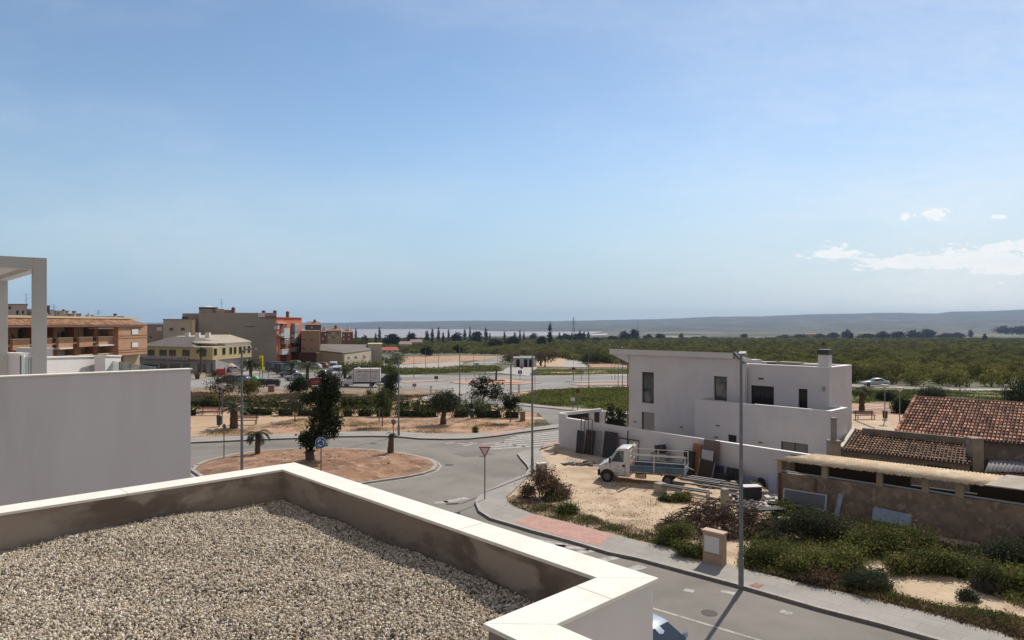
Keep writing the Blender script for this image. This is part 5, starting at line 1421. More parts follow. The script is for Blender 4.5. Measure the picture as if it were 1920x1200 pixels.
# faint markings on the door: a small emblem and two short lines
mb = MB(); s = 1.004
DI = mat('door_marking', (.36, .26, .25), .7)
for k in range(9):
    a = 2 * math.pi * k / 12 + .6; mb.box((1.1 + .09 * math.cos(a), s, 1.02 + .09 * math.sin(a)), (.045, .01, .03))
x = .8
for zz_, n_ in ((.80, 9), (.62, 7)):
    for k in range(n_): mb.box((1.36 - k * .062, s - .0, zz_), (.035, .01, .05))
mb.build('lettering', DI, truck)
# shorten the cab and move the axle with it
for c_ in KIDS[truck]:
    if c_.name.startswith('wheel'):
        for o_ in [c_] + KIDS.get(c_, []):
            if sum(v.co.x for v in o_.data.vertices) > 0: o_.data.transform(Matrix.Translation((.2, 0, 0)))
    else: c_.data.transform(Matrix.Translation((2.78, 0, 0)) @ Matrix.Diagonal((.75, 1, 1, 1)) @ Matrix.Translation((-2.78, 0, 0)))
kt = len(KIDS[truck])
# chassis, bed, headboard and rails
RUST = mat('beige_rusty_frame', (.42, .34, .24), .9, c2=(.24, .13, .08), scale=4, lo=.45, hi=.6)
mb = MB()
for s in (-1, 1): mb.b2((-2.55, s * .42 - .05, .55), (.2, s * .42 + .05, .70))
mb.b2((-2.6, -.95, .70), (.02, .95, .80))
for x in (-2.4, -1.5, -.7, -.1): mb.b2((x - .04, -.93, .6), (x + .04, .93, .699))
mb.build('chassis', RUST, truck)
MB().b2((-.75, .5, .36), (-.25, .93, .62)).b2((-.55, .6, .3), (-.45, .75, .36)).build('tool_box', RUST, truck, bevel=.02)
for s in (-1, 1):
    mb = MB(); mb.b2((-2.62, s * .95 - .02, .78), (.0, s * .95 + .02, 1.16)); o = mb.build('dropside', BEDB, truck, bevel=.008)
    mb = MB()
    for z in (.86, .97, 1.08): mb.b2((-2.6, s * .975 - .008, z - .012), (-.02, s * .975 + .008, z + .012))
    mb.build('rib', BEDB, o)
mb = MB(); mb.b2((-2.64, -.95, .78), (-2.60, .95, 1.16))
tg = mb.build('tailboard', BEDB, truck)
MB().b2((-.02, -.95, .80), (.02, .95, 1.2)).build('front_board', mat('red_brown_board', (.2, .1, .08), .9), truck)
MB().b2((-2.6, -.93, .801), (0, .93, .83)).build('bed_floor', WOOD, truck)
mb = MB()
for s in (-1, 1):
    for z in (1.42, 1.86): mb.tube([(-2.6, s * .97, z), (.02, s * .97, z)], .025, 6)
    for x in (-2.6, -1.15, .02): mb.tube([(x, s * .97, .8), (x, s * .97, 1.88 if x < 0 else 2.2)], .03, 6)
for z in (1.35, 1.65, 1.95, 2.2): mb.tube([(.02, -.97, z), (.02, .97, z)], .025, 6)
for y in (-.45, 0, .45): mb.tube([(.02, y, 1.2), (.02, y, 2.2)], .02, 6)
mb.build('rail_frame', RAILW, truck)
MB().b2((-.08, -.9, 1.9), (-.02, -.15, 2.15)).build('headboard_panel', RAILW, truck)
MB().tube([(-2.62, .9, 1.3), (-3.0, .9, 1.1)], .015, 5).build('tailboard_chain', RAILW, truck)
for c_ in KIDS[truck][kt:]:
    for o_ in [c_] + KIDS.get(c_, []): o_.data.transform(Matrix.Translation((-2.62, 0, 0)) @ Matrix.Diagonal((1.29, 1, 1, 1)) @ Matrix.Translation((2.62, 0, 0)))

# STREET LAMPS
def make_lamp(h, arm, head_w=.3, r0=.09, name='street_lamp'):
    """pole along z, flat head reaching `arm` metres along local +x"""
    o = thing(name, 'x', 'street lamp')
    MB().tube([(0, 0, 0), (0, 0, h * .5), (0, 0, h)], [r0, r0 * .8, r0 * .55], 10).box((0, 0, .55), (r0 * 2.1, r0 * 2.1, 1.1)).build('pole', METAL, o, auto=40)
    MB().tube([(0, 0, h - .12), (arm * .3, 0, h + .02)], .03, 6).build('arm', METAL, o)
    mb = MB(); mb.loft([[(x, -w, z - .05), (x, w, z - .05), (x, w * .8, z + .03), (x, -w * .8, z + .03)] for x, w, z in ((arm * .15, head_w * .25, h + .02), (arm * .35, head_w * .5, h + .03), (arm, head_w * .42, h + .08))]); hd_ = mb.build('lamp_head', mat('lamp_head_grey', (.17, .175, .18), .6), o)
    MB().box((arm * .65, 0, h - .0), (arm * .4, head_w * .6, .02)).build('lens', mat('lamp_lens', (.5, .5, .5), .3), hd_)
    return o
lampA = make_lamp(8.85, .85, .34, .088)
LMETAL = METAL
def place_lamp(src, label, loc, rz, sc=1.0, first=[True], group='street lamps'):
    if first[0] and src is lampA:
        first[0] = False; src.matrix_basis = Matrix.Translation(loc) @ Matrix.Rotation(rz, 4, 'Z') @ Matrix.Scale(sc, 4); WM[src] = src.matrix_basis
        src['label'] = label; src['group'] = group; return src
    return dup(src, loc, rz, sc, label, group)
zk = KZ
b1 = P(1389.5, 1100, zk)
place_lamp(lampA, 'tall grey street lamp on the near pavement beside the brown cabinet', (b1.x, b1.y, zk), 1.15, .985)
place_lamp(lampA, 'street lamp rising behind the coping in front of the yellow building', (W(453.5, 36), 36, .0), -.2, .976)
b3 = P(998, 889, zk); place_lamp(lampA, 'street lamp on the pavement corner by the dry bush', (b3.x, b3.y, zk), math.pi + .1, .93)
b4 = P(747.5, 816.5, zk); place_lamp(lampA, 'street lamp on the park pavement right of the twisted tree', (b4.x, b4.y, zk), -2.2, .83)
far_l = [(1104, 731, .78, 'street lamp at the green lot, left of the villa roof corner', math.pi), (862, 746, .9, 'street lamp behind the olive tree', 0), (695, 731, .62, 'lamp pole in front of the box lorry', 0),
         (712, 742, .7, 'slim lamp pole at the kerb just right of the box lorry', 0), (776, 709, .7, 'slim pole on the weedy verge left of the roundabout', 1.5), (798, 704, .8, 'slim pole behind the verge above the red sign', 1.5),
         (822, 702, .8, 'slim pole behind the verge, right of the red sign', 1.5), (888, 700, .8, 'pole behind the far roundabout, at its left', 1.5), (908, 691, .7, 'pole at the foot of the pale road left of kiosk', 1.5),
         (933, 696, .7, 'pole beside the dark post left of the kiosk', 1.5), (1075, 716, .55, 'pole carrying a small red sign by the splitter island', 1.5), (1153, 712, .62, 'first pole left of the villa wall', 1.5),
         (1159, 725, .72, 'second pole left of the villa wall', 1.5), (1167, 728, .78, 'third pole, closest to the villa wall', 1.5), (1147, 711, .5, 'shortest pole left of the villa', 1.5),
         (503, 712, .62, 'lamp pole right of the yellow vertical sign', 0), (1717, 741, .55, 'pale leaning pole behind the right hand orchard edge', 0), (1811, 745, .42, 'slim dark post by the right hand lane', 0)]
for px, py, sc, lb, rz in far_l:
    p = P(px, py); place_lamp(lampA, lb, p, rz, sc)
b = P(958, 741); t = thing('traffic_mast', 'thick grey mast left of the lamp in front of the kiosk', 'mast', b)
MB().tube([(0, 0, 0), (0, 0, 4.6)], [.14, .12], 10).build('pole', METAL, t); MB().box((0, 0, .3), (.4, .4, .6)).build('base', CONC, t)
# park lamps: short poles with an upturned bowl
def make_park_lamp():
    o = thing('park_lamp', 'x', 'park lamp')
    MB().tube([(0, 0, 0), (0, 0, 3.7)], [.06, .05], 8).build('pole', METAL, o)
    mb = MB(); mb.tube([(0, 0, 3.6), (0, 0, 3.72), (0, 0, 3.95), (0, 0, 3.98)], [.06, .22, .42, .40], 16); h_ = mb.build('bowl', mat('lamp_bowl', (.42, .42, .42), .5), o, auto=40)
    MB().tube([(0, 0, 3.98), (0, 0, 4.02)], [.43, .38], 16).build('cap', METAL, h_)
    return o
pl0 = make_park_lamp(); pf = [True]
for px, py, lb in ((416.5, 795, 'park lamp with shallow bowl beside the litter bin'), (711, 790, 'park lamp beside the slim staked tree'), (888.5, 785, 'park lamp beside the green litter bin'),
                   (1687, 797, 'park lamp close left of the red tiled roof'), (1659, 791, 'park lamp standing on the sandy patch right of the palm'), (1800, 757, 'park lamp above the middle of the red roof'), (1886, 757, 'park lamp by the dark shrub at the right edge'), (1716, 757, 'park lamp by the round shrub behind the red roof')):
    p = P(px, py); hgt = {416.5: .98, 711: .98, 888.5: .8, 1687: .93, 1659: .95, 1800: .5, 1886: .6, 1716: .5}[px]
    if pf[0]: pf[0] = False; pl0.matrix_basis = Matrix.Translation(p); WM[pl0] = pl0.matrix_basis; pl0['label'] = lb; pl0['group'] = 'park lamps'
    else: dup(pl0, p, 0, hgt, lb, 'park lamps')

# ROAD SIGNS
SBLUE = mat('sign_blue', (.02, .07, .24), .4); SRED = mat('sign_red', (.35, .015, .03), .4); SWHITE = mat('sign_white', (.62, .62, .62), .5); SBACK = mat('sign_back', (.20, .20, .21), .6)
def sign_post(name, label, loc, h, r=.038, cat='road sign', group=None, rz=0):
    o = thing(name, label, cat, loc, rz, group)
    MB().tube([(0, 0, 0), (0, 0, h)], r, 8).build('post', METAL, o); return o
# give way sign
b = P(909, 936, zk); yh = Z(838, b.y) - zk
o = sign_post('give_way_sign', 'red bordered triangular give way sign on a post on the pavement corner', b, yh, .035, rz=0)
s3 = W(920.6, b.y) - W(897.6, b.y); th_ = s3 * .866
tri = lambda s, y, zc: [(-s / 2, y, zc + s * .2887), (s / 2, y, zc + s * .2887), (0, y, zc - s * .577)]
zc = yh - s3 * .2887 + .02
mb = MB(); a = tri(s3, -.045, zc); c = tri(s3, -.057, zc); mb.add(a + c, [(0, 1, 2), (3, 5, 4), (0, 2, 5, 3), (2, 1, 4, 5), (1, 0, 3, 4)])
pl_ = mb.build('plate', SRED, o)
mb = MB(); a = tri(s3 * .68, -.0572, zc - .0); mb.add(a + [(x, -.060, z) for x, y, z in a], [(0, 1, 2), (3, 5, 4), (0, 2, 5, 3), (2, 1, 4, 5), (1, 0, 3, 4)]); mb.build('white_field', mat('sign_grey_white', (.50, .48, .46), .6), pl_)
# roundabout sign: blue disc with three white curved arrows
bY = 42.6; rr_ = (W(612, bY) - W(592, bY)) / 2 * 1.05; zc = Z(830, bY)
o = sign_post('roundabout_sign', 'blue round sign with a ring of white arrows in front of the twisted tree', (W(602, bY), bY, .14), zc - .14 + rr_ * .9, .04)
mb = MB(); mb.disc((0, -.05, zc - .14), rr_, .012, (0, 1, 0), 32); pd = mb.build('rim', SWHITE, o)
MB().disc((0, -.058, zc - .14), rr_ * .93, .008, (0, 1, 0), 32).build('blue_disc', SBLUE, pd)
for k in range(3):
    mb = MB(); a0 = R(90 + 120 * k + 18); n = 9; ri, ro = rr_ * .44, rr_ * .62; V = []; a1 = a0 + R(66)
    for i in range(n + 1):
        a = a0 + (a1 - a0) * i / n; V += [(ri * math.cos(a), -.064, zc - .14 + ri * math.sin(a)), (ro * math.cos(a), -.064, zc - .14 + ro * math.sin(a))]
    mb.add(V, [(2 * i, 2 * i + 1, 2 * i + 3, 2 * i + 2) for i in range(n)])
    rm = (ri + ro) / 2
    pa = lambda a, r: (r * math.cos(a), -.064, zc - .14 + r * math.sin(a))
    mb.add([pa(a0, ri - rr_ * .12), pa(a0, ro + rr_ * .12), pa(a0 - R(26), rm)], [(0, 1, 2)])
    mb.build('arrow', SWHITE, pd)
def back_sign(label, px, py, zpx, r_px, name='road_sign'):
    b = P(px, py, .13); zc = Z(zpx, b.y) - b.z; r = (W(px + r_px, b.y) - W(px, b.y))
    o = sign_post(name, label, b, zc + r * .6, .04)
    MB().disc((0, .05, zc), r, .015, (math.sin(.5), math.cos(.5), 0), 24).build('plate', SBACK, o)
back_sign('round sign seen from behind on the left side of the soil island', 420, 861, 800, 5.5)
back_sign('round sign seen from behind above the stump palm on the island', 737.5, 852, 791.5, 5.5)
def far_sign(label, px, py, zpx, r_px, m, shape='disc', name='road_sign', inner=None):
    b = P(px, py); zc = Z(zpx, b.y) - b.z; r = (W(px + r_px, b.y) - W(px, b.y))
    o = sign_post(name, label, b, zc + r * .6, .045)
    mb = MB()
    if shape == 'disc': mb.disc((0, -.06, zc), r, .02, (0, 1, 0), 20)
    else: mb.box((0, -.06, zc), (r * 2, .02, r * 2 * (.8 if shape == 'box' else .35)))
    pp = mb.build('plate', m, o)
    if inner == 'bar': MB().box((0, -.075, zc), (r * 1.3, .01, r * .35)).build('white_bar', SWHITE, pp)
    if inner == 'arrow': MB().box((0, -.075, zc + r * .1), (r * .25, .01, r * .9)).box((0, -.075, zc - r * .5), (r * .7, .01, r * .3)).build('white_arrow', SWHITE, pp)
    return o
far_sign('blue round sign at the far side of the roundabout before the kiosk', 975, 714, 698, 4.2, SBLUE, inner='arrow')
far_sign('grey direction board beside the lamp right of the blue round sign', 1003, 727, 699, 6, mat('board_grey', (.22, .23, .28), .6), 'wide')
far_sign('dark red round sign standing in the green lot', 1083, 771, 733, 3.8, mat('dark_red_sign', (.10, .015, .03), .6), inner=None)
far_sign('small white square sign on a pale post in the green lot', 1074, 770, 748.5, 4, SWHITE, 'box')
far_sign('small dark red sign by the splitter island', 1075.5, 716, 691, 3.2, mat('dark_red_sign', (.10, .015, .03), .6), 'box')
far_sign('blue grey sign right of the small dark red sign', 1090, 716, 697, 5, mat('board_blue', (.12, .17, .27), .6), 'wide')
far_sign('red no entry sign on the pale pavement left of the roundabout', 777, 731, 722, 3.6, SRED, 'box', inner='bar')
far_sign('small red sign in front of the kiosk doors', 978, 701, 689, 2.5, SRED, 'box')
far_sign('dark square panel on a pole above the splitter island, left', 818, 717, 708, 3.5, mat('board_dark', (.05, .06, .06), .7), 'box')
far_sign('pale panel sign beside the road left of the kiosk', 894, 695, 684, 4, mat('board_pale', (.30, .32, .34), .6), 'box')
# dark post on the far roundabout
b = P(930, 716); o = thing('sculpture_post', 'short dark post on a low orange plinth in the far roundabout', 'post', b)
MB().box((0, 0, .2), (3.6, 1.2, .4)).build('plinth', mat('rusty_plinth', (.25, .12, .05), .9), o); MB().tube([(0, 0, .3), (.1, 0, 2.6)], [.22, .16], 8).build('shaft', DARKM, o)

# yellow vertical advertising sign
b = P(489.5, 711); zt = Z(667, b.y) - b.z; zb2 = Z(694, b.y) - b.z; w_ = W(493.2, b.y) - W(486.3, b.y)
o = thing('totem_sign', 'tall bright yellow vertical sign with black letters on two posts', 'sign', b, -.05)
for s in (-1, 1): MB().tube([(s * w_ * .4, 0, 0), (s * w_ * .4, 0, zb2 + .3)], .06, 8).build('post', METAL, o)
mb = MB(); mb.b2((-w_ / 2, -.12, zb2), (w_ / 2, .12, zt)); bd = mb.build('board', mat('sign_yellow', (.75, .68, .02), .5), o, bevel=.02)
text('LAVA', .80, mat('sign_black', (.02, .02, .02), .6), bd, Vector((w_ * .36, -.126, zb2 + .15)), Matrix.Rotation(R(-90), 4, 'Y') @ Matrix.Rotation(R(90), 4, 'X'), sx=1.15)

# service cabinet in a masonry pillar
b = P(1345, 1059, zk); cab_ = thing('service_cabinet', 'brown masonry pillar with a white cabinet door, casting a shadow on the pavement', 'cabinet', (P(1323, 1052, zk) + P(1369, 1064, zk)) / 2, math.atan2((P(1369, 1064, zk) - P(1323, 1052, zk)).y, (P(1369, 1064, zk) - P(1323, 1052, zk)).x))
Lc = (P(1369, 1064, zk) - P(1323, 1052, zk)).length; hc = 1.25
cab_.matrix_basis = cab_.matrix_basis @ Matrix.Translation((-.2, .12, 0)); WM[cab_] = cab_.matrix_basis
CB = mat('brown_masonry', (.40, .285, .20), .9, c2=(.34, .24, .17), scale=2)
MB().b2((-.45, -.17, -.02), (.45, .17, hc)).build('body', CB, cab_, bevel=.01)
MB().b2((-.49, -.21, hc), (.49, .21, hc + .07)).build('top_slab', mat('pink_slab', (.50, .37, .29), .9), cab_, bevel=.01)
mb = MB(); mb.b2((-.37, -.185, .44), (.29, -.165, 1.10)); dr = mb.build('door', mat('cabinet_white', (.58, .56, .55), .6), cab_, bevel=.004)
MB().b2((-.45, -.178, .36), (.45, -.171, .375)).build('joint', mat('dark_joint', (.12, .09, .07), .9), cab_)
# second pillar by the dry bush
b = P(1013, 889, zk); o = thing('service_cabinet', 'pale square pillar behind the dry bush on the pavement corner', 'cabinet', b + Vector((.1, .3, 0)), .5)
MB().b2((-.34, -.17, -.02), (.34, .17, .62)).build('body', CONC, o, bevel=.01); MB().b2((-.38, -.21, .62), (.38, .21, .69)).build('top_slab', mat('pale_slab2', (.58, .50, .40), .9), o)
# manhole cover
q = [P(1405, 1097.5, zk), P(1417, 1093.2, zk), P(1432, 1097.5, zk), P(1419, 1104, zk)]
mb = MB(); mb.hexa([p + Vector((0, 0, .001)) for p in q][::-1] if (q[1] - q[0]).to_2d().cross((q[2] - q[0]).to_2d()) < 0 else [p + Vector((0, 0, .001)) for p in q], [p + Vector((0, 0, .014)) for p in (q[::-1] if (q[1] - q[0]).to_2d().cross((q[2] - q[0]).to_2d()) < 0 else q)])
tag(mb.build('inspection_cover', mat('rusty_cover', (.22, .095, .06), .9, c2=(.32, .18, .12), scale=9)), 'rusty square inspection cover set in the pavement beside the nearest lamp', 'cover')
# benches, bins and picnic table in the park
def bench(label, px, py, rz, w=1.8):
    o = thing('park_bench', label, 'bench', P(px, py) + Vector((0, 0, .03)), rz, 'park benches')
    m = mat('bench_red_brown', (.20, .07, .045), .8)
    for y in (-.18, 0, .18): MB().b2((-w / 2, y - .07, .42), (w / 2, y + .07, .46)).build('seat_slat', m, o)
    for z in (.6, .76): MB().b2((-w / 2, .27, z), (w / 2, .30, z + .11)).build('back_slat', m, o)
    for x in (-w / 2 + .2, w / 2 - .2): MB().b2((x - .03, -.22, 0), (x + .03, -.16, .42)).b2((x - .03, .2, 0), (x + .03, .27, .85)).b2((x - .03, -.22, .38), (x + .03, .25, .419)).build('leg', DARKM, o)
bench('red brown park bench beside the thick palm on the sand', 460, 797, .1, 2.4)
bench('park bench in the shade under the trees at the left of the sand', 394, 779, .0, 2.2)
bench('pale bench beside the palm in the park right of the villa', 1622, 787, .1, 2.2)
def bin_(label, px, py, m, h=1.0):
    o = thing('litter_bin', label, 'litter bin', P(px, py), 0)
    MB().tube([(0, 0, .15), (0, 0, h * .9)], [.22, .26], 12).build('bin', m, o); MB().tube([(0, 0, h * .92), (0, 0, h)], [.28, .15], 12).build('lid', DARKM, o); MB().tube([(0, 0, 0), (0, 0, .2)], .05, 6).build('foot', METAL, o)
bin_('dark litter bin on the sand path next to the park lamp', 411, 800, mat('bin_dark', (.05, .06, .065), .6), 1.15)
bin_('dark green litter bin on the path right of the olive tree', 885, 785, mat('bin_green', (.02, .05, .035), .6))
bin_('brown litter bin on the sand of the right hand park', 1659.5, 787, mat('bin_brown', (.06, .035, .03), .7))
# pale posts along the path, and street containers
for px, py, lb in ((973, 738, 'white pillar at the pavement end beside the small dark tree'), (808, 741, 'short white post at the pavement tip by the dry verge'), (980, 789, 'brown block pillar at the end of the front hedge'), (509, 735, 'brown brick box on the grey kerb below the black containers')):
    big = px in (509, 980); o = thing('stone_pillar', lb, 'pillar', P(px, py), .1)
    m_ = mat('brown_pillar', (.26, .17, .12), .9) if big else SWHITE; s = (.9, .5, 1.0) if px == 509 else ((.5, .4, .95) if big else (.35, .25, 1.3))
    MB().b2((-s[0] / 2, -s[1] / 2, 0), (s[0] / 2, s[1] / 2, s[2])).build('body', m_, o, bevel=.02); MB().b2((-s[0] / 2 - .04, -s[1] / 2 - .04, s[2]), (s[0] / 2 + .04, s[1] / 2 + .04, s[2] + .06)).build('cap', CONC, o)
def container(label, px, py, w, h, m, m2, dome=False):
    p = P(px, py); o = thing('waste_container', label, 'container', p, .05, 'waste containers')
    if dome:
        MB().tube([(0, 0, 0), (0, 0, .3), (0, 0, h * .6), (0, 0, h * .88), (0, 0, h)], [w * .42, w * .5, w * .5, w * .34, w * .08], 16).build('shell', m, o, auto=50); MB().box((0, -w * .46, h * .6), (.3, .1, .2)).build('slot', BLACK, o)
    else:
        MB().loft([[(-w / 2 + e, -.5 + e, z), (w / 2 - e, -.5 + e, z), (w / 2 - e, .5 - e, z), (-w / 2 + e, .5 - e, z)] for z, e in ((.15, .1), (h * .8, 0))]).build('body', m, o, bevel=.03)
        MB().loft([[(-w / 2 - .03 + e, -.53 + e, z), (w / 2 + .03 - e, -.53 + e, z), (w / 2 + .03 - e, .53 - e, z), (-w / 2 - .03 + e, .53 - e, z)] for z, e in ((h * .8, 0), (h, .15))]).build('lid', m2, o)
        for x in (-w / 2 + .2, w / 2 - .2): MB().disc((x, -.35, .1), .1, .08, (1, 0, 0), 10).build('castor', RUBBER, o)
GB = mat('container_dark', (.03, .035, .035), .6); GB2 = mat('container_lid', (.06, .07, .07), .6)
container('bright green bottle bank with rounded top at the kerb', 478, 724, 1.7, 1.75, mat('bottle_bank_green', (.04, .23, .08), .5), GB, True)
container('dark waste container directly right of the green bottle bank', 492, 724, 1.35, 1.25, GB, GB2)
container('dark waste container in the middle of the kerb row', 506, 724.5, 1.25, 1.25, GB, GB2)
container('dark waste container at the right end of the kerb row', 518, 725, 1.25, 1.25, GB, GB2)
# TREES NEAR AND MIDDLE DISTANCE
def on_ground(px, py, dz=0.0): p = P(px, py); p.z += dz; return p
def blobs_px(base, lst):
    """blobs given as photo (cx, cy, rx, ry) at the depth of base -> local ellipsoids"""
    Y = base.y; out_ = []
    for cx, cy, rx, ry in lst:
        k = Y / FPX; out_.append(((cx - 960) * k - base.x, 0, Z(cy, Y) - base.z, rx * k, (rx * .6 + ry * .4) * k, ry * k))
    return out_
def tree(name, label, px, py, lst, m, nclump, nleaf, size, cr, trunk_r=.12, trunk_pts=None, group=None, cat='tree', dz=0.0, seed=1, barkm=None, limbs=True, base=None, **kw):
    b = base or on_ground(px, py, dz); o = thing(name, label, cat, b, 0, group)
    bl = blobs_px(b, lst)
    mb = MB()
    if trunk_pts: pts = [Vector(((x - 960) * b.y / FPX - b.x, 0, Z(y, b.y) - b.z)) for x, y in trunk_pts]
    else: c = bl[0]; pts = [Vector((0, 0, -.1)), Vector((c[0] * .3, 0, c[2] * .45)), Vector((c[0], c[1], c[2]))]
    n = len(pts); mb.tube(pts, [trunk_r * (1.15 - .75 * i / (n - 1)) for i in range(n)], 8)
    if limbs:
        rr2 = random.Random(seed)
        for q in bl[:7]:
            s0 = pts[max(1, n - 2)].lerp(pts[-1], rr2.random() * .5)
            mb.tube([s0, (s0 + Vector(q[:3])) / 2 + Vector((rr2.uniform(-.1, .1), rr2.uniform(-.1, .1), 0)), Vector(q[:3])], [trunk_r * .45, trunk_r * .3, trunk_r * .12], 5)
    mb.build('trunk', barkm or BARK, o, smooth=True)
    foliage('crown', bl, nclump, nleaf, size, cr, m, o, seed, **kw)
    return o
# the twisted dark tree on the island
tb = Vector((W(581, 48.2), 48.2, .35))
tree('twisted_tree', 'big dark leaning evergreen with a twisted crown on the soil island', 581, 873,
     [(590, 823, 24, 20), (572, 826, 12, 14), (618, 800, 18, 22), (600, 792, 22, 22), (622, 776, 13, 18), (600, 770, 14, 16), (612, 752, 19, 16), (592, 748, 22, 12), (575, 750, 12, 9), (616, 735, 20, 16), (600, 740, 17, 13), (622, 722, 16, 15), (613, 712, 13, 10), (606, 702, 8, 8), (630, 745, 8, 14), (634, 786, 6, 12), (628, 806, 7, 12), (572, 742, 9, 5)],
     LF_DARK, 520, 22, .085, .15, .34, [(582, 877), (582, 862), (580, 848), (588, 830), (604, 800), (612, 760), (618, 730), (612, 712)], base=tb, seed=3, barkm=mat('dark_bark', (.06, .045, .035), .95, c2=(.10, .075, .055), scale=8, bump=.03, bscale=12))
# olive and other trees of the park strip
tree('olive_tree', 'grey green olive tree with thick trunk in the middle of the park strip', 831, 795, [(836, 752, 22, 14), (820, 752, 13, 12), (852, 753, 12, 12), (836, 743, 17, 9), (845, 763, 14, 8), (825, 764, 11, 8)], LF_OLIVE, 300, 22, .075, .26, .30, [(831, 797), (831, 783), (834, 768), (836, 758)], seed=5, group='trees of the park strip')
tree('open_tree', 'airy grey leaved tree with forked branches behind the hedge, right of the olive', 906, 757, [(893, 718, 9, 8), (900, 730, 10, 9), (915, 715, 9, 7), (926, 728, 9, 8), (936, 738, 6, 6), (887, 740, 8, 5), (912, 738, 9, 7), (905, 712, 6, 5), (925, 744, 7, 5), (896, 742, 6, 6), (935, 724, 4, 5)], LF_DARK, 210, 14, .11, .32, .13, [(905, 758), (905, 748), (909, 738), (908, 728)], seed=6, group='trees of the park strip')
tree('small_dark_tree', 'small round dark tree on a thin stem beside the hedge end', 957, 792, [(957, 752, 13, 11), (948, 748, 7, 8), (967, 748, 6, 9), (955, 760, 11, 5)], LF_DARK, 120, 20, .075, .22, .055, [(957, 793), (957, 775), (957, 760)], seed=7, group='trees of the park strip')
tree('dark_tree', 'tall narrow dark tree behind the lamp right of the dry verge', 733, 768, [(733, 716, 11, 12), (729, 730, 13, 12), (726, 745, 12, 12), (736, 704, 8, 8), (720, 752, 11, 9)], LF_DARK, 230, 20, .09, .28, .10, seed=8, group='trees of the park strip')
tree('dark_tree', 'dark bushy tree with slim staked stem over the front hedge', 717, 799, [(717, 748, 10, 14), (708, 755, 10, 10), (724, 757, 9, 12), (714, 738, 6, 7)], LF_HEDGE, 180, 20, .08, .24, .06, [(717, 801), (717, 775), (717, 755)], seed=9, group='trees of the park strip')
tree('small_tree', 'small ball shaped sapling on a stick left of the dark narrow tree', 694, 751, [(694, 736, 6, 5)], LF_HEDGE, 40, 16, .07, .2, .04, seed=10, group='trees of the park strip')
tree('feathery_tree', 'light green feathery young tree in front of the hedges', 552, 791, [(553, 757, 16, 11), (543, 764, 11, 7), (562, 762, 12, 7), (552, 747, 11, 7)], LF_OLIVE, 130, 18, .07, .3, .06, [(553, 793), (553, 775), (553, 762)], seed=11, group='trees of the park strip')
tree('bushy_tree', 'dark bushy tree left of the red car behind the feathery tree', 562, 738, [(561, 724, 14, 11), (550, 728, 10, 7), (571, 721, 10, 9), (562, 714, 8, 7)], LF_DARK, 220, 18, .11, .36, .12, seed=12, group='trees of the park strip')
tree('bare_tree', 'thin half bare tree growing in front of the black containers, left', 411, 768, [(414, 720, 18, 10), (405, 728, 14, 8), (424, 728, 14, 8), (415, 712, 10, 6), (438, 724, 14, 9)], leafm('sparse_leaf', (.06, .05, .03), (.085, .07, .04), transl=.1), 150, 14, .09, .5, .09, [(411, 770), (411, 750), (413, 730)], seed=13, group='trees of the park strip')
tree('bushy_tree', 'yellowish bushy palm like shrub left of the green bottle bank', 464, 745, [(466, 727, 14, 12), (458, 722, 9, 8), (474, 722, 9, 8)], leafm('yellow_green_leaf', (.13, .12, .035), (.17, .15, .05)), 110, 16, .12, .4, .12, seed=14, group='trees of the park strip')
tree('small_tree', 'light green shrub beside the short hedge right of the twisted tree trunk', 631, 785, [(629, 768, 8, 9)], LF_MID, 60, 18, .07, .2, .05, seed=15, group='trees of the park strip')
tree('cypress_shrub', 'small column shaped shrub on the soil near the red paving', 891.5, 813, [(891.5, 806, 3.6, 6)], LF_MID, 40, 24, .05, .10, .05, cat='shrub', seed=16)
tree('small_tree', 'thin young tree half hidden by lamp on the far verge', 735, 716, [(733, 692, 8, 11), (738, 682, 5, 7)], LF_HEDGE, 90, 14, .12, .4, .06, seed=17, group='trees of the park strip')

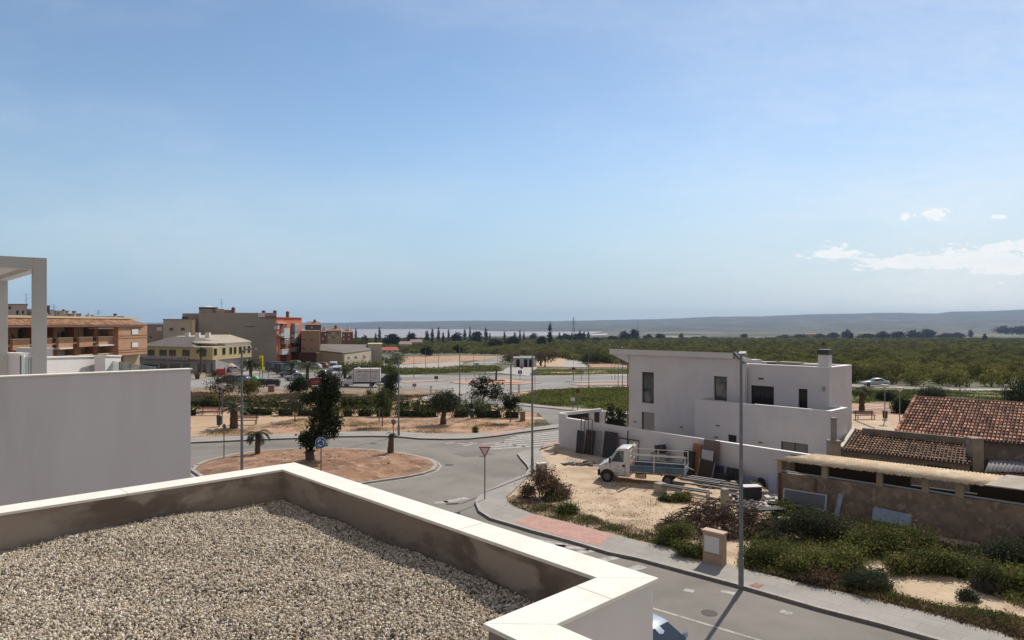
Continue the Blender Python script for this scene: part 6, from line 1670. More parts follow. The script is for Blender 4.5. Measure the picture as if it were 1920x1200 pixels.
# palms
def make_palm(name, label, loc, h, r, fl, nf, m=LF_PALM, barkm=None, droop=1.0, seed=0, group=None, lean_=(0, 0), fw=.16, cut=False):
    o = thing(name, label, 'palm', loc, 0, group); rr = random.Random(seed)
    mb = MB(); n = 7; pts = []; rad = []
    for i in range(n): t = i / (n - 1); pts.append((lean_[0] * t, lean_[1] * t, h * t - .1 * (i == 0))); rad.append(r * (1.1 - .2 * t + (.15 if i % 2 else 0)))
    mb.tube(pts, rad, 9); mb.build('trunk', barkm or mat('palm_bark', (.075, .05, .035), .97, c2=(.13, .09, .06), scale=9, bump=.05, bscale=9), o)
    V = []; F = []; top = Vector(pts[-1])
    for k in range(nf):
        az_ = 2 * math.pi * (k + rr.random() * .7) / nf * 1.0 + k * 2.4; up = rr.uniform(.15, 1.25); L = fl * rr.uniform(.8, 1.1)
        d = Vector((math.cos(az_), math.sin(az_), 0)); segs = 9; p = top.copy(); el_ = up; spine = [p.copy()]
        for s in range(segs):
            p = p + (d * math.cos(el_) + Vector((0, 0, math.sin(el_)))) * (L / segs); el_ -= droop * (1.7 + .5 * up) / segs; spine.append(p.copy())
        side = Vector((-d.y, d.x, 0))
        for s in range(segs):
            a, b = spine[s], spine[s + 1]; tdir = (b - a).normalized(); nn = side.cross(tdir)
            w = L * fw * math.sin(math.pi * min(1, (s + .8) / (segs + .6))) + .02
            for j in range(3):
                q = a.lerp(b, j / 3)
                for sg in (-1, 1):
                    tip = q + side * sg * w + tdir * w * .7 - nn * 0 + Vector((0, 0, -w * .25)) + Vector((rr.uniform(-1, 1), rr.uniform(-1, 1), rr.uniform(-1, 1))) * w * .12
                    e = tdir * (L / segs) * .16
                    i0 = len(V); V += [tuple(q - e), tuple(q + e), tuple(tip + e * .3), tuple(tip - e * .3)]; F.append((i0, i0 + 1, i0 + 2, i0 + 3))
    raw('crown', V, F, m, o)
    return o
DKP = leafm('dark_palm_leaf', (.035, .045, .022), (.055, .065, .03), transl=.1)
PG_ = 'palms'
make_palm('palm', 'small palm with short trunk and arching fronds on the left of the soil island', Vector((W(483, 51.3), 51.3, .30)), 1.35, .17, 1.35, 22, DKP, droop=1.15, seed=2, group=PG_)
make_palm('stump_palm', 'thick palm stump with tiny dark crown on the island behind the coping', Vector((W(731.5, 51.6), 51.6, .32)), 1.35, .19, .55, 14, DKP, droop=1.1, seed=3, group=PG_, lean_=(.12, 0))
b = on_ground(438.5, 803); make_palm('palm', 'thick dark trunked palm with upright grey green fronds on the sand by the bench', b, 1.75, .34, 1.9, 34, LF_OLIVE, droop=.75, seed=4, group=PG_, fw=.13)
b = on_ground(470, 712); make_palm('palm', 'dark palm in front of the grey wall beside the yellow sign', b, 3.0, .28, 2.8, 34, DKP, droop=.95, seed=5, group=PG_)
b = on_ground(576.5, 722); make_palm('palm', 'palm between the silver saloon and the red car', b, 3.2, .26, 2.2, 28, LF_PALM, droop=.9, seed=6, group=PG_)
b = on_ground(547, 707); make_palm('palm', 'dark palm between the black vans and the pale green van', b, 2.6, .26, 2.4, 28, DKP, droop=.95, seed=7, group=PG_)
b = on_ground(647, 711); make_palm('palm', 'shaggy dark palm behind the nose of the white box lorry', b, 1.6, .3, 2.4, 32, LF_PALM, droop=.8, seed=8, group=PG_)
b = on_ground(377, 706); make_palm('palm', 'tall dark palm at the corner of the long white wall', b, 5.6, .24, 1.6, 22, DKP, droop=1.2, seed=9, group=PG_)
b = on_ground(1616, 771); make_palm('palm', 'green palm with a dark trunk right beside the villa', b, 2.2, .28, 1.9, 34, LF_PALM, droop=.95, seed=10, group=PG_)
# hedges: clipped rows with leafy surface
def hedge(label, x0, y0, x1, y1, h, w, seed, m=LF_HEDGE):
    h *= 1.25; a = P(x0, y0); b = P(x1, y1); L = (b - a).length; c = (a + b) / 2; ang = math.atan2((b - a).y, (b - a).x)
    o = thing('hedge', label, 'hedge', (c.x, c.y, c.z), ang, 'clipped hedges of the park')
    n = max(3, int(L / .55)); rr = random.Random(seed)
    bl = [(-L / 2 + L * (i + .5) / n, rr.uniform(-.08, .08), h * .5, L / n * .7, w * .5, h * rr.uniform(.46, .58)) for i in range(n)]
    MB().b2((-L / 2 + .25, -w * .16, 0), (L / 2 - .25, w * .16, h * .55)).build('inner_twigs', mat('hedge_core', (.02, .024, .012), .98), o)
    foliage('foliage', bl, int(L * h * 20), 16, .095, .15, m, o, seed, hollow=.6, rag=.2)
for k, (lb, x0, y0, x1, y1, h) in enumerate([
    ('back hedge from the white wall to the left palm', 350, 762, 445, 762, .95), ('back hedge running right of the palm with yellow tips', 455, 762, 540, 763, .9), ('short dark hedge clump at the white wall end', 350, 779, 371, 779, .9),
    ('front hedge left of the feathery tree', 452, 777, 513, 778, 1.0), ('front hedge around the feathery tree', 519, 779, 552, 779, 1.0), ('front hedge between feathery tree and twisted tree', 556, 779, 604, 780, .9),
    ('back hedge behind the twisted tree crown to the dark tree', 636, 765, 702, 765, 1.1), ('back hedge stretch left of the olive tree', 742, 767, 772, 767, 1.0), ('tall back hedge directly behind the olive tree', 774, 771, 850, 772, 1.15),
    ('tall back hedge right of the olive tree', 858, 774, 917, 776, 1.2), ('front hedge right of the twisted tree, first clump', 641, 780, 664, 780, .9), ('front hedge, second clump right of the twisted tree', 668, 780, 700, 780, .95),
    ('front hedge between the park lamp and the staked tree', 702, 781, 736, 781, 1.0), ('front hedge left of the olive trunk', 742, 781, 822, 782, .95), ('front hedge between olive tree and litter bin', 848, 782, 880, 782, .95),
    ('front hedge right of the litter bin', 890, 783, 942, 783, 1.05), ('last front hedge clump at the brown pillar', 944, 783, 976, 784, .95)]): hedge(lb, x0, y0, x1, y1, h, .9, k + 20)

hedge('dark dense hedge in the villa garden behind the white wall', 1135, 812, 1174, 816, 2.0, 1.0, 60, LF_DARK)
# BUSHES AND WEEDS OF THE PLOT
def bush(name, label, px, py, lst, m, nclump, nleaf, size, cr, seed, group=None, cat='bush', dz=.04, **kw):
    b = P(px, py); b.z = dz; o = thing(name, label, cat, b, 0, group)
    mb = MB(); rr = random.Random(seed); bl = blobs_px(b, lst)
    for q in bl:
        for _ in range(3): mb.tube([(q[0] * .5, 0, 0), (q[0] + rr.uniform(-.2, .2), rr.uniform(-.2, .2), q[2] + q[5] * .4)], [.025, .01], 4)
    mb.build('stems', BARK, o)
    rr = random.Random(seed + 5); b2 = []
    for q in bl:      # break each mass into smaller uneven tufts
        for _ in range(4): f = rr.uniform(.5, .85); b2.append((q[0] + rr.uniform(-.7, .7) * q[3], q[1] + rr.uniform(-.7, .7) * q[4], q[2] * rr.uniform(.65, 1.25), q[3] * f, q[4] * f, q[5] * f))
    foliage('foliage', b2, nclump, nleaf, size * .9, cr, m, o, seed, rag=.8, hollow=.2, **kw)
    if m not in (LF_DRY,) and nclump > 200: foliage('foliage', b2, nclump // 5, 10, size * .9, cr * 1.2, LF_STRAW if seed % 2 else LF_DRY, o, seed + 9, rag=1.0, up=1.2, hollow=.5)  # this second part is the dry stalks of the bush
    return o
bush('dry_bush', 'large reddish brown dry bush on the pavement corner of the sandy plot', 1015, 934, [(1010, 905, 22, 20), (1030, 912, 20, 16), (1050, 918, 18, 14), (995, 920, 15, 14), (1060, 926, 9, 8), (1018, 893, 11, 12), (1040, 926, 18, 8)], LF_DRY, 420, 22, .06, .16, 31, up=.9)
bush('green_bush', 'low grey green tuft right below the dry bush', 1042, 941, [(1045, 935, 22, 7), (1030, 938, 12, 5)], leafm('grey_green_leaf', (.10, .10, .05), (.14, .13, .07)), 110, 18, .05, .14, 32)
bush('green_bush', 'small dense green bush just in front of the dry bush', 1063, 964, [(1064, 951, 16, 10), (1056, 956, 10, 7), (1074, 954, 8, 7)], LF_MID, 150, 24, .05, .12, 33)
bush('green_bush', 'bright green bush under the stacked rails beside the truck', 1266, 940, [(1262, 932, 19, 9), (1280, 929, 14, 8), (1248, 937, 9, 6)], LF_MID, 190, 24, .05, .12, 34)
bush('green_bush', 'green bush against the left side of the brown cabinet', 1300, 1047, [(1306, 1030, 17, 13), (1290, 1034, 15, 12), (1278, 1026, 12, 9)], LF_MID, 220, 22, .045, .12, 35)
bush('green_bush', 'lush green bush at the pavement edge left of the cabinet', 1258, 1022, [(1258, 1003, 26, 15), (1280, 998, 20, 14), (1240, 1012, 14, 10), (1270, 1014, 22, 10)], LF_MID, 360, 24, .045, .13, 36)
LF_DUSK = leafm('dusty_leaf', (.055, .068, .04), (.085, .09, .055))
GB_ = 'bushes along the shed'
bush('green_bush', 'large round green bush in front of the pale blue board', 1650, 1038, [(1630, 1010, 34, 24), (1665, 1008, 38, 22), (1700, 1010, 34, 20), (1610, 1022, 20, 16), (1728, 1018, 22, 16)], LF_MID, 800, 24, .05, .16, 37, group=GB_)
bush('green_bush', 'tall loose bush in front of the left part of the shed', 1530, 1012, [(1500, 975, 26, 24), (1535, 985, 32, 26), (1570, 995, 26, 22), (1480, 992, 22, 18), (1590, 1000, 16, 18)], LF_DUSK, 700, 22, .055, .18, 38, group=GB_)
bush('green_bush', 'bright green shrub at the left corner of the shed', 1478, 978, [(1478, 955, 20, 20), (1500, 960, 18, 16), (1462, 968, 12, 12)], LF_BRIGHT, 260, 22, .05, .16, 39, group=GB_)
bush('green_bush', 'dark shrub in the shade of the shed at the right edge', 1870, 1058, [(1850, 1030, 36, 18), (1895, 1028, 40, 22), (1930, 1040, 34, 24), (1960, 1030, 30, 20)], LF_DUSK, 600, 22, .05, .17, 40, group=GB_)
bush('green_bush', 'green thicket right of the round bush, before the rubble', 1790, 1075, [(1740, 1058, 40, 16), (1790, 1062, 38, 18), (1700, 1056, 32, 13), (1830, 1072, 30, 16), (1760, 1048, 30, 12)], LF_MID, 820, 22, .05, .15, 41, group=GB_)
bush('green_bush', 'dark green bush in the right hand corner of the plot', 1862, 1106, [(1855, 1078, 22, 24), (1870, 1090, 20, 18), (1842, 1088, 14, 14)], LF_HEDGE, 380, 22, .045, .14, 42, group=GB_)
bush('green_bush', 'bright green bush at the right frame edge', 1905, 1110, [(1900, 1080, 24, 22), (1930, 1090, 26, 24), (1960, 1080, 26, 24)], LF_BRIGHT, 380, 20, .05, .15, 43, group=GB_)
bush('green_bush', 'grey green mound at the edge of the sandy clearing', 1640, 1110, [(1635, 1086, 28, 18), (1610, 1092, 22, 14), (1658, 1096, 14, 12)], LF_DUSK, 460, 24, .04, .12, 44, group=GB_)
bush('green_bush', 'bright green mass left of the sandy clearing', 1560, 1078, [(1530, 1050, 36, 18), (1570, 1045, 34, 18), (1500, 1058, 30, 14), (1590, 1062, 26, 16)], LF_BRIGHT, 800, 22, .045, .14, 45, group=GB_)
bush('green_bush', 'green bush directly right of the tall grey lamp', 1440, 1062, [(1430, 1038, 26, 16), (1460, 1042, 30, 16), (1410, 1040, 14, 14), (1490, 1050, 24, 14)], LF_MID, 620, 22, .045, .14, 46, group=GB_)
bush('green_bush', 'green bush behind the lamp close to the heap of branches', 1440, 1020, [(1470, 1012, 26, 9), (1440, 1014, 18, 8), (1505, 1018, 20, 9)], LF_DUSK, 260, 22, .05, .14, 47, group=GB_)
bush('dry_bush', 'dry brown tuft hanging over the pavement edge', 1550, 1098, [(1545, 1085, 24, 12), (1520, 1083, 14, 8), (1575, 1092, 14, 10)], LF_DRY, 260, 22, .045, .11, 48, up=.8)
bush('dry_bush', 'dark wispy tuft in the sandy clearing', 1812, 1128, [(1810, 1116, 10, 11), (1820, 1120, 8, 7)], LF_DUSK, 90, 20, .04, .09, 49, up=.9)
bush('dry_bush', 'greyish dry tuft right of the sandy clearing', 1845, 1112, [(1843, 1098, 18, 12), (1858, 1102, 12, 9)], leafm('purple_grey_twig', (.085, .075, .065), (.12, .105, .085)), 180, 20, .04, .11, 50)
# small weeds scattered over the plot: nobody could count them
def scatter(name, label, poly, n, m, size, hmax, seed, cl=12, cr=.14, px=True, weight=None, cat='weeds', z0=.05, up=.3, hmin=.05):
    """many tiny leaf tufts inside a photo pixel polygon on the ground"""
    r = np.random.default_rng(seed); pw = [P(*p) for p in poly]; xs = np.array([p.x for p in pw]); ys = np.array([p.y for p in pw])
    def inside(x, y):
        c = np.zeros(len(x), bool); j = len(xs) - 1
        for i in range(len(xs)):
            with np.errstate(divide='ignore', invalid='ignore'):
                c ^= ((ys[i] > y) != (ys[j] > y)) & (x < (xs[j] - xs[i]) * (y - ys[i]) / (ys[j] - ys[i] + 1e-12) + xs[i])
            j = i
        return c
    cx = []; 
    while sum(len(a) for a in cx) < n:
        x = r.uniform(xs.min(), xs.max(), n * 2); y = r.uniform(ys.min(), ys.max(), n * 2); k = inside(x, y)
        if weight:
            f = .5 + .5 * np.sin(x * weight + 1.3 * np.sin(y * weight * .7 + seed)) * np.sin(y * weight * 1.2 + 1.7 * np.sin(x * weight * .5)); k &= r.random(len(x)) < f ** 2
        cx.append(np.column_stack([x[k], y[k]]))
    C = np.concatenate(cx)[:n]; gz_ = np.array([g(a, b) for a, b in C]) + z0
    hh = hmin + (hmax - hmin) * r.random(n) ** 2
    N_ = n * cl; c = np.repeat(np.column_stack([C, gz_]), cl, 0); off = r.normal(size=(N_, 3)) * cr; off[:, 2] = r.random(N_) * np.repeat(hh, cl); c = c + off
    a = r.normal(size=(N_, 3)); a[:, 2] = np.abs(a[:, 2]) + up; a /= np.linalg.norm(a, axis=1)[:, None]
    b = np.cross(a, r.normal(size=(N_, 3))); b /= np.linalg.norm(b, axis=1)[:, None]; s = size * (.5 + r.random((N_, 1)))
    V = np.empty((N_, 4, 3)); V[:, 0] = c - a * s; V[:, 1] = c + b * s * .4; V[:, 2] = c + a * s; V[:, 3] = c - b * s * .4
    o = raw(name, V.reshape(-1, 3), np.arange(N_ * 4).reshape(-1, 4), m); return tag(o, label, cat, kind='stuff')
scatter('weeds', 'green weeds covering the plot between pavement and shed', [(1390, 1068), (1400, 1000), (1460, 975), (1600, 985), (1750, 1020), (1940, 1040), (2050, 1150), (1900, 1130), (1820, 1060), (1700, 1060), (1640, 1060), (1660, 1100), (1600, 1118), (1500, 1096)], 3300, LF_MID, .055, .5, 61, weight=1.1)
scatter('weeds', 'fresh light green weeds among the bushes of the plot', [(1390, 1066), (1420, 1010), (1600, 1000), (1760, 1030), (1940, 1060), (2050, 1170), (1930, 1150), (1840, 1110), (1780, 1060), (1690, 1045), (1620, 1055), (1600, 1110)], 2000, LF_BRIGHT, .05, .40, 62, weight=1.3)
scatter('dry_grass', 'dry grass and brown stalks along the pavement edge', [(1400, 1070), (1520, 1092), (1660, 1128), (1800, 1160), (1900, 1178), (2050, 1215), (2060, 1260), (1893, 1199), (1760, 1160), (1600, 1120), (1527, 1104)], 1300, LF_DRY, .05, .28, 63, cl=11, cat='dry grass', up=1.2, weight=1.7)
scatter('dry_grass', 'pale stalks mixed with green shoots along the pavement edge', [(1400, 1070), (1520, 1088), (1660, 1122), (1800, 1150), (1900, 1165), (2050, 1200), (2060, 1260), (1893, 1199), (1760, 1160), (1600, 1120), (1527, 1104)], 1500, LF_STRAW, .04, .26, 163, cl=9, cat='dry grass', up=1.3, weight=2.1)
scatter('weeds', 'green shoots along the pavement edge', [(1400, 1070), (1520, 1086), (1660, 1118), (1800, 1145), (1900, 1160), (2050, 1200), (2060, 1255), (1893, 1196), (1760, 1157), (1600, 1117), (1527, 1100)], 1500, LF_MID, .045, .26, 164, weight=1.2)
scatter('dry_grass', 'thin dry tufts strewn over the sandy plot', [(1000, 962), (1150, 900), (1300, 930), (1380, 960), (1280, 1020), (1150, 995)], 420, LF_STRAW, .035, .08, 165, cl=7, cat='dry grass', weight=1.5)
scatter('dry_grass', 'straw coloured grass round the sandy clearing', [(1660, 1120), (1760, 1135), (1860, 1160), (1960, 1190), (1890, 1195), (1760, 1155), (1690, 1135)], 320, LF_STRAW, .04, .14, 64, cat='dry grass', up=1.0, weight=1.1)
scatter('weeds', 'sparse weeds along the back of the curved pavement', [(952, 940), (962, 955), (1000, 965), (1066, 983), (1150, 1005), (1250, 1028), (1250, 1010), (1150, 985), (1060, 955), (1000, 950), (965, 935)], 900, LF_MID, .04, .14, 65, cl=9, weight=2.2)
scatter('dry_grass', 'dead stalks along the back of the curved pavement', [(952, 940), (962, 957), (1066, 984), (1250, 1029), (1260, 1005), (1150, 985), (1050, 950), (965, 930)], 1300, LF_DRY, .035, .12, 66, cl=8, cat='dry grass', up=.4)
scatter('weeds', 'low green weeds filling the lot left of the villa', [(1000, 737), (1020, 733), (1180, 728), (1182, 771), (1150, 771), (1060, 764), (965, 754)], 3800, LF_BRIGHT, .10, .55, 67, cl=12, cr=.4, weight=.35)
scatter('weeds', 'dark green weeds in the lot left of the villa', [(990, 740), (1020, 733), (1180, 728), (1182, 771), (1060, 764), (965, 754)], 3200, LF_MID, .10, .5, 68, cl=12, cr=.4, weight=.5)
scatter('weeds', 'green verge between the lorry and the far roundabout', [(640, 703), (660, 692), (700, 688), (860, 689), (935, 685), (935, 697), (860, 700), (700, 700)], 3500, LF_MID, .2, .9, 69, cl=12, cr=.7, weight=.12)
scatter('dry_grass', 'dry brown grass strip behind the park hedges', [(352, 737), (560, 741), (820, 741), (800, 744), (745, 753), (352, 758)], 3800, LF_DRY, .09, .28, 70, cl=9, cr=.3, cat='dry grass', up=.8, weight=.3)
scatter('dry_grass', 'scattered dry tufts on the park soil', [(352, 822), (430, 804), (560, 786), (960, 790), (1040, 795), (880, 812), (560, 812)], 1500, LF_STRAW, .05, .10, 71, cl=8, cr=.2, cat='dry grass', weight=.7)
scatter('weeds', 'grass of the meadow behind the red tiled roof', [(1596, 732), (1930, 735), (2000, 765), (1720, 757), (1600, 757)], 3600, LF_MID, .10, .35, 72, cl=10, cr=.4, weight=.4)
scatter('weeds', 'weeds on the strips beside the kiosk road', [(1004, 694), (1180, 694), (1180, 702), (1000, 704)], 1500, LF_BRIGHT, .2, .6, 73, cl=10, cr=.6, weight=.15)
# round shrubs behind the red roof
for px, py, rx, ry, lb, sd in ((1747, 748, 25, 13, 'round grey green shrub right behind the red tiled roof', 81), (1692, 771, 16, 14, 'dark leafy tree left of the red roof', 82), (1912, 752, 28, 22, 'dark shrub at the right edge behind the red roof', 83), (1660, 748, 14, 6, 'low dark shrub left of the leafy tree by the right palm', 84)):
    tree('round_shrub', lb, px, py + 3, [(px, py - ry * .75, rx, ry), (px - rx * .4, py - ry * .6, rx * .6, ry * .8), (px + rx * .45, py - ry * .6, rx * .6, ry * .75)], LF_OLIVE if sd == 81 else LF_DARK, 260, 20, .08, .28, .1, cat='shrub', seed=sd, group='shrubs behind the red roof')

# ORCHARD AND FAR TREES
def citrus(seed):
    o = thing('orchard_tree', 'x', 'orchard tree')
    bl = [(0, 0, 1.5, 1.7, 1.7, 1.15), (.8, .3, 1.2, 1.1, 1.1, .9), (-.8, -.2, 1.25, 1.1, 1.2, .9), (.1, .7, 1.8, 1.0, 1.0, .75)]
    MB().tube([(0, 0, -.1), (0, 0, 1.4)], [.13, .09], 6).build('trunk', BARK, o)
    foliage('crown', bl, 46, 14, .17, .33, LF_ORCH, o, seed, hollow=.75)
    return o
BND = [(560, 654), (660, 656), (742, 664), (840, 663), (940, 665), (1000, 667), (1040, 671), (1090, 679), (1146, 684), (1300, 700), (1597, 721), (1680, 722), (1800, 726), (2100, 730)]
def cut_row(px): return float(np.interp(px, [b[0] for b in BND], [b[1] for b in BND]))
cand = []
r_o = np.random.default_rng(77)
y = 118.0
ang = R(14); ca, sa_2 = math.cos(ang), math.sin(ang)
step = 5.3
for i in range(-160, 260):
    for j in range(-160, 300):
        if (i % 24 == 0) or (j % 31 == 0): continue
        u = i * step; v = j * step * .92
        x = u * ca - v * sa_2 + r_o.normal() * .45; yy = u * sa_2 + v * ca + 150 + r_o.normal() * .45
        if yy < 110 or yy > 560: continue
        px = 960 + FPX * x / yy
        if not (540 < px < 2080): continue
        if 1190 < px < 1585 and yy < 230: continue
        z = g(x, yy); row = HOR + FPX * (10 - z) / yy
        if row > cut_row(px) or r_o.random() < .09: continue
        if px < 760 and yy < 380: continue
        cand.append((yy, x, z, px))
cand.sort()
protos = [citrus(k) for k in (1, 2, 3)]
ORG = 'citrus trees of the orchard'
OLB = 'dense round green citrus tree at the near edge of the orchard'
k = 0
near = cand[:290]; rest = cand[290:]
used = [False] * 3
for yy, x, z, px in near:
    i = k % 3; s = r_o.uniform(.82, 1.2); sz = s * r_o.uniform(.85, 1.1); rz = r_o.uniform(0, 6.28)
    if not used[i]:
        used[i] = True; m_ = Matrix.Translation((x, yy, z)) @ Matrix.Rotation(rz, 4, 'Z') @ Matrix.Scale(s, 4); protos[i].matrix_basis = m_; WM[protos[i]] = m_; protos[i]['label'] = OLB; protos[i]['group'] = ORG
    else: dup(protos[i], (x, yy, z), rz, s, OLB, ORG, scz=sz)
    k += 1
# the rest of the orchard reads as one mass: a point per tree, each carrying one leafy crown
pts = [(x, yy, z) for yy, x, z, px in rest]
y = 560.0
while y < 1650:
    st_ = 6.2 * (y / 560) ** 1.0
    x = W(480, y)
    while x < W(2150, y):
        xx = x + r_o.normal() * st_ * .25; y2 = y + r_o.normal() * st_ * .3; px = 960 + FPX * xx / y2
        hole = math.sin(xx * .021 + 2) * math.sin(y2 * .013 + 1) > .72
        if HOR + FPX * (10 - g(xx, y2)) / y2 < cut_row(px) and not hole and r_o.random() > .06: pts.append((xx, y2, g(xx, y2)))
        x += st_
    y += st_ * 1.0
orch_src = raw('orchard_crown', *leaf_cloud([(0, 0, 1.35, 1.8, 1.8, 1.2), (.7, .4, 1.2, 1.3, 1.3, 1.0), (-.7, -.3, 1.2, 1.3, 1.3, 1.0)], 34, 9, .27, .42, 5, hollow=.75), LF_ORCH)
col.objects.unlink(orch_src)
A3 = np.array(pts, np.float32)
me = bpy.data.meshes.new('orchard'); me.vertices.add(len(A3)); me.vertices.foreach_set('co', A3.ravel())
at_ = me.attributes.new('scl', 'FLOAT', 'POINT'); at_.data.foreach_set('value', np.maximum(1, (A3[:, 1] / 560.0) ** .75).astype(np.float32))
orch = bpy.data.objects.new('orchard', me); put(orch); me.materials.append(LF_ORCH)
tag(orch, 'wide green citrus orchard stretching away to the plain behind the villa', 'orchard', kind='stuff')
ng = bpy.data.node_groups.new('orchard_scatter', 'GeometryNodeTree')
ng.interface.new_socket('Geometry', in_out='INPUT', socket_type='NodeSocketGeometry'); ng.interface.new_socket('Geometry', in_out='OUTPUT', socket_type='NodeSocketGeometry')
N = ng.nodes; L = ng.links; gi = N.new('NodeGroupInput'); go = N.new('NodeGroupOutput')
m2p = N.new('GeometryNodeMeshToPoints'); L.new(gi.outputs[0], m2p.inputs[0]); iop = N.new('GeometryNodeInstanceOnPoints'); L.new(m2p.outputs[0], iop.inputs[0])
oi = N.new('GeometryNodeObjectInfo'); oi.inputs['Object'].default_value = orch_src; oi.inputs['As Instance'].default_value = True; L.new(oi.outputs['Geometry'], iop.inputs['Instance'])
rv = N.new('FunctionNodeRandomValue'); rv.data_type = 'FLOAT_VECTOR'; rv.inputs[0].default_value = (0, 0, 0); rv.inputs[1].default_value = (0, 0, 6.28); L.new(rv.outputs[0], iop.inputs['Rotation'])
sv = N.new('FunctionNodeRandomValue'); sv.data_type = 'FLOAT_VECTOR'; sv.inputs[0].default_value = (.8, .8, .75); sv.inputs[1].default_value = (1.25, 1.25, 1.2)
na_ = N.new('GeometryNodeInputNamedAttribute'); na_.data_type = 'FLOAT'; na_.inputs['Name'].default_value = 'scl'
vm = N.new('ShaderNodeVectorMath'); vm.operation = 'SCALE'; L.new(sv.outputs[0], vm.inputs[0]); L.new(na_.outputs[0], vm.inputs['Scale']); L.new(vm.outputs[0], iop.inputs['Scale'])
L.new(iop.outputs[0], go.inputs[0]); md = orch.modifiers.new('scatter', 'NODES'); md.node_group = ng

# far trees one can tell apart
def far_proto(kind, seed):
    o = thing({'cypress': 'cypress', 'round': 'broad_tree', 'pine': 'araucaria_tree'}[kind], 'x', 'tree'); mb = MB()
    if kind == 'cypress':
        mb.tube([(0, 0, -.3), (0, 0, 8)], [.25, .1], 6); mb.build('trunk', BARK, o)
        foliage('crown', [(0, 0, 2.2, 1.0, 1.0, 1.9), (0, 0, 4.2, 1.15, 1.15, 2.2), (0, 0, 6.6, .95, .95, 2.2), (0, 0, 8.8, .6, .6, 1.8), (0, 0, 10.2, .28, .28, 1.2)], 90, 12, .34, .35, LF_CYP, o, seed, hollow=.5)
    elif kind == 'round':
        mb.tube([(0, 0, -.3), (0, 0, 3.5)], [.3, .2], 6); mb.build('trunk', BARK, o)
        foliage('crown', [(0, 0, 4.3, 3.0, 3.0, 2.5), (1.6, .4, 3.6, 2.0, 2.0, 2.0), (-1.7, -.3, 3.5, 2.0, 2.0, 1.9), (.2, .6, 6.0, 1.7, 1.7, 1.5), (-.8, .2, 2.6, 2.6, 2.4, 1.6)], 110, 11, .5, .75, LF_CYP, o, seed, hollow=.6)
    else:
        mb.tube([(0, 0, -.3), (0, 0, 14.5)], [.35, .08], 6); mb.build('trunk', BARK, o)
        foliage('crown', [(0, 0, 3 + i * 1.35, max(.5, 2.6 - i * .25), max(.5, 2.6 - i * .25), .32) for i in range(9)] + [(0, 0, 4, 1.0, 1.0, 3)], 110, 10, .42, .4, LF_CYP, o, seed, hollow=.3)
    return o
fp = {'cypress': [far_proto('cypress', 1), far_proto('cypress', 2)], 'round': [far_proto('round', 3), far_proto('round', 4)], 'pine': [far_proto('pine', 5)]}
PH = {'cypress': 11.2, 'round': 7.4, 'pine': 15.0}; PW = {'cypress': 2.6, 'round': 7.8, 'pine': 5.6}
pu = {}
def far_tree(kind, px, ytop, ybase, wpx, label, group, i=0):
    b = P(px, ybase); h = (ybase - ytop) * b.y / FPX; w = wpx * b.y / FPX; src = fp[kind][i % len(fp[kind])]
    m_ = Matrix.Translation(b) @ Matrix.Rotation(px * 1.7 % 6.28, 4, 'Z') @ Matrix.Diagonal((w / PW[kind], w / PW[kind], h / PH[kind], 1))
    if id(src) not in pu: pu[id(src)] = 1; src.matrix_basis = m_; WM[src] = m_; src['label'] = label; src['group'] = group; return src
    c = dup(src, (0, 0, 0)); c.matrix_basis = m_; WM[c] = m_; c['label'] = label; c['group'] = group; return c
CYG = 'dark cypresses against the lagoon'
CY = [(667, 615, 640, 4.2), (704.5, 624, 647, 4.5), (711.5, 613.5, 642, 5.2), (767.5, 620, 642, 4), (800.5, 620, 643, 8), (810.5, 614, 644, 6), (822, 614, 644, 5.5), (831, 622, 646, 5.5), (841, 617.5, 643, 4.5), (871.5, 616, 642, 6), (881, 613, 640, 4), (911, 614, 642, 7), (918.5, 624, 640, 3.5), (946, 620, 644, 4.5), (965, 623, 645, 6), (975, 617.5, 644, 4), (982.5, 621.5, 643, 4), (1049, 622, 640, 4), (1057, 624, 640, 4), (1087, 618, 641, 5), (1095, 622, 641, 6), (1103, 620, 641, 5), (1072, 624, 641, 5), (1545 + 0 - 1, 640, 652, 6), (1596.5, 624, 640, 7), (1846.5, 624.5, 642, 7.5), (1820, 618, 632, 8)]
wordsC = ['right of the red and beige houses', 'short one left of the tallest left cypress', 'tall one standing left of the dark round tree', 'small one above the pink roofed house', 'broad low one right of the pink roof', 'tall one, first of the close pair', 'tall one, second of the close pair', 'short one after the close pair', 'slim one left of the broad dark tree', 'stout one right of the broad dark tree', 'slim tallest one in the middle row', 'stout one standing alone left of the araucaria row', 'tiny one beside the lone stout cypress', 'short one in the thick of the row', 'broad one in the thick of the row', 'slim tall one left of the araucaria', 'slim short one nearest left of the araucaria', 'first one of the dark block right of the araucaria', 'second one of the dark block', 'tall one in the dark block right of the pylon', 'broad one in the dark block', 'last one of the dark block', 'low one under the power pylon', 'one hidden behind the villa roof', 'dark stump shaped one right of the red roofed farm', 'dark block shaped one at the far right plain', 'one beside the white greenhouse at right']
for k, (px, t_2, b_2, w_2) in enumerate(CY): far_tree('cypress', px, t_2, b_2, w_2, 'dark cypress, ' + wordsC[k], CYG, k)
far_tree('pine', 1031, 599.5, 648, 15, 'tall tiered araucaria standing highest in front of the lagoon', 'tall conifers', 0)
RG = 'broad dark trees on the plain'
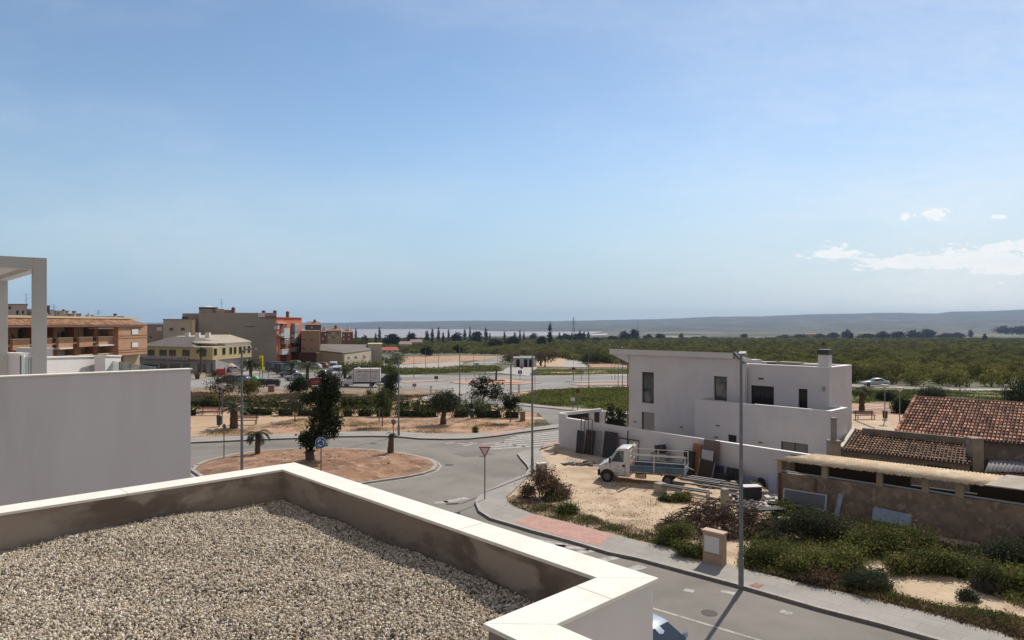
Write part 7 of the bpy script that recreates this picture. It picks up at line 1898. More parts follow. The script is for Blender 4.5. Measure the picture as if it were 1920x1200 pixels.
RD = [(735, 627, 651, 34, 'big dark round tree left of the cypress row'), (683, 629, 646, 14, 'small dark tree between the beige house and the first cypresses'), (771, 625, 645, 22, 'flat topped dark tree above the pink roofed house'), (856, 624, 644, 24, 'broad dark tree between two slim cypresses'), (893, 622, 645, 26, 'broad dark tree right of the slim tallest cypress'), (858, 648, 662, 22, 'dark tree above the pale track left'),
      (800, 650, 668, 24, 'dark rounded tree in front of the pink roofed house'), (928, 636, 652, 34, 'brownish bushy tree in front of the row'), (960, 632, 650, 30, 'dark tree clump left of the araucaria'), (1000, 625, 640, 16, 'dark tree with flat crown left of the araucaria'), (1015, 631, 650, 22, 'yellow green tree beside the araucaria'),
      (1060, 627, 641, 30, 'dark belt of conifers right of the araucaria, left half'), (1085, 625, 642, 30, 'dark belt of conifers under the pylon'), (1120, 633, 643, 30, 'low green trees right of the dark belt'), (1150, 630, 641, 26, 'low trees left of the white farm'), (1172, 622, 640, 26, 'dark peaked trees left of the white farm'), (1190, 618, 640, 20, 'tall dark tree left of the white farm'),
      (1215, 627, 639, 18, 'dark tree just before the white farm'), (1238, 626, 639, 22, 'dark hedge like trees behind the white farm'), (1277, 625, 637, 10, 'small lone tree right of the white farm'), (1303, 631, 637, 20, 'low bushes on the plain beyond the white farm'), (1320, 630, 637, 18, 'low bushes on the plain, further right'), (1395, 626, 636, 16, 'lone dark tree in the middle of the plain'),
      (1470, 628, 637, 26, 'trees left of the red roofed farm'), (1500, 627, 637, 30, 'tree row touching the red roofed farm'), (1537, 626, 637, 26, 'tree row right of the red roofed farm'), (1562, 624, 637, 24, 'tall part of the tree row before the dark stump cypress'), (1588, 619, 637, 18, 'tall tree left of the dark stump cypress'), (1625, 626, 638, 34, 'tree row right of the dark stump cypress'),
      (1655, 622, 638, 26, 'highest trees of the right hand row'), (1683, 622, 638, 30, 'dense trees in the right hand row'), (1715, 620, 637, 34, 'dense trees in the middle of the right hand row'), (1740, 618, 637, 30, 'pointed trees of the right hand row'), (1775, 625, 637, 34, 'low trees at the end of the right hand row'), (1795, 624, 636, 26, 'last trees of the right hand row'),
      (1885, 612, 627, 36, 'far grove right of the white greenhouse'), (1912, 612, 628, 30, 'far grove at the right frame edge'), (712, 668, 677, 16, 'dark tree left of the pale track by the red roof')]
for k, (px, t_2, b_2, w_2, lb) in enumerate(RD): far_tree('round', px, t_2, b_2, w_2, lb, RG, k)
# trees by the kiosk
BR = leafm('brown_tree_leaf', (.12, .095, .05), (.16, .12, .07))
tree('bare_tree', 'brownish spreading tree left of the kiosk', 960, 683, [(960, 668, 15, 7), (950, 672, 10, 5)], BR, 110, 10, .3, .9, .2, seed=91, group='trees by the kiosk')
tree('bare_tree', 'brownish spreading tree right of the kiosk', 1022, 688, [(1022, 668, 20, 9), (1035, 663, 12, 6), (1010, 668, 10, 6)], BR, 170, 10, .3, .9, .25, seed=92, group='trees by the kiosk')
bb_ = P(1014, 686); make_palm('palm', 'dark palm right of the kiosk under the brownish tree', bb_, 2.6, .4, 2.6, 24, DKP, droop=1.0, seed=12, group=PG_)
tree('green_tree', 'dark green tree clump left of the villa roof overhang', 1115, 682, [(1110, 668, 14, 10), (1128, 668, 16, 10), (1098, 672, 10, 8), (1140, 674, 10, 7)], LF_HEDGE, 260, 12, .3, .8, .25, seed=93)
tree('green_tree', 'row of low green trees behind the warehouse', 640, 664, [(640, 640, 26, 5), (665, 642, 20, 5), (615, 640, 16, 4)], LF_MID, 160, 12, .45, 1.2, .25, seed=94)
tree('green_tree', 'green bushes in front of the graffiti wall', 670, 700, [(650, 690, 18, 7), (680, 690, 22, 7), (708, 690, 18, 8)], LF_MID, 260, 12, .22, .7, .12, seed=95)
tree('green_tree', 'dark shrubs below the red roofed house', 748, 690, [(736, 676, 16, 7), (748, 672, 12, 9)], LF_HEDGE, 130, 12, .22, .7, .12, seed=96)
# THE TOWN ON THE LEFT
BRICK = mat('orange_brick', (.44, .25, .14), .9, c2=(.38, .21, .12), scale=.6, stretch=(1, 1, 4))
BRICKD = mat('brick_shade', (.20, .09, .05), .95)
BAND = mat('cream_band', (.56, .43, .28), .9)
TILEF = leafm('far_roof_tile', (.36, .20, .125), (.26, .15, .10), sc=.8, transl=0, island=.3)
SHUT = mat('white_shutter', (.62, .60, .57), .7)
DARKW = mat('dark_opening', (.015, .014, .014), .5)
YEL = mat('yellow_render', (.52, .41, .20), .9, c2=(.47, .37, .18), scale=.3)
GRW = mat('grey_party_wall', (.32, .285, .255), .97, c2=(.27, .24, .21), scale=.12, detail=6, c3=(.33, .285, .25), scale3=.06, lo3=.5, hi3=.6)
ORW = mat('orange_render', (.56, .15, .06), .85, c2=(.50, .13, .055), scale=.3)
BEI = mat('beige_render', (.44, .34, .22), .92, c2=(.39, .30, .19), scale=.15)
GRY = mat('grey_render', (.46, .40, .35), .92, c2=(.41, .35, .31), scale=.2)
ROOFG = mat('flat_roof_grey', (.26, .22, .18), .95)
class Bld:
    """a building drawn in a frontal frame: s along the front from p0 (metres), d depth away, z world height"""
    def __init__(s, name, label, p0, p1, cat='building', zb=None, group=None):
        s.p0 = Vector((p0[0], p0[1], 0)); s.p1 = Vector((p1[0], p1[1], 0)); s.t = (s.p1 - s.p0).normalized(); s.n = Vector((-s.t.y, s.t.x, 0))
        if s.n.y < 0 and abs(s.n.y) > .05: s.n = -s.n
        if name != 'corner_building' and s.p1.x < 0: s.n = s.p1.normalized()
        s.L = (s.p1 - s.p0).length
        s.zb = min(g(*s.p0[:2]), g(*s.p1[:2])) - .5 if zb is None else zb
        s.o = thing(name, label, cat, (s.p0.x, s.p0.y, s.zb), 0, group); s.ang = math.atan2(s.t.y, s.t.x)
    def q(s, a, d, z=0): v = s.p0 + s.t * a + s.n * d; return Vector((v.x, v.y, z))
    def S(s, px, d=0): return on_line(px, s.p0 + s.n * d, s.t)
    def ZZ(s, px, py, d=0): v = s.q(s.S(getattr(s, 'ref', px), d), d); return Z(py, v.y)
    def box(s, name, a0, a1, d0, d1, z0, z1, m, parent=None, mb=None, z1b=None):
        own = mb is None; mb = mb or MB(); q = [s.q(a0, d0), s.q(a1, d0), s.q(a1, d1), s.q(a0, d1)]; zz = [z1, z1, z1, z1] if z1b is None else [z1, z1, z1b, z1b]
        if (q[1] - q[0]).to_2d().cross((q[2] - q[0]).to_2d()) < 0: q = q[::-1]; zz = zz[::-1]
        mb.hexa([(p.x, p.y, z0) for p in q], [(p.x, p.y, z) for p, z in zip(q, zz)])
        return mb.build(name, m, parent or s.o, world=1) if own else None
    def pbox(s, name, x0, y0, x1, y1, d0, d1, m, parent=None):
        """box whose front rectangle covers photo pixels x0..x1, y0..y1 at depth offset d0"""
        a, b = s.S(x0, d0), s.S(x1, d0); xm = (x0 + x1) / 2; return s.box(name, min(a, b), max(a, b), d0, d1, s.ZZ(xm, y1, d0), s.ZZ(xm, y0, d0), m, parent)
    def win(s, x0, y0, x1, y1, d=0.0, m=None, name='window', frame=None):
        a, b = s.S(x0, d), s.S(x1, d); xm = (x0 + x1) / 2; z0, z1 = s.ZZ(xm, y1, d), s.ZZ(xm, y0, d)
        f = s.box(name, a, b, d - .06, d + .02, z0, z1, frame or mat('far_frame', (.30, .28, .26), .7))
        e = min(.12, (b - a) * .12); s.box('pane', a + e, b - e, d - .09, d - .061, z0 + e, z1 - e, m or GLASS, f); return f
# --- long orange brick block with balconies
B1 = Bld('apartment_block', 'long orange brick apartment block with balconies under a tiled roof edge', (-67.8, 78.6), (-66.6, 124.3)); B1.n = Vector((-1, 0, 0)); B1.ref = 190
xs0, xs1 = B1.S(-140), B1.S(222)
zr = B1.ZZ(140, 611)
B1.box('wall', xs0, xs1, 1.8, 12, B1.zb, zr, BRICK)
for k, (ya, yb_) in enumerate(((611, 632), (643, 665), (675, 700))):   # storeys: recessed balconies in front of the wall
    zt_, zb_ = B1.ZZ(140, ya), B1.ZZ(140, yb_)
    if k: B1.box('floor_slab', xs0, xs1, 0.05, 1.79, zt_ + .02, zt_ + .28, BAND)
for k, (x0, x1) in enumerate(((-95, -60), (-30, 8), (24, 56), (85, 98), (110, 137), (149, 174), (185, 215))):
    for j, (ya, yb_) in enumerate(((632.3, 648.5), (664.5, 681))):
        dx = 4 if j else 0
        o = B1.pbox('balcony', x0, ya, x1, yb_, -.35, .1, BRICK)
        B1.pbox('ledge', x0 - .5, ya - 1.6, x1 + .5, ya, -.42, .16, BAND, o)
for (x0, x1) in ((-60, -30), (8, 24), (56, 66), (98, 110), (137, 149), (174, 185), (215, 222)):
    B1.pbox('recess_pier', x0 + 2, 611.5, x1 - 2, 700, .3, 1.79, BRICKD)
for (x0, y0, x1, y1, m) in ((12, 620, 24, 633, DARKW), (32, 614, 46, 634, DARKW), (90, 614, 100, 632, BRICKD), (103, 620, 112, 634, DARKW), (112, 619, 120, 633, DARKW), (137, 618, 148, 632, DARKW), (155, 614, 167, 634, DARKW), (171, 617, 183, 632, DARKW), (188, 615, 215, 632, mat('awning_dark', (.09, .04, .03), .9)),
                              (12, 654, 22, 670, DARKW), (105, 655, 146, 670, mat('pale_panel', (.34, .30, .26), .9)), (150, 652, 168, 668, BRICKD), (172, 650, 183, 666, DARKW), (188, 650, 214, 664, DARKW), (-20, 618, -4, 634, DARKW), (-80, 618, -66, 634, DARKW)):
    B1.win(x0, y0, x1, y1, 1.8, m)
for (x0, x1, y) in ((112, 137, 648.5), (186, 215, 646.5), (185, 213, 614.2)):
    B1.pbox('awning', x0, y, x1, y + 2.6, -.8, .9, SHUT)
for k in range(11):       # people sized clutter on the balconies: plants in pots
    x = 14 + k * 19.3
    if x > 212: break
    a = B1.S(x); z = B1.ZZ(x, 634); p = B1.q(a, .6, z); MB().tube([p, p + Vector((0, 0, .35)), p + Vector((0, 0, .8))], [.12, .3, .1], 7).build('pot_plant', LF_HEDGE, B1.o, world=1)
# end block with four windows
o = B1.pbox('end_wall', 222, 610.5, 276, 669.5, -1.2, 9, BRICK)
o2 = B1.pbox('end_base', 232, 669.5, 262, 700, .2, 8, BEI)
for y in (630, 635, 658.5, 663): B1.pbox('string_course', 222, y, 276.5, y + .9, -1.26, -1.15, mat('red_course', (.30, .12, .06), .9))
for y0, y1 in ((616.5, 630), (643.5, 656)):
    B1.win(246, y0, 259, y1, -1.21, SHUT, frame=mat('shutter_recess', (.16, .15, .14), .7))
# cornice band and tile skirt
B1.box('roof_deck', xs0, B1.S(262), 2, 12, zr, B1.ZZ(140, 598), ROOFG)
B1.box('cornice', xs0, B1.S(266), .3, 1.99, B1.ZZ(140, 597.5), B1.ZZ(140, 594), BAND)
def skirt(B, x0, x1, y0, y1, d0, d1, m, nm='roof', step=.33, xin=0.0):
    """sloping tile skirt from eave (y1, depth d0) to top (y0, depth d1), corrugated with tiles"""
    a, b = B.S(x0, d0), B.S(x1, d0); za, zb2 = B.ZZ((x0 + x1) / 2, y1, d0), B.ZZ((x0 + x1) / 2, y0, d1); n = int((b - a) / step); V = []; F = []; rr = np.random.default_rng(4)
    rows = 5
    for j in range(rows):
        for i in range(n):
            u0 = a + (b - a) * i / n; u1 = a + (b - a) * (i + .7) / n; t0 = j / rows; t1 = (j + 1) / rows; k = len(V)
            for t, h in ((t0, .07), (t1, .03)):
                d = d0 + (d1 - d0) * t; z = za + (zb2 - za) * t + h; sh_ = xin * t
                V += [tuple(B.q(min(u0, b - sh_), d, z)), tuple(B.q(min((u0 + u1) / 2, b - sh_), d, z + .09)), tuple(B.q(min(u1, b - sh_), d, z))]
            F += [(k, k + 1, k + 4, k + 3), (k + 1, k + 2, k + 5, k + 4)]
    inv = WM[B.o].inverted(); V = [tuple(inv @ Vector(v)) for v in V]
    o = raw(nm, V, F, m, B.o)
    mb = MB(); B.box('x', a, b - xin * .5, d0, d1, za - .25, za - .001, m, mb=mb, z1b=zb2 - .001); mb.build('roof_base', mat('tile_shadow', (.16, .08, .05), .95), o, world=1); return o
skirt(B1, -142, 277, 597.5, 610, -1.5, .9, TILEF, xin=2.5)
# rooftop clutter: chimneys, tanks, aerials
def aerial(name, label, px, ytop, ybase, Y, cat='aerial'):
    zb_ = Z(ybase, Y); zt_ = Z(ytop, Y); o = thing(name, label, cat, (W(px, Y), Y, zb_), .4); h = zt_ - zb_
    MB().tube([(0, 0, 0), (0, 0, h)], .05, 5).build('mast', METAL, o)
    mb = MB()
    for k, z in enumerate((h * .95, h * .6, h * .45)): mb.bar((-.7 + .2 * k, 0, z), (.7 - .1 * k, 0, z), .04)
    for x in (-.5, -.2, .1, .4): mb.bar((x, -.3, h * .95), (x, .3, h * .95), .03)
    mb.build('elements', METAL, o); return o
aerial('television_aerial', 'television aerial on the pale building above the brick block at the far left', 49, 551, 572, 165)
aerial('television_aerial', 'television aerial on top of the grey party wall block', 415, 561, 577, 196)
aerial('television_aerial', 'thin aerial above the white parapets behind the brick block', 101, 571, 582, 165)
aerial('television_aerial', 'small aerial in the middle of the rooftops behind the brick block', 184, 582, 592, 165)
# buildings behind the brick block
def simple_block(name, label, x0, x1, ytop, ybase, Y, depth, m, wins=(), roof=None, cat='building', slab=True, group='town houses behind the brick block'):
    B = Bld(name, label, (W(x0, Y), Y), (W(x1, Y), Y), cat, group=group); B.box('wall', 0, B.L, 0, depth, B.zb, B.ZZ((x0 + x1) / 2, ytop), m)
    if slab: B.box('parapet_cap', -.12, B.L + .12, -.12, depth, B.ZZ(x0, ytop) + .001, B.ZZ(x0, ytop) + .22, roof or m)
    for w in wins: B.win(*w)
    return B
simple_block('apartment_block', 'pale pink building with brown eave rising above the brick block at far left', 4, 51, 571.5, 600, 165, 14, mat('pale_pink_render', (.50, .41, .36), .9), [(16, 574, 21, 580, 0, DARKW), (30, 582, 35, 590, 0, DARKW), (41, 582, 45, 589, 0, DARKW), (9, 588, 15, 592, 0, DARKW)], mat('brown_eave', (.30, .15, .11), .9))
simple_block('townhouse', 'bluish house right of the pale pink building', 51, 66, 581, 600, 168, 10, mat('blue_grey_render', (.27, .29, .30), .9), [(57, 584, 61, 588, 0, DARKW)])
simple_block('townhouse', 'white parapet terrace behind the roof of the brick block', 84, 102, 582, 600, 160, 10, SHUT, [(90, 586, 94, 589, 0, DARKW)])
simple_block('townhouse', 'beige stepped house right of the white parapet terrace', 102, 128, 584, 600, 163, 10, GRY, [(108, 586, 111, 589, 0, DARKW), (118, 586, 121, 589, 0, DARKW)])
simple_block('townhouse', 'low grey house behind the middle of the brick block', 128, 152, 589.5, 600, 167, 10, BEI)
simple_block('townhouse', 'small white gabled attic behind the brick block', 160, 176, 592, 600, 165, 8, SHUT)
simple_block('townhouse', 'low terrace behind the right end of the brick block', 178, 232, 594.5, 604, 170, 10, GRY)
simple_block('townhouse', 'brown fronted house between brick block and grey building', 270, 306, 609.5, 640, 190, 12, mat('brown_grey_render', (.29, .23, .20), .9), [(293, 613, 304, 621, 0, SHUT), (278, 630, 286, 634, 0, DARKW)])
for k, (px, y0, y1, w_, lb) in enumerate(((90.5, 572.5, 582, 4.5, 'dark water tank on the white parapet terrace'), (139, 583, 594, 5, 'pinkish chimney behind the brick block'), (167, 587, 594, 4, 'white domed cowl behind the brick block'), (216, 588, 595, 4.5, 'small chimney with dark cowl near the right end of the brick block'), (119, 580, 585, 3, 'small dark chimney on the stepped house'))):
    Y = 158; o = thing('chimney_stack', lb, 'chimney', (W(px, Y), Y, Z(y1 + 4, Y)), 0, 'chimneys above the brick block'); h = (y1 + 4 - y0) * Y / FPX; w = w_ * Y / FPX
    MB().box((0, 0, h / 2 - .2), (w * .8, w * .8, h - .4)).build('stack', (DARKM, mat('pink_chimney', (.45, .33, .28), .9), SHUT, GRY, GRY)[k], o); MB().box((0, 0, h - .2), (w, w, .35)).build('cap', (DARKM, BRICKD, SHUT, DARKM, DARKM)[k], o)

# --- yellow building at the corner
K = Vector((W(399, 145), 145, 0)); KL = Vector((-88.5, 158.5, 0)); KR = Vector((W(471.5, 159.5), 159.5, 0))
Y1 = Bld('corner_building', 'yellow two storey corner building with grey hipped roof and ground floor shops', KL, K)
zTy = Y1.ZZ(398, 651.5); zBy = Y1.ZZ(398, 675); zg = g(K.x, K.y) - .3
def corner_vol(z0, z1, m, name, inset_=0.0):
    a, b, c = Y1.q(0, inset_), Y1.q(Y1.L - inset_ * .3, inset_), KR + Vector((-inset_, inset_ * .2, 0)); dd_ = (KR - K)
    d = a + dd_
    mb = MB(); q = [a, b, c, d]
    if (q[1] - q[0]).to_2d().cross((q[2] - q[0]).to_2d()) < 0: q = q[::-1]
    mb.hexa([(p.x, p.y, z0) for p in q], [(p.x, p.y, z1) for p in q]); return mb.build(name, m, Y1.o, world=1)
corner_vol(zBy, zTy, YEL, 'upper_wall'); corner_vol(zg - 1, zBy, mat('pale_shop_wall', (.36, .33, .31), .9, c2=(.31, .28, .26), scale=.4), 'ground_wall', .9)
corner_vol(zBy + .0, zBy + .12, BAND, 'soffit_band', -.06)
for (x0, x1) in ((277, 290), (299, 313), (317, 330), (342, 356), (374, 387)): Y1.win(x0, 655.5, x1, 667 + (x0 - 277) * .012, 0, GLASS, frame=mat('brown_frame', (.16, .12, .09), .8))
Y1.pbox('sign_band', 268, 668.5, 306, 673, -.12, .02, mat('grey_blue_sign', (.28, .29, .34), .7)); Y1.pbox('sign_band', 308, 669.5, 352, 674.5, -.12, .02, mat('pinkish_sign', (.36, .30, .30), .7))
mb = MB(); r2 = random.Random(4)
for x in (323, 335, 341, 348, 354): a = Y1.S(x); z = Y1.ZZ(x, 672); p = Y1.q(a, -.16, z); mb.box(p, (r2.uniform(.3, .5), .05, .45), rz=Y1.ang)
mb.build('sign_lettering', mat('maroon_letters', (.18, .08, .08), .7), Y1.o, world=1)
Yg = Y1
for (x0, x1, y0, y1) in ((266, 296, 682, 690), (300, 314, 681, 692), (318, 338, 681, 693), (343, 356, 681, 695), (370, 387, 681, 700), (395, 399, 681, 698)): Y1.win(x0, y0, x1, y1, .9, GLASS, 'shop_window')
# right hand face
Y2n = (KR - K).normalized()
class _F(Bld):
    pass
Y2 = Bld.__new__(Bld); Y2.p0 = K; Y2.p1 = KR; Y2.t = Y2n; Y2.n = Vector((-Y2n.y, Y2n.x, 0)); Y2.L = (KR - K).length; Y2.zb = zg; Y2.o = Y1.o; Y2.ang = math.atan2(Y2n.y, Y2n.x)
if Y2.n.x > 0: Y2.n = -Y2.n
def y2z(px, py): v = Y2.q(Y2.S(px), 0); return Z(py, v.y)
for (x0, x1) in ((401, 406.5), (417, 422.5), (430.5, 435), (438.5, 443), (448, 453), (456.5, 460), (464.5, 469)):
    f = (x0 - 399) / 72.; y0 = 653.5 - f * 5.5; y1 = 666.5 - f * 5.5
    a, b = Y2.S(x0), Y2.S(x1); z0, z1 = y2z(x0, y1), y2z(x0, y0); o = Y2.box('window', a, b, -.06, .02, z0, z1, mat('brown_frame', (.16, .12, .09), .8)); Y2.box('pane', a + .12, b - .12, -.09, -.061, z0 + .1, z1 - .1, GLASS, o)
K2 = K + Vector((-.9, .18, 0))
for (x0, x1, y0, y1) in ((413, 418.5, 678, 691), (424, 428, 676, 683), (431, 437, 675, 690), (441, 451, 672, 697), (405, 408, 680, 699)):
    a, b = Y2.S(x0, .9), Y2.S(x1, .9); z0, z1 = y2z(x0, y1), y2z(x0, y0); o = Y2.box('shop_opening', a, b, .82, .92, z0, z1, mat('dark_frame_far', (.12, .10, .09), .8)); Y2.box('pane', a + .1, b - .1, .78, .819, z0 + .1, z1 - .1, DARKW, o)
# roofs: grey hip on the left part, pale low roofs on the right
a, b = Y1.S(262), Y1.S(364); zt_ = zTy; dH = 6.5
q0, q1, q2, q3 = Y1.q(a, -.5, zt_), Y1.q(b, -.5, zt_), Y1.q(b, 11, zt_), Y1.q(a, 11, zt_)
r0, r1 = Y1.q(a + 5, 5.2, zt_ + 2.1), Y1.q(b - 6.5, 5.2, zt_ + 2.1)
MB().add([q0, q1, q2, q3, r0, r1], [(0, 1, 5, 4), (1, 2, 5), (2, 3, 4, 5), (3, 0, 4), (0, 3, 2, 1)]).build('roof', mat('slate_grey_roof', (.17, .145, .13), .9, c2=(.14, .12, .11), scale=.5), Y1.o, world=1)
rp = [Y1.q(Y1.S(366), .3, zTy), Y1.q(Y1.L - .3, .3, zTy), KR + Vector((-.4, 0, zTy + .4)), Y1.q(Y1.S(366), 13, zTy + 1.0)]
PALER = mat('sand_roof', (.42, .36, .27), .95, c2=(.37, .31, .23), scale=.3)
MB().hexa([p - Vector((0, 0, .15)) for p in rp], [p + Vector((0, 0, .05)) for p in rp]).build('low_roof', PALER, Y1.o, world=1)
# upper storey box set back with its own pale roof
U0 = Y1.q(Y1.S(366), 3.2); 
mb = MB(); q = [K + Y2n * 3.2 + Y1.t * -6.5, K + Y2n * 5 + Y1.t * -.6, KR + Y1.t * -.3, KR + Y1.t * -11 + Y1.n * 3]
zU1 = Z(641.5, KR.y)
if (q[1] - q[0]).to_2d().cross((q[2] - q[0]).to_2d()) < 0: q = q[::-1]
mb.hexa([(p.x, p.y, zTy) for p in q], [(p.x, p.y, zU1) for p in q]); mb.build('attic_wall', mat('grey_green_render', (.30, .30, .28), .9), Y1.o, world=1)
rq = [Vector((W(364, 150), 150, Z(642, 150))), Vector((W(404, 150), 150, Z(644, 150))), Vector((W(472, 160), 160, Z(640, 160))), Vector((W(432, 172), 172, Z(627.5, 172))), Vector((W(392, 172), 172, Z(627.5, 172))), Vector((W(330, 165), 165, Z(630, 165)))]
MB().hexa([p - Vector((0, 0, .3)) for p in rq], rq).build('pitched_roof', PALER, Y1.o, world=1)
for k in range(3):
    x = 352 + k * 19; p = Vector((W(x, 163), 163, Z(628, 163))); MB().box(p, (1.0, .8, 1.1)).build('roof_vent', SHUT, Y1.o, world=1)
# terrace in front: low white wall, awning, umbrellas, people
def low_wall(label, x0, y0, x1, y1, h, m=SHUT):
    a, b = P(x0, y0), P(x1, y1); c = (a + b) / 2; o = thing('low_wall', label, 'wall', c, math.atan2((b - a).y, (b - a).x)); L = (b - a).length
    MB().b2((-L / 2, -.12, -.2), (L / 2, .12, h)).build('wall_panel', m, o); MB().b2((-L / 2 - .03, -.16, h), (L / 2 + .03, .16, h + .08)).build('coping', BAND, o)
low_wall('low cream wall edging the cafe terrace below the yellow building', 357, 710, 384, 707.5, .8, BAND)
low_wall('low cream wall continuing right along the cafe terrace', 386, 707.2, 452, 703, .55, BAND)
drape('pavement', [(350, 700), (400, 700), (470, 697), (500, 698), (455, 703.5), (384, 708), (350, 711)], PAVE2, .12, skirt=.1)
# --- big grey party wall block with orange end
G1 = Bld('apartment_block', 'tall grey brown apartment block showing its blank party wall', (W(372, 186), 186), (W(518.5, 188), 188))
G1.pbox('wall', 372, 586.5, 518.5, 705, 0, 20, GRW)
for y in (606, 625, 644, 663): G1.pbox('floor_line', 373, y, 518, y + .8, -.04, .02, mat('wall_joint', (.34, .30, .265), .95))
for x in (404, 430, 458, 484): G1.pbox('column_line', x, 588, x + .9, 700, -.035, .02, mat('wall_joint', (.34, .30, .265), .95))
G1.pbox('stain', 457, 611.5, 478, 613.2, -.03, .02, mat('dark_stain', (.10, .09, .085), .95))
G1.pbox('wall_upper', 485, 593.5, 518, 596, -.02, 12, DARKM)
G1.pbox('roof_room', 484, 586.5, 497, 594.5, -.05, 4, SHUT)
G1.pbox('roof_room', 404, 579, 420, 588, 1, 6, BEI); G1.pbox('roof_room', 419, 581, 438, 587, 1.5, 6, mat('red_roofed_room', (.33, .20, .16), .9))
c_ = G1.q(G1.S(388.5), 3.5); zt2 = Z(579.5, c_.y); r_ = 16 * c_.y / FPX
mb = MB(); mb.tube([(c_.x, c_.y, G1.zb), (c_.x, c_.y, zt2)], r_, 24); tw = mb.build('stair_tower', mat('tower_render', (.33, .265, .23), .95), G1.o, world=True, auto=50)
MB().tube([(c_.x, c_.y, zt2), (c_.x, c_.y, zt2 + .5)], [r_ * 1.04, r_ * 1.04], 24).build('rim', DARKM, tw, world=True, auto=50)
MB().tube([(c_.x, c_.y, zt2 + .5), (c_.x, c_.y, zt2 + .8)], [r_ * .7, r_ * .2], 20).build('dome', SHUT, tw, world=1)
G1.pbox('side_wing', 342, 587.5, 374, 640, 3, 14, mat('wing_render', (.32, .26, .225), .95)); G1.pbox('wing_parapet', 341, 594, 352, 599, 2.6, 8, DARKM)
for k, (px, y0) in enumerate(((437, 576), (494, 582), (515.5, 582))):
    p = G1.q(G1.S(px), 1.5); h = Z(y0, p.y) - Z(590, p.y); o = thing('chimney_stack', ('chimney in the middle of the grey block roof', 'chimney at the right part of the grey block roof', 'dark pointed chimney where grey wall meets orange front')[k], 'chimney', (p.x, p.y, Z(590, p.y)), 0, 'chimneys of the grey block')
    MB().box((0, 0, h * .42), (.75, .75, h * .84)).build('stack', BRICKD, o); MB().loft([[(-s, -s, z), (s, -s, z), (s, s, z), (-s, s, z)] for z, s in ((h * .84, .55), (h, .15))]).build('cap', DARKM, o)
G2 = Bld('grey_house', 'grey house with two windows between brick block and tall party wall', (W(306, 178), 178), (W(366, 178), 178))
G2.pbox('wall', 306, 599, 357, 660, 0, 12, GRY); G2.pbox('roof_edge', 305, 598, 357.5, 599.8, -.15, 12, mat('brown_grey_render', (.29, .23, .20), .9)); G2.pbox('bright_return', 357, 599.5, 366, 640, .3, 5, BAND)
for x in (317, 338.5): G2.win(x, 614, x + 8.5, 620.5, 0, GLASS)
# orange front
O1 = Bld('orange_block', 'bright orange apartment front with white glazed balconies joined to the grey block', (W(518.7, 188), 188), (W(566, 206), 206)); O1.n = Vector((-1, .1, 0)).normalized(); O1.ref = 540
O1.pbox('wall', 518.8, 595.5, 566, 700, 0, 12, ORW)
OD = mat('deep_red_recess', (.16, .04, .025), .9)
for (x0, x1) in ((526, 538), (546, 553)): O1.pbox('recess', x0, 606, x1, 694, -.04, .02, OD)
WB = mat('white_balcony', (.50, .51, .52), .5); GBk = mat('balcony_glass', (.24, .26, .27), .3)
for (x0, y0, x1, y1, m) in ((533, 616, 543.5, 634, WB), (534, 637, 543, 645, GBk), (529, 655, 543, 664, WB), (521, 611, 523.5, 617, WB), (553, 608, 560.5, 625, GBk), (553, 627, 561, 633, WB), (552, 634.5, 563, 644, GBk), (552, 653, 561, 661, GBk), (527, 626, 532, 630, WB), (561, 628, 563.5, 638, WB)):
    o = O1.pbox('balcony', x0, y0, x1, y1, -1.1, -.05, m); O1.pbox('rail', x0, y0 - 1, x1, y0 + .2, -1.16, -1.11, SHUT, o)
O1.pbox('awning', 521, 605, 537, 606.5, -.9, 0, SHUT); O1.pbox('roof_edge', 518, 594.8, 567, 596, -.3, 12, mat('orange_edge', (.40, .10, .05), .9))
p = O1.q(O1.S(548.5), 1.5); o = thing('chimney_stack', 'brown pointed chimney on the orange block', 'chimney', (p.x, p.y, Z(596, p.y)), 0, 'chimneys of the grey block'); h = Z(583.5, p.y) - Z(596, p.y)
MB().box((0, 0, h * .42), (.75, .75, h * .84)).build('stack', BRICKD, o); MB().loft([[(-s, -s, z), (s, -s, z), (s, s, z), (-s, s, z)] for z, s in ((h * .84, .55), (h, .15))]).build('cap', DARKM, o)
# beige block and brown ground floor
E1 = Bld('beige_block', 'plain ochre block with small windows right of the orange front', (W(565, 198), 198), (W(600, 196), 196))
E1.pbox('wall', 565, 620, 600, 661, 0, 12, mat('ochre_render', (.37, .25, .16), .92)); E1.pbox('ground_wall', 560, 661, 596, 694, .5, 11, mat('maroon_base', (.13, .06, .045), .95)); E1.pbox('painted_sunlit_edge', 598.5, 621, 600.5, 661, -.05, .02, BAND)  # cream corner strip paints the sunlit sliver of the side face
for (x, y) in ((581, 636), (581, 653), (567, 635), (567, 652)): E1.win(x, y, x + 6, y + 3.2, 0, DARKW)
E1.pbox('white_post', 593.5, 672, 595.3, 685, .3, .49, SHUT)
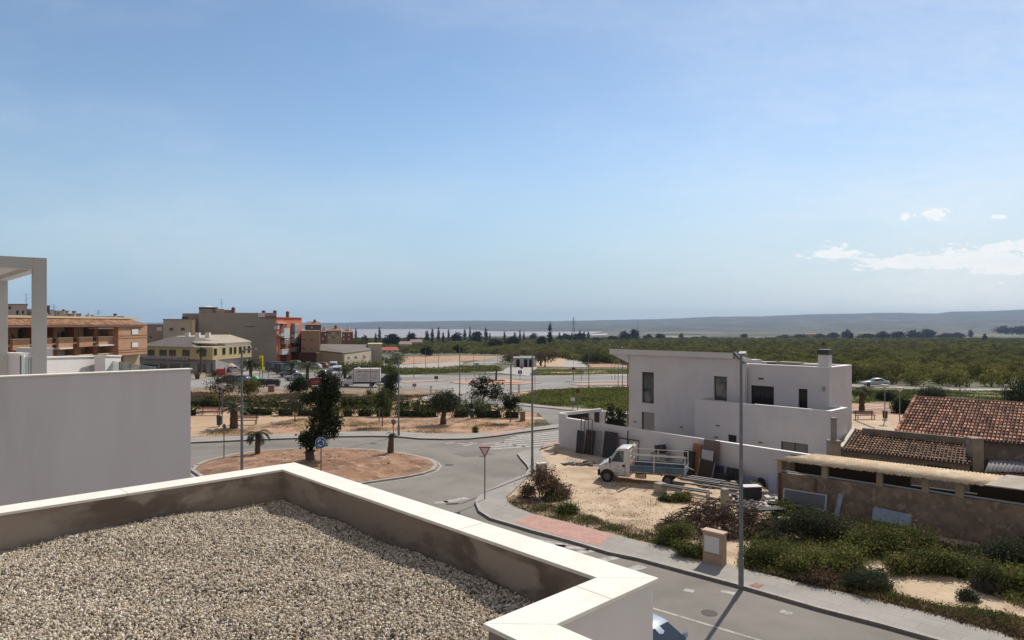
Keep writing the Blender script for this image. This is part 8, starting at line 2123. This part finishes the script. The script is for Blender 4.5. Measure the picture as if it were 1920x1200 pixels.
# terraced houses behind
for k, (x0, x1, y0, y1, m, lb) in enumerate(((572, 602, 607, 622, mat('dark_gable_roof', (.17, .12, .10), .9), 'house with dark rounded roof behind the ochre block'), (602, 614, 620, 642, mat('maroon_render', (.22, .09, .07), .9), 'maroon terraced house right of the ochre block'), (614, 640, 618, 642, mat('tan_render', (.38, .29, .21), .9), 'tan terraced house in the middle of the row'), (641, 662, 621, 640, mat('maroon_render', (.22, .09, .07), .9), 'maroon terraced house at the right end with pale windows'))):
    Y = 262; Bx = Bld('terraced_house', lb, (W(x0, Y), Y), (W(x1, Y), Y), 'house', group='terraced houses beyond the warehouse'); Bx.box('wall', 0, Bx.L, 0, 9, Bx.zb, Bx.ZZ(x0, y0 + 2), m)
    zt_ = Bx.ZZ(x0, y0 + 2); MB().add([Bx.q(-.3, -.4, zt_), Bx.q(Bx.L + .3, -.4, zt_), Bx.q(Bx.L + .3, 9.3, zt_), Bx.q(-.3, 9.3, zt_), Bx.q(.8, 4.5, zt_ + 1.3), Bx.q(Bx.L - .8, 4.5, zt_ + 1.3)], [(0, 1, 5, 4), (1, 2, 5), (2, 3, 4, 5), (3, 0, 4), (0, 3, 2, 1)]).build('roof', mat('brown_tile_far', (.24, .14, .10), .9), Bx.o, world=1)
    nwx = max(2, int((x1 - x0) / 8))
    for r_w in range(2):
        for i in range(nwx): x = x0 + 2 + i * (x1 - x0 - 2) / nwx; Bx.win(x, y0 + 5 + r_w * 8, x + 3, y0 + 9 + r_w * 8, 0, SHUT if (k == 3 or (i + r_w) % 2) else DARKW)
    p = Bx.q(Bx.L * .6, 3, zt_ + 1.0); MB().box((p.x, p.y, p.z), (.8, .8, 2.0)).build('chimney', SHUT if k % 2 else BRICKD, Bx.o, world=1)
# warehouse
Wh = Bld('warehouse', 'low beige warehouse with grey roofs and a graffiti covered side wall', (W(596, 196), 196), (W(646, 178), 178))
Wh.box('wall', 0, Wh.L, 0, .5, Wh.zb, Wh.ZZ(640, 661), BEI)
Ws = Bld.__new__(Bld); Ws.p0 = Wh.p1.copy(); Ws.p1 = Vector((W(696, 199), 199, 0)); Ws.t = (Ws.p1 - Ws.p0).normalized(); Ws.n = Vector((-Ws.t.y, Ws.t.x, 0)); Ws.L = (Ws.p1 - Ws.p0).length; Ws.zb = Wh.zb; Ws.o = Wh.o; Ws.ang = 0
Wz0, Wz1 = Ws.ZZ(647, 661), Ws.ZZ(695, 656)
Ws.box('graffiti_wall', 0.01, Ws.L, 0, .5, Wh.zb, Wz1, mat('pale_wall', (.50, .43, .32), .9, c2=(.45, .38, .28), scale=.3))
for (x, y, w_, h_, m, sd) in ((654, 671, 6, 4, mat('graffiti_grey', (.22, .24, .26), .9), 1), (667, 670.5, 5, 2.5, mat('graffiti_dark', (.10, .11, .11), .9), 2), (682, 670, 8, 8, mat('graffiti_pink', (.42, .20, .22), .9), 3)):
    r3 = random.Random(sd); mb = MB(); pts_ = []
    for k in range(9): s_ = Ws.S(x + r3.uniform(-w_, w_) * .5); v = Ws.q(s_, -.03); pts_.append((v.x, v.y, Z(y + r3.uniform(-h_, h_) * .5, v.y)))
    for a, b in zip(pts_[:-1], pts_[1:]): mb.bar(a, b, .05, .22)
    mb.build('graffiti', m, Wh.o, world=1)
rz_ = [Wh.q(0, -.2, Wh.ZZ(640, 661)), Wh.q(Wh.L, -.2, Wh.ZZ(640, 661)), Ws.q(Ws.L, 0, Wz1), Vector((W(688, 214), 214, Z(646, 214))), Vector((W(602, 214), 214, Z(645, 214)))]
MB().hexa([p - Vector((0, 0, .35)) for p in rz_], rz_).build('roof', mat('grey_brown_roof', (.16, .135, .11), .95, c2=(.13, .11, .09), scale=.2), Wh.o, world=1)
o = simple_block('warehouse', 'grey ribbed warehouse end with white wall right of the graffiti wall', 690, 716, 646, 680, 205, 10, mat('ribbed_pale_wall', (.50, .45, .36), .9), roof=BAND, group='warehouses')
o = simple_block('warehouse', 'long grey roofed shed standing behind the beige warehouse', 602, 688, 650, 668, 216, 8, mat('shed_grey', (.20, .18, .15), .95), [(610 + k * 11, 653, 614 + k * 11, 656, 0, GLASS) for k in range(7)], roof=mat('shed_roof', (.12, .115, .11), .9), group='warehouses')
o = simple_block('warehouse', 'low tan lean-to at the foot of the ochre block', 594, 622, 663, 688, 193, 3, mat('tan_lean_to', (.30, .22, .15), .95), roof=BEI, group='warehouses')
# farmhouses in the middle distance
def hut(label, x0, x1, ytop, ybase, mw, mr, dep=9, rise=1.4, cat='house', Yo=None, windows=2):
    b = P((x0 + x1) / 2, ybase); Y = Yo or b.y; B = Bld('farmhouse', label, (W(x0, Y), Y), (W(x1, Y), Y), cat, group='farmhouses on the plain', zb=g(b.x, Y) - .4)
    zt_ = Z(ytop, Y) - rise; B.box('wall', 0, B.L, 0, dep, B.zb, zt_, mw)
    mb = MB(); e = .4; mb.add([B.q(-e, -e, zt_), B.q(B.L + e, -e, zt_), B.q(B.L + e, dep + e, zt_), B.q(-e, dep + e, zt_), B.q(e * 2, dep / 2, zt_ + rise), B.q(B.L - e * 2, dep / 2, zt_ + rise)], [(0, 1, 5, 4), (1, 2, 5), (2, 3, 4, 5), (3, 0, 4), (0, 3, 2, 1)]); mb.build('roof', mr, B.o, world=1)
    for k in range(windows): a = B.L * (k + .5) / windows; B.box('window', a - .5, a + .5, -.04, .02, B.zb + 1.5, B.zb + 2.6, DARKW)
    return B
RR = mat('bright_red_roof', (.42, .09, .06), .85); PR = mat('pink_tile_far', (.36, .24, .20), .9)
hut('long low house with bright red roof right of the warehouse', 715, 747, 651, 664, mat('white_far', (.55, .52, .5), .9), RR, rise=1.9, windows=3)
hut('old pinkish roofed house in front of the cypresses, left half', 748, 772, 640, 655, GRY, PR, rise=2.4)
hut('old pinkish roofed house in front of the cypresses, right half', 768, 792, 636.5, 650, GRY, PR, rise=2.6)
hut('small white hut among the orchard trees left of the cypress row', 864, 872, 652, 656, SHUT, SHUT, dep=4, rise=.5, windows=1)
hut('white flat farm shed on the plain left of the villa roof', 1251, 1272, 632, 637, SHUT, SHUT, rise=.6, dep=14, windows=3)
hut('pale low farm left of the white shed', 1200, 1218, 633, 638, BEI, BEI, rise=1, dep=10)
hut('red roofed farmhouse in the tree row behind the villa', 1509, 1531, 624.5, 635, BEI, mat('salmon_roof', (.36, .16, .12), .9), rise=3, dep=14)
hut('grey low farmhouse left of the red roofed one', 1437, 1458, 630, 636, GRY, mat('grey_farm_roof', (.17, .15, .14), .9), rise=2, dep=14)
hut('long white greenhouse on the plain at the right', 1839, 1874, 612.5, 616, SHUT, SHUT, rise=1.5, dep=30, cat='greenhouse', windows=3)
hut('grey roofed shed under the right hand tree row', 1627, 1642, 633.5, 637, GRY, mat('pale_grey_roof', (.35, .34, .33), .9), rise=1, dep=10)
# white spots in the orchard: small tanks and huts
for k, (px, py, lb) in enumerate(((1143, 646.5, 'small white tank in the orchard, leftmost of three'), (1151.5, 649.5, 'small white tank in the orchard, middle of three'), (1166.5, 650, 'small white tank in the orchard, right one of three'), (1359, 652, 'white tank in the orchard behind the villa roof'), (1441, 653.5, 'white tank in the orchard right of the villa roof corner'), (1812, 657.5, 'lone white tank in the right hand orchard'))):
    b = P(px, py + 4.5); o = thing('water_tank', lb, 'tank', b + Vector((0, 0, 0)), 0, 'white tanks in the orchard'); s = b.y / 900
    MB().tube([(0, 0, 0), (0, 0, 3.2 * s), (0, 0, 3.8 * s)], [1.2 * s, 1.2 * s, .4 * s], 12).build('tank', SHUT, o); MB().tube([(0, 0, 3.8 * s), (0, 0, 4.0 * s)], .3 * s, 8).build('lid', GRY, o)
# kiosk with three dark doors
b = P(983, 689); Bk = Bld('kiosk', 'small white park kiosk with three black doorways beyond the far roundabout', (W(963, b.y), b.y), (W(1002, b.y), b.y), 'kiosk', zb=g(b.x, b.y) - .2)
zt_ = Z(671, b.y); ops = [(Bk.S(x0), Bk.S(x1), Bk.zb, Z(673.5, b.y)) for x0, x1 in ((968, 974.5), (982.5, 989), (992, 998.5))]
mb = MB(); wall_open(mb, Bk.p0, Bk.p1, Bk.zb, zt_, .25, ops); Bk.box('x', 0, .25, .25, 3.5, Bk.zb, zt_, WHITE, mb=mb); Bk.box('x', Bk.L - .25, Bk.L, .25, 3.5, Bk.zb, zt_, WHITE, mb=mb); mb.build('wall', mat('kiosk_white', (.42, .41, .42), .8), Bk.o, world=1)
Bk.box('roof', -.2, Bk.L + .2, -.2, 3.8, zt_, zt_ + .25, SHUT); Bk.box('back_wall', .25, Bk.L - .25, 2.6, 2.9, Bk.zb, zt_, DARKW)
# power pylon
b = P(1075.5, 641); h = (641 - 594.5) * b.y / FPX; o = thing('power_pylon', 'tall lattice power pylon rising over the dark trees against the hills', 'pylon', b)
mb = MB(); wv = 1.5; lv = [0, .25, .45, .6, .72, .82, .9, 1.0]
def cr(t): w = 2.6 * (1 - t) ** 1.2 + .25; return [Vector((sx * w, sy * w, h * t)) for sx, sy in ((-1, -1), (1, -1), (1, 1), (-1, 1))]
for i in range(len(lv) - 1):
    a, c = cr(lv[i]), cr(lv[i + 1])
    for k in range(4): mb.bar(a[k], c[k], .22); mb.bar(a[k], c[(k + 1) % 4], .12); mb.bar(a[(k + 1) % 4], c[k], .12)
mb.build('lattice', DARKM, o)
for t, L_ in ((.72, 5.5), (.82, 4.4), (.92, 3.4)): MB().bar((-L_, 0, h * t), (L_, 0, h * t), .28).bar((-L_, 0, h * t), (0, 0, h * (t + .04)), .16).bar((L_, 0, h * t), (0, 0, h * (t + .04)), .16).build('cross_arm', DARKM, o)
b = P(1196, 641); o = thing('utility_pole', 'thin dark mast on the plain right of the pylon', 'mast', b); h = (641 - 600) * b.y / FPX; MB().tube([(0, 0, 0), (0, 0, h)], [.35, .2], 6).build('mast', DARKM, o); MB().bar((-1.2, 0, h * .95), (1.2, 0, h * .95), .15).build('arm', DARKM, o)
# cafe umbrella, people on the terrace
def person(label, px, py, h=1.7, top=(.4, .3, .25), leg=(.05, .05, .07), rz=0.0, seat=False):
    b = P(px, py); b.z += .1; o = thing('person', label, 'person', b, rz, 'people on the cafe terrace', h / 1.7)
    me = bpy.data.meshes.new('body'); bm = bmesh.new()
    J = {'pel': (0, 0, .92), 'chest': (0, 0, 1.28), 'neck': (0, 0, 1.46), 'head': (0, 0, 1.60), 'ls': (-.18, 0, 1.40), 'le': (-.24, .02, 1.12), 'lh': (-.22, -.06, .88), 'rs': (.18, 0, 1.40), 're': (.25, -.03, 1.12), 'rh': (.20, -.12, .92),
         'lt': (-.09, 0, .88), 'lk': (-.10, -.03, .48), 'la': (-.10, .02, .06), 'lf': (-.10, -.12, .03), 'rt': (.09, 0, .88), 'rk': (.11, -.06, .48), 'ra': (.12, .0, .06), 'rf': (.12, -.14, .03)}
    E = [('pel', 'chest'), ('chest', 'neck'), ('neck', 'head'), ('chest', 'ls'), ('ls', 'le'), ('le', 'lh'), ('chest', 'rs'), ('rs', 're'), ('re', 'rh'), ('pel', 'lt'), ('lt', 'lk'), ('lk', 'la'), ('la', 'lf'), ('pel', 'rt'), ('rt', 'rk'), ('rk', 'ra'), ('ra', 'rf')]
    RDI = {'pel': .15, 'chest': .15, 'neck': .055, 'head': .10, 'ls': .065, 'le': .045, 'lh': .04, 'rs': .065, 're': .045, 'rh': .04, 'lt': .09, 'lk': .06, 'la': .045, 'lf': .04, 'rt': .09, 'rk': .06, 'ra': .045, 'rf': .04}
    ks = list(J); vs = [bm.verts.new(J[k]) for k in ks]; [bm.edges.new((vs[ks.index(a)], vs[ks.index(c)])) for a, c in E]; bm.to_mesh(me); bm.free()
    bo = bpy.data.objects.new('body', me); put(bo, o); KIDS.setdefault(o, []).append(bo); me.materials.append(mat('clothes_%d_%d' % (int(top[0] * 100), int(leg[0] * 100)), top, .9))
    sk = bo.modifiers.new('skin', 'SKIN'); 
    for i, k in enumerate(ks): me.skin_vertices[0].data[i].radius = (RDI[k], RDI[k] * (.75 if k in ('pel', 'chest') else 1)); me.skin_vertices[0].data[i].use_root = (k == 'pel')
    sb = bo.modifiers.new('sub', 'SUBSURF'); sb.levels = 1; sb.render_levels = 1
    MB().tube([(0, .01, 1.62), (0, .01, 1.70), (0, .01, 1.735)], [.105, .085, .03], 10).build('hair', mat('dark_hair', (.03, .02, .015), .9), o)
    return o
person('person in dark clothes standing on the cafe terrace under the yellow building', 428, 704.5, 1.75, (.03, .03, .035)); person('person in a pale top on the cafe terrace by the awning', 435.5, 704, 1.7, (.55, .38, .33), (.3, .15, .12), .5); person('person in dark red sitting area behind the red board', 421, 704, 1.65, (.12, .03, .03))
b = P(414, 706.5); o = thing('cafe_board', 'red folding board on the cafe terrace', 'board', b, .1); MB().b2((-.9, -.05, .3), (.9, .05, 1.6)).build('panel', mat('red_board', (.40, .04, .03), .7), o); MB().bar((-.8, 0, 0), (-.8, 0, .3), .06).bar((.8, 0, 0), (.8, 0, .3), .06).build('legs', DARKM, o)
b = P(433, 705); o = thing('parasol', 'cream cafe parasol folded half open over the terrace', 'parasol', b); MB().tube([(0, 0, 0), (0, 0, 2.6)], .04, 6).build('pole', METAL, o); MB().tube([(0, 0, 2.0), (0, 0, 2.25), (0, 0, 2.7)], [1.1, .8, .05], 8, cap=False).build('canopy', mat('cream_cloth', (.5, .42, .32), .9), o)
for k, px in enumerate((370, 402)): b = P(px, 711 - k * 4.5); o = thing('planter', ('dark planter on the kerb at the left of the cafe terrace', 'dark planter in the middle of the cafe terrace kerb')[k], 'planter', b, 0, 'planters'); MB().tube([(0, 0, 0), (0, 0, 1.0)], [.35, .5], 10).build('pot', DARKM, o); foliage('plant', [(0, 0, 1.15, .5, .5, .35)], 12, 10, .12, .15, LF_HEDGE, o, k)
# JUNK ALONG THE GARDEN WALL AND RUBBLE
tJ = (GW1 - GW0).normalized(); nJ = -nG               # nJ points to the plot
def wallpt(px, d, z=.05):
    s = on_line(px, GW0 + nJ * d, tJ); q = GW0 + nJ * d + tJ * s; return Vector((q.x, q.y, z))
def leaner(name, label, px, d, w, h, m, tilt=8, cat='panel', th=.06, roll=0.0, parts=None, yaw=0.0, group=None):
    p = wallpt(px, d); o = thing(name, label, cat, p, 0, group); a = math.atan2(tJ.y, tJ.x) + yaw
    o.matrix_basis = Matrix.Translation(p) @ Matrix.Rotation(a, 4, 'Z') @ Matrix.Rotation(R(-tilt), 4, 'X') @ Matrix.Rotation(R(roll), 4, 'Y'); WM[o] = o.matrix_basis
    if m is not None:
        MB().b2((-w / 2, -th / 2, 0), (w / 2, th / 2, h)).build('panel', m, o, bevel=.008)
    if parts: parts(o, w, h)
    return o
RUSTM = mat('rusty_steel', (.10, .055, .04), .85, c2=(.15, .09, .06), scale=5)
GREYB = mat('grey_board', (.25, .245, .25), .85, c2=(.20, .2, .2), scale=2); DKB = mat('dark_board', (.03, .03, .033), .8); ORB = mat('orange_door', (.33, .15, .05), .7, c2=(.28, .12, .04), scale=3)
def frame_parts(m=RUSTM, bars=5, rails=(0, .5, 1)):
    def f(o, w, h):
        mb = MB()
        for k in range(bars): x = -w / 2 + w * k / (bars - 1); mb.box((x, 0, h / 2), (.045, .045, h))
        for t in rails: mb.box((0, 0, .02 + (h - .04) * t), (w, .05, .05))
        mb.build('bars', m, o)
    return f
leaner('scaffold_frame', 'tall rusty frame of upright bars standing at the left end of the junk', 1098, .75, 1.15, 2.75, None, 3, 'frame', parts=frame_parts(bars=4))
leaner('steel_grille', 'dark lower grille leaning beside the tall rusty frame', 1086, .9, .7, 1.75, DKB, 6, 'grille', parts=frame_parts(RUSTM, 4))
leaner('steel_grille', 'black double grille in the middle of the left hand junk', 1104, .65, .9, 1.85, DKB, 8, 'grille', parts=frame_parts(RUSTM, 5))
leaner('pale_slats', 'bundle of pale upright slats between two black panels', 1120, .7, .55, 1.9, None, 7, 'slats', parts=frame_parts(GREYB, 5, (0, 1)))
leaner('leaning_board', 'big black panel leaning on the garden wall behind the truck cab', 1141, .6, 1.25, 1.95, DKB, 9)
leaner('metal_frame', 'thin dark metal frame standing above the truck cab', 1176, .5, 1.9, 1.65, None, 6, 'frame', parts=frame_parts(DARKM, 3, (0, .97, 1)))
leaner('steel_bar', 'single upright dark bar in the wall junk above the cab', 1175, .45, .09, 2.2, DARKM, 4, 'bar')
leaner('tilted_box', 'black square box lid tilted on top of a dark crate above the truck bed', 1240, .75, .68, .55, DKB, 10, 'box', th=.4, roll=14).matrix_basis = Matrix.Translation(wallpt(1240, .6, 1.15)) @ Matrix.Rotation(math.atan2(tJ.y, tJ.x), 4, 'Z') @ Matrix.Rotation(R(-12), 4, 'Y')
leaner('dark_crate', 'dark crate under the tilted black box behind the truck bed', 1238, .7, 1.2, 1.1, GREYB, 3, 'crate', th=.7, parts=frame_parts(DARKM, 3))
leaner('leaning_board', 'black rounded panel left of the orange door', 1291, .7, .75, 1.55, DKB, 7, th=.35)
leaner('wooden_door', 'tall orange brown wooden door leaning on the garden wall', 1303.5, .6, .62, 2.1, ORB, 8, 'door', th=.12, parts=lambda o, w, h: [MB().b2((-w / 2 + .1, -.075, h * a), (w / 2 - .1, -.06, h * (a + .36))).build('inset_panel', mat('orange_door_dark', (.24, .10, .035), .7), o) for a in (.08, .54)])
leaner('grey_mattress', 'brown grey mattress standing against the wall beside the orange door', 1331, .55, 1.05, 2.45, mat('mattress_brown', (.17, .125, .11), .95), 6, 'mattress', th=.2, yaw=.06)
leaner('white_board', 'pale grey board in front of the brown mattress', 1324, .85, .85, 1.35, mat('pale_board', (.42, .41, .42), .8), 6, 'board', th=.03).matrix_basis = Matrix.Translation(wallpt(1324, .95, .55)) @ Matrix.Rotation(math.atan2(tJ.y, tJ.x), 4, 'Z') @ Matrix.Rotation(R(-8), 4, 'X')
leaner('table_frame', 'upturned dark round table top below the white board', 1322, 1.15, 1.15, 1.25, mat('dark_wood', (.05, .03, .022), .8), 12, 'table', th=.12, roll=4, parts=lambda o, w, h: [MB().bar((x, -.2, 0), (x, -.15, h), .05).build('leg', GREYB, o) for x in (-w / 2 + .05, w / 2)])
leaner('blue_bin', 'small dark blue bin against the wall right of the mattress', 1350, .5, .35, .9, mat('dark_blue_plastic', (.03, .045, .09), .6), 2, 'bin', th=.3)
leaner('black_bags', 'low pile of black plastic panels right of the blue bin', 1352, .9, 1.1, .55, DKB, 4, 'panel', th=.5)
leaner('black_chair_back', 'rounded black seat back, left of the pair by the wall', 1368, .7, .5, .95, DKB, 8, 'seat back', th=.14)
leaner('black_chair_back', 'rounded black seat back, right of the pair by the wall', 1382, .7, .45, .95, DKB, 8, 'seat back', th=.14)
leaner('grey_crate', 'grey crate behind the tall lamp against the wall', 1410, .7, .9, .6, mat('grey_crate_m', (.16, .18, .22), .8), 3, 'crate', th=.5)
def tyre(label, p, rot):
    o = thing('old_tyre', label, 'tyre', p, 0, 'old tyres'); o.matrix_basis = Matrix.Translation(p) @ rot; WM[o] = o.matrix_basis
    mb = MB(); rings = []
    for i in range(20):
        a = 2 * math.pi * i / 20; rings.append([((.26 + .1 * math.cos(b)) * math.cos(a), (.26 + .1 * math.cos(b)) * math.sin(a), .1 + .1 * math.sin(b)) for b in [2 * math.pi * k / 8 for k in range(8)]])
    rings.append(rings[0]); mb.loft(rings, cap=False); mb.build('tread', RUBBER, o, smooth=True); MB().disc((0, 0, .1), .16, .05, n=12).build('hub', RUSTM, o)
tyre('old tyre leaning on the wall between grey crate and shed', wallpt(1427, .6, .36), Matrix.Rotation(math.atan2(tJ.y, tJ.x), 4, 'Z') @ Matrix.Rotation(R(78), 4, 'X'))
tyre('old tyre lying flat in the rubble before the shed corner', P(1449, 948, .1), Matrix.Identity(4))
leaner('fridge_door', 'pale blue white fridge panel at the shed corner', 1450, .9, .5, 1.0, mat('fridge_blue', (.36, .40, .52), .5), 4, 'panel', th=.3)
# stacked rails on trestles right of the truck
def trestle_stack():
    a = P(1236, 905, .55); b = P(1384, 925, .55)
    lines = [((1238, 909), (1330, 922), .6, 'lower front'), ((1272, 897), (1384, 923), .75, 'upper rear'), ((1280, 903), (1388, 916), .8, 'middle')]
    r4 = random.Random(3)
    for k, (x0, y0, x1, y1) in enumerate(((1238, 910, 1334, 925), (1240, 908, 1330, 921), (1262, 903, 1392, 921), (1276, 899, 1388, 915.5), (1272, 896.5, 1350, 907), (1290, 895, 1384, 910), (1296, 893, 1360, 903))):
        p, q = P(x0, y0, .55 + .05 * k), P(x1, y1, .60 + .05 * k)
        o = thing('steel_rail', ['front most', 'second', 'third', 'fourth', 'fifth', 'sixth', 'rear most'][k] + ' of the long rusty rails laid across the low piers beside the truck', 'rail', (p + q) / 2, 0, 'rails stacked beside the truck')
        mb = MB(); w = Matrix.Translation(-(p + q) / 2); mb.bar(w @ p, w @ q, .09, .07); mb.build('web', mat('pale_rail', (.36, .31, .26), .8, c2=(.15, .09, .06), scale=3) if k % 2 else RUSTM, o); MB().bar(w @ p + Vector((0, 0, .045)), w @ q + Vector((0, 0, .045)), .14, .018).build('flange', GREYB, o)
    for px, py, w_, h_, lb in ((1238, 925, .55, .62, 'rough block pier under the left end of the rails'), (1359, 950, .34, .98, 'square concrete post under the right end of the rails'), (1327, 951, .16, .72, 'short thin concrete post under the front rail'), (1375, 921, .3, .6, 'low block behind the concrete post')):
        p = P(px, py, .05); o = thing('concrete_post', lb, 'post', p, .4); MB().b2((-w_ / 2, -w_ / 2, 0), (w_ / 2, w_ / 2, h_)).build('shaft', CONC, o, bevel=.02); MB().b2((-w_ / 2 - .03, -w_ / 2 - .03, -.02), (w_ / 2 + .03, w_ / 2 + .03, .06)).build('footing', CONC, o)
trestle_stack()
# heap of branches: a thicket of twigs, stuff
def branch_heap():
    r = np.random.default_rng(12); c = P(1338, 1000, 0); mb = MB()
    rr = random.Random(12)
    for k in range(1500):
        a = rr.uniform(0, 6.28); rad = rr.random() ** .6; x = c.x + .35 + rad * 3.0 * math.cos(a); y = c.y + .35 + rad * 1.6 * math.sin(a); H = (1.25 + .35 * math.sin(a * 3 + 1)) * (1 - rad ** 2) ** .8
        z = .05 + rr.random() ** .7 * H; d = Vector((rr.gauss(0, 1), rr.gauss(0, .8), rr.gauss(0, .45))).normalized(); L = rr.uniform(.25, .75); p = Vector((x, y, z)) - d * L * .5; q = p + d * L + Vector((0, 0, rr.uniform(-.1, .15)))
        p.z = max(.02, p.z); q.z = max(.03, q.z); mb.tube([p, (p + q) / 2 + Vector((rr.uniform(-.06, .06), rr.uniform(-.06, .06), rr.uniform(-.04, .06))), q], [.022, .018, .008], 4, cap=False)
    m = leafm('cut_branch', (.085, .055, .042), (.17, .115, .085), sc=3, transl=0, island=.5); o = mb.build('branch_heap', m); tag(o, 'big heap of dark cut branches in the middle of the plot', 'branch heap', kind='stuff')
branch_heap()
# rubble field by the shed corner
def rubble(name, label, px, py, rx, ry, n, smin, smax, seed, cols, z0=.05, hump=.3):
    rr = random.Random(seed); c = P(px, py, 0); mb = MB()
    for k in range(n):
        a = rr.uniform(0, 6.28); rad = math.sqrt(rr.random()); x = c.x + rad * rx * math.cos(a); y = c.y + rad * ry * math.sin(a); s = rr.uniform(smin, smax); ax = Matrix.Rotation(rr.uniform(0, 6), 3, 'Z') @ Matrix.Rotation(rr.uniform(-.6, .6), 3, 'X')
        mb.m = rr.randrange(len(cols)); mb.box((x, y, z0 + rr.random() * hump * (1 - rad)), (s, s * rr.uniform(.4, 1), s * rr.uniform(.15, .6)), ax=ax)
    return tag(mb.build(name, cols), label, 'rubble', kind='stuff')
WR = mat('white_rubble', (.62, .60, .57), .9); GRb = mat('grey_rubble', (.30, .27, .24), .95); BRb = mat('brick_rubble', (.26, .13, .09), .95); DKr = mat('dark_rubble', (.06, .05, .045), .95)
rubble('rubble', 'heap of white and brown rubble beside the left corner of the shed', 1425, 945, 2.1, 2.3, 420, .05, .34, 5, [WR, GRb, BRb, DKr, WR])
rubble('rubble', 'scattered rubbish and planks under the long garden wall', 1385, 912, 2.8, 1.1, 330, .05, .4, 6, [GRb, DKr, BRb, DKr, WR, DKr])
rubble('rubble', 'low bank of stones and bricks in front of the shed at the right', 1835, 1048, 1.5, .6, 170, .05, .2, 7, [GRb, BRb, WR, BRb], hump=.35)
rubble('rubble', 'small stones and rags along the curved pavement edge', 1110, 985, 2.8, .5, 60, .03, .12, 8, [GRb, WR, BRb], hump=.02)
rubble('rubble', 'pebbles and litter strewn over the sandy plot', 1180, 955, 5.0, 3.4, 170, .02, .09, 9, [GRb, WR, BRb, SAND], hump=.01)
rubble('rubble', 'rags and boards scattered at the foot of the garden wall on the left', 1120, 872, 2.6, .6, 110, .06, .45, 10, [DKr, GRb, DKr], hump=.05)
rubble('rubble', 'small stones lying on the soil of the roundabout island', 640, 872, 6.5, 3.6, 120, .03, .13, 11, [GRb, WR, BRb, BRb], z0=.38, hump=.03)
# recognisable discarded things in the rubble
def crate_thing(name, label, px, py, sx, sy, sz, m, rz=.3, z=.05, cat='box', lid=None):
    o = thing(name, label, cat, P(px, py, z), rz); MB().b2((-sx / 2, -sy / 2, 0), (sx / 2, sy / 2, sz)).build('body', m, o, bevel=.02); MB().b2((-sx / 2 - .02, -sy / 2 - .02, sz), (sx / 2 + .02, sy / 2 + .02, sz + .04)).build('lid', lid or m, o); return o
crate_thing('black_container', 'black box with a crumpled white sheet on top right of the tall lamp', 1408, 940, 1.0, .6, .85, DKB, .1, lid=WR)
crate_thing('grey_drum', 'grey metal box with black rim behind the tall lamp', 1402, 966, .8, .6, .45, GREYB, .2, lid=DKB)
for k in range(3):
    p, q = P(1404 + k * 4, 899 - k, .5), P(1430 + k * 5, 922, .35); o = thing('timber_plank', ('left', 'middle', 'right')[k] + ' one of three pale planks sloping over the rubble', 'plank', (p + q) / 2, 0, 'sloping planks'); w = Matrix.Translation(-(p + q) / 2); MB().bar(w @ p, w @ q, .09, .04).build('board', mat('pale_timber', (.50, .38, .24), .85), o)
o = thing('cable_reel_table', 'dark table top on legs in the weeds between lamp and shed', 'table', P(1436, 978, .05), .15)
MB().b2((-.95, -.3, .62), (.95, .3, .68)).build('top', DKB, o)
for x in (-.85, .85): MB().b2((x - .03, -.25, 0), (x + .03, .25, .62)).build('leg', DARKM, o)
crate_thing('white_sack', 'crumpled white sack in the weeds right of the dark table', 1470, 985, .45, .35, .35, mat('white_sack_m', (.6, .6, .62), .8), .6, cat='sack')
p, q = P(1160, 922, .08), P(1182, 911, .10); o = thing('timber_plank', 'short plank lying on the sand in front of the truck', 'plank', (p + q) / 2); w = Matrix.Translation(-(p + q) / 2); MB().bar(w @ p, w @ q, .1, .05).build('board', WOOD, o)
# haze box
hz = MB(); hz.b2((-14000, -900, -60), (14000, 11600, 215)); HZ = bpy.data.materials.new('haze'); HZ.use_nodes = True
t = HZ.node_tree; t.nodes.remove(t.nodes['Principled BSDF']); pv = t.nodes.new('ShaderNodeVolumePrincipled'); pv.inputs['Color'].default_value = (.52, .70, .96, 1); pv.inputs['Density'].default_value = .000068; pv.inputs['Anisotropy'].default_value = .0
t.links.new(pv.outputs[0], t.nodes['Material Output'].inputs['Volume'])
tag(hz.build('haze', HZ), 'thin blue haze over the distant hills', 'haze', kind='stuff')
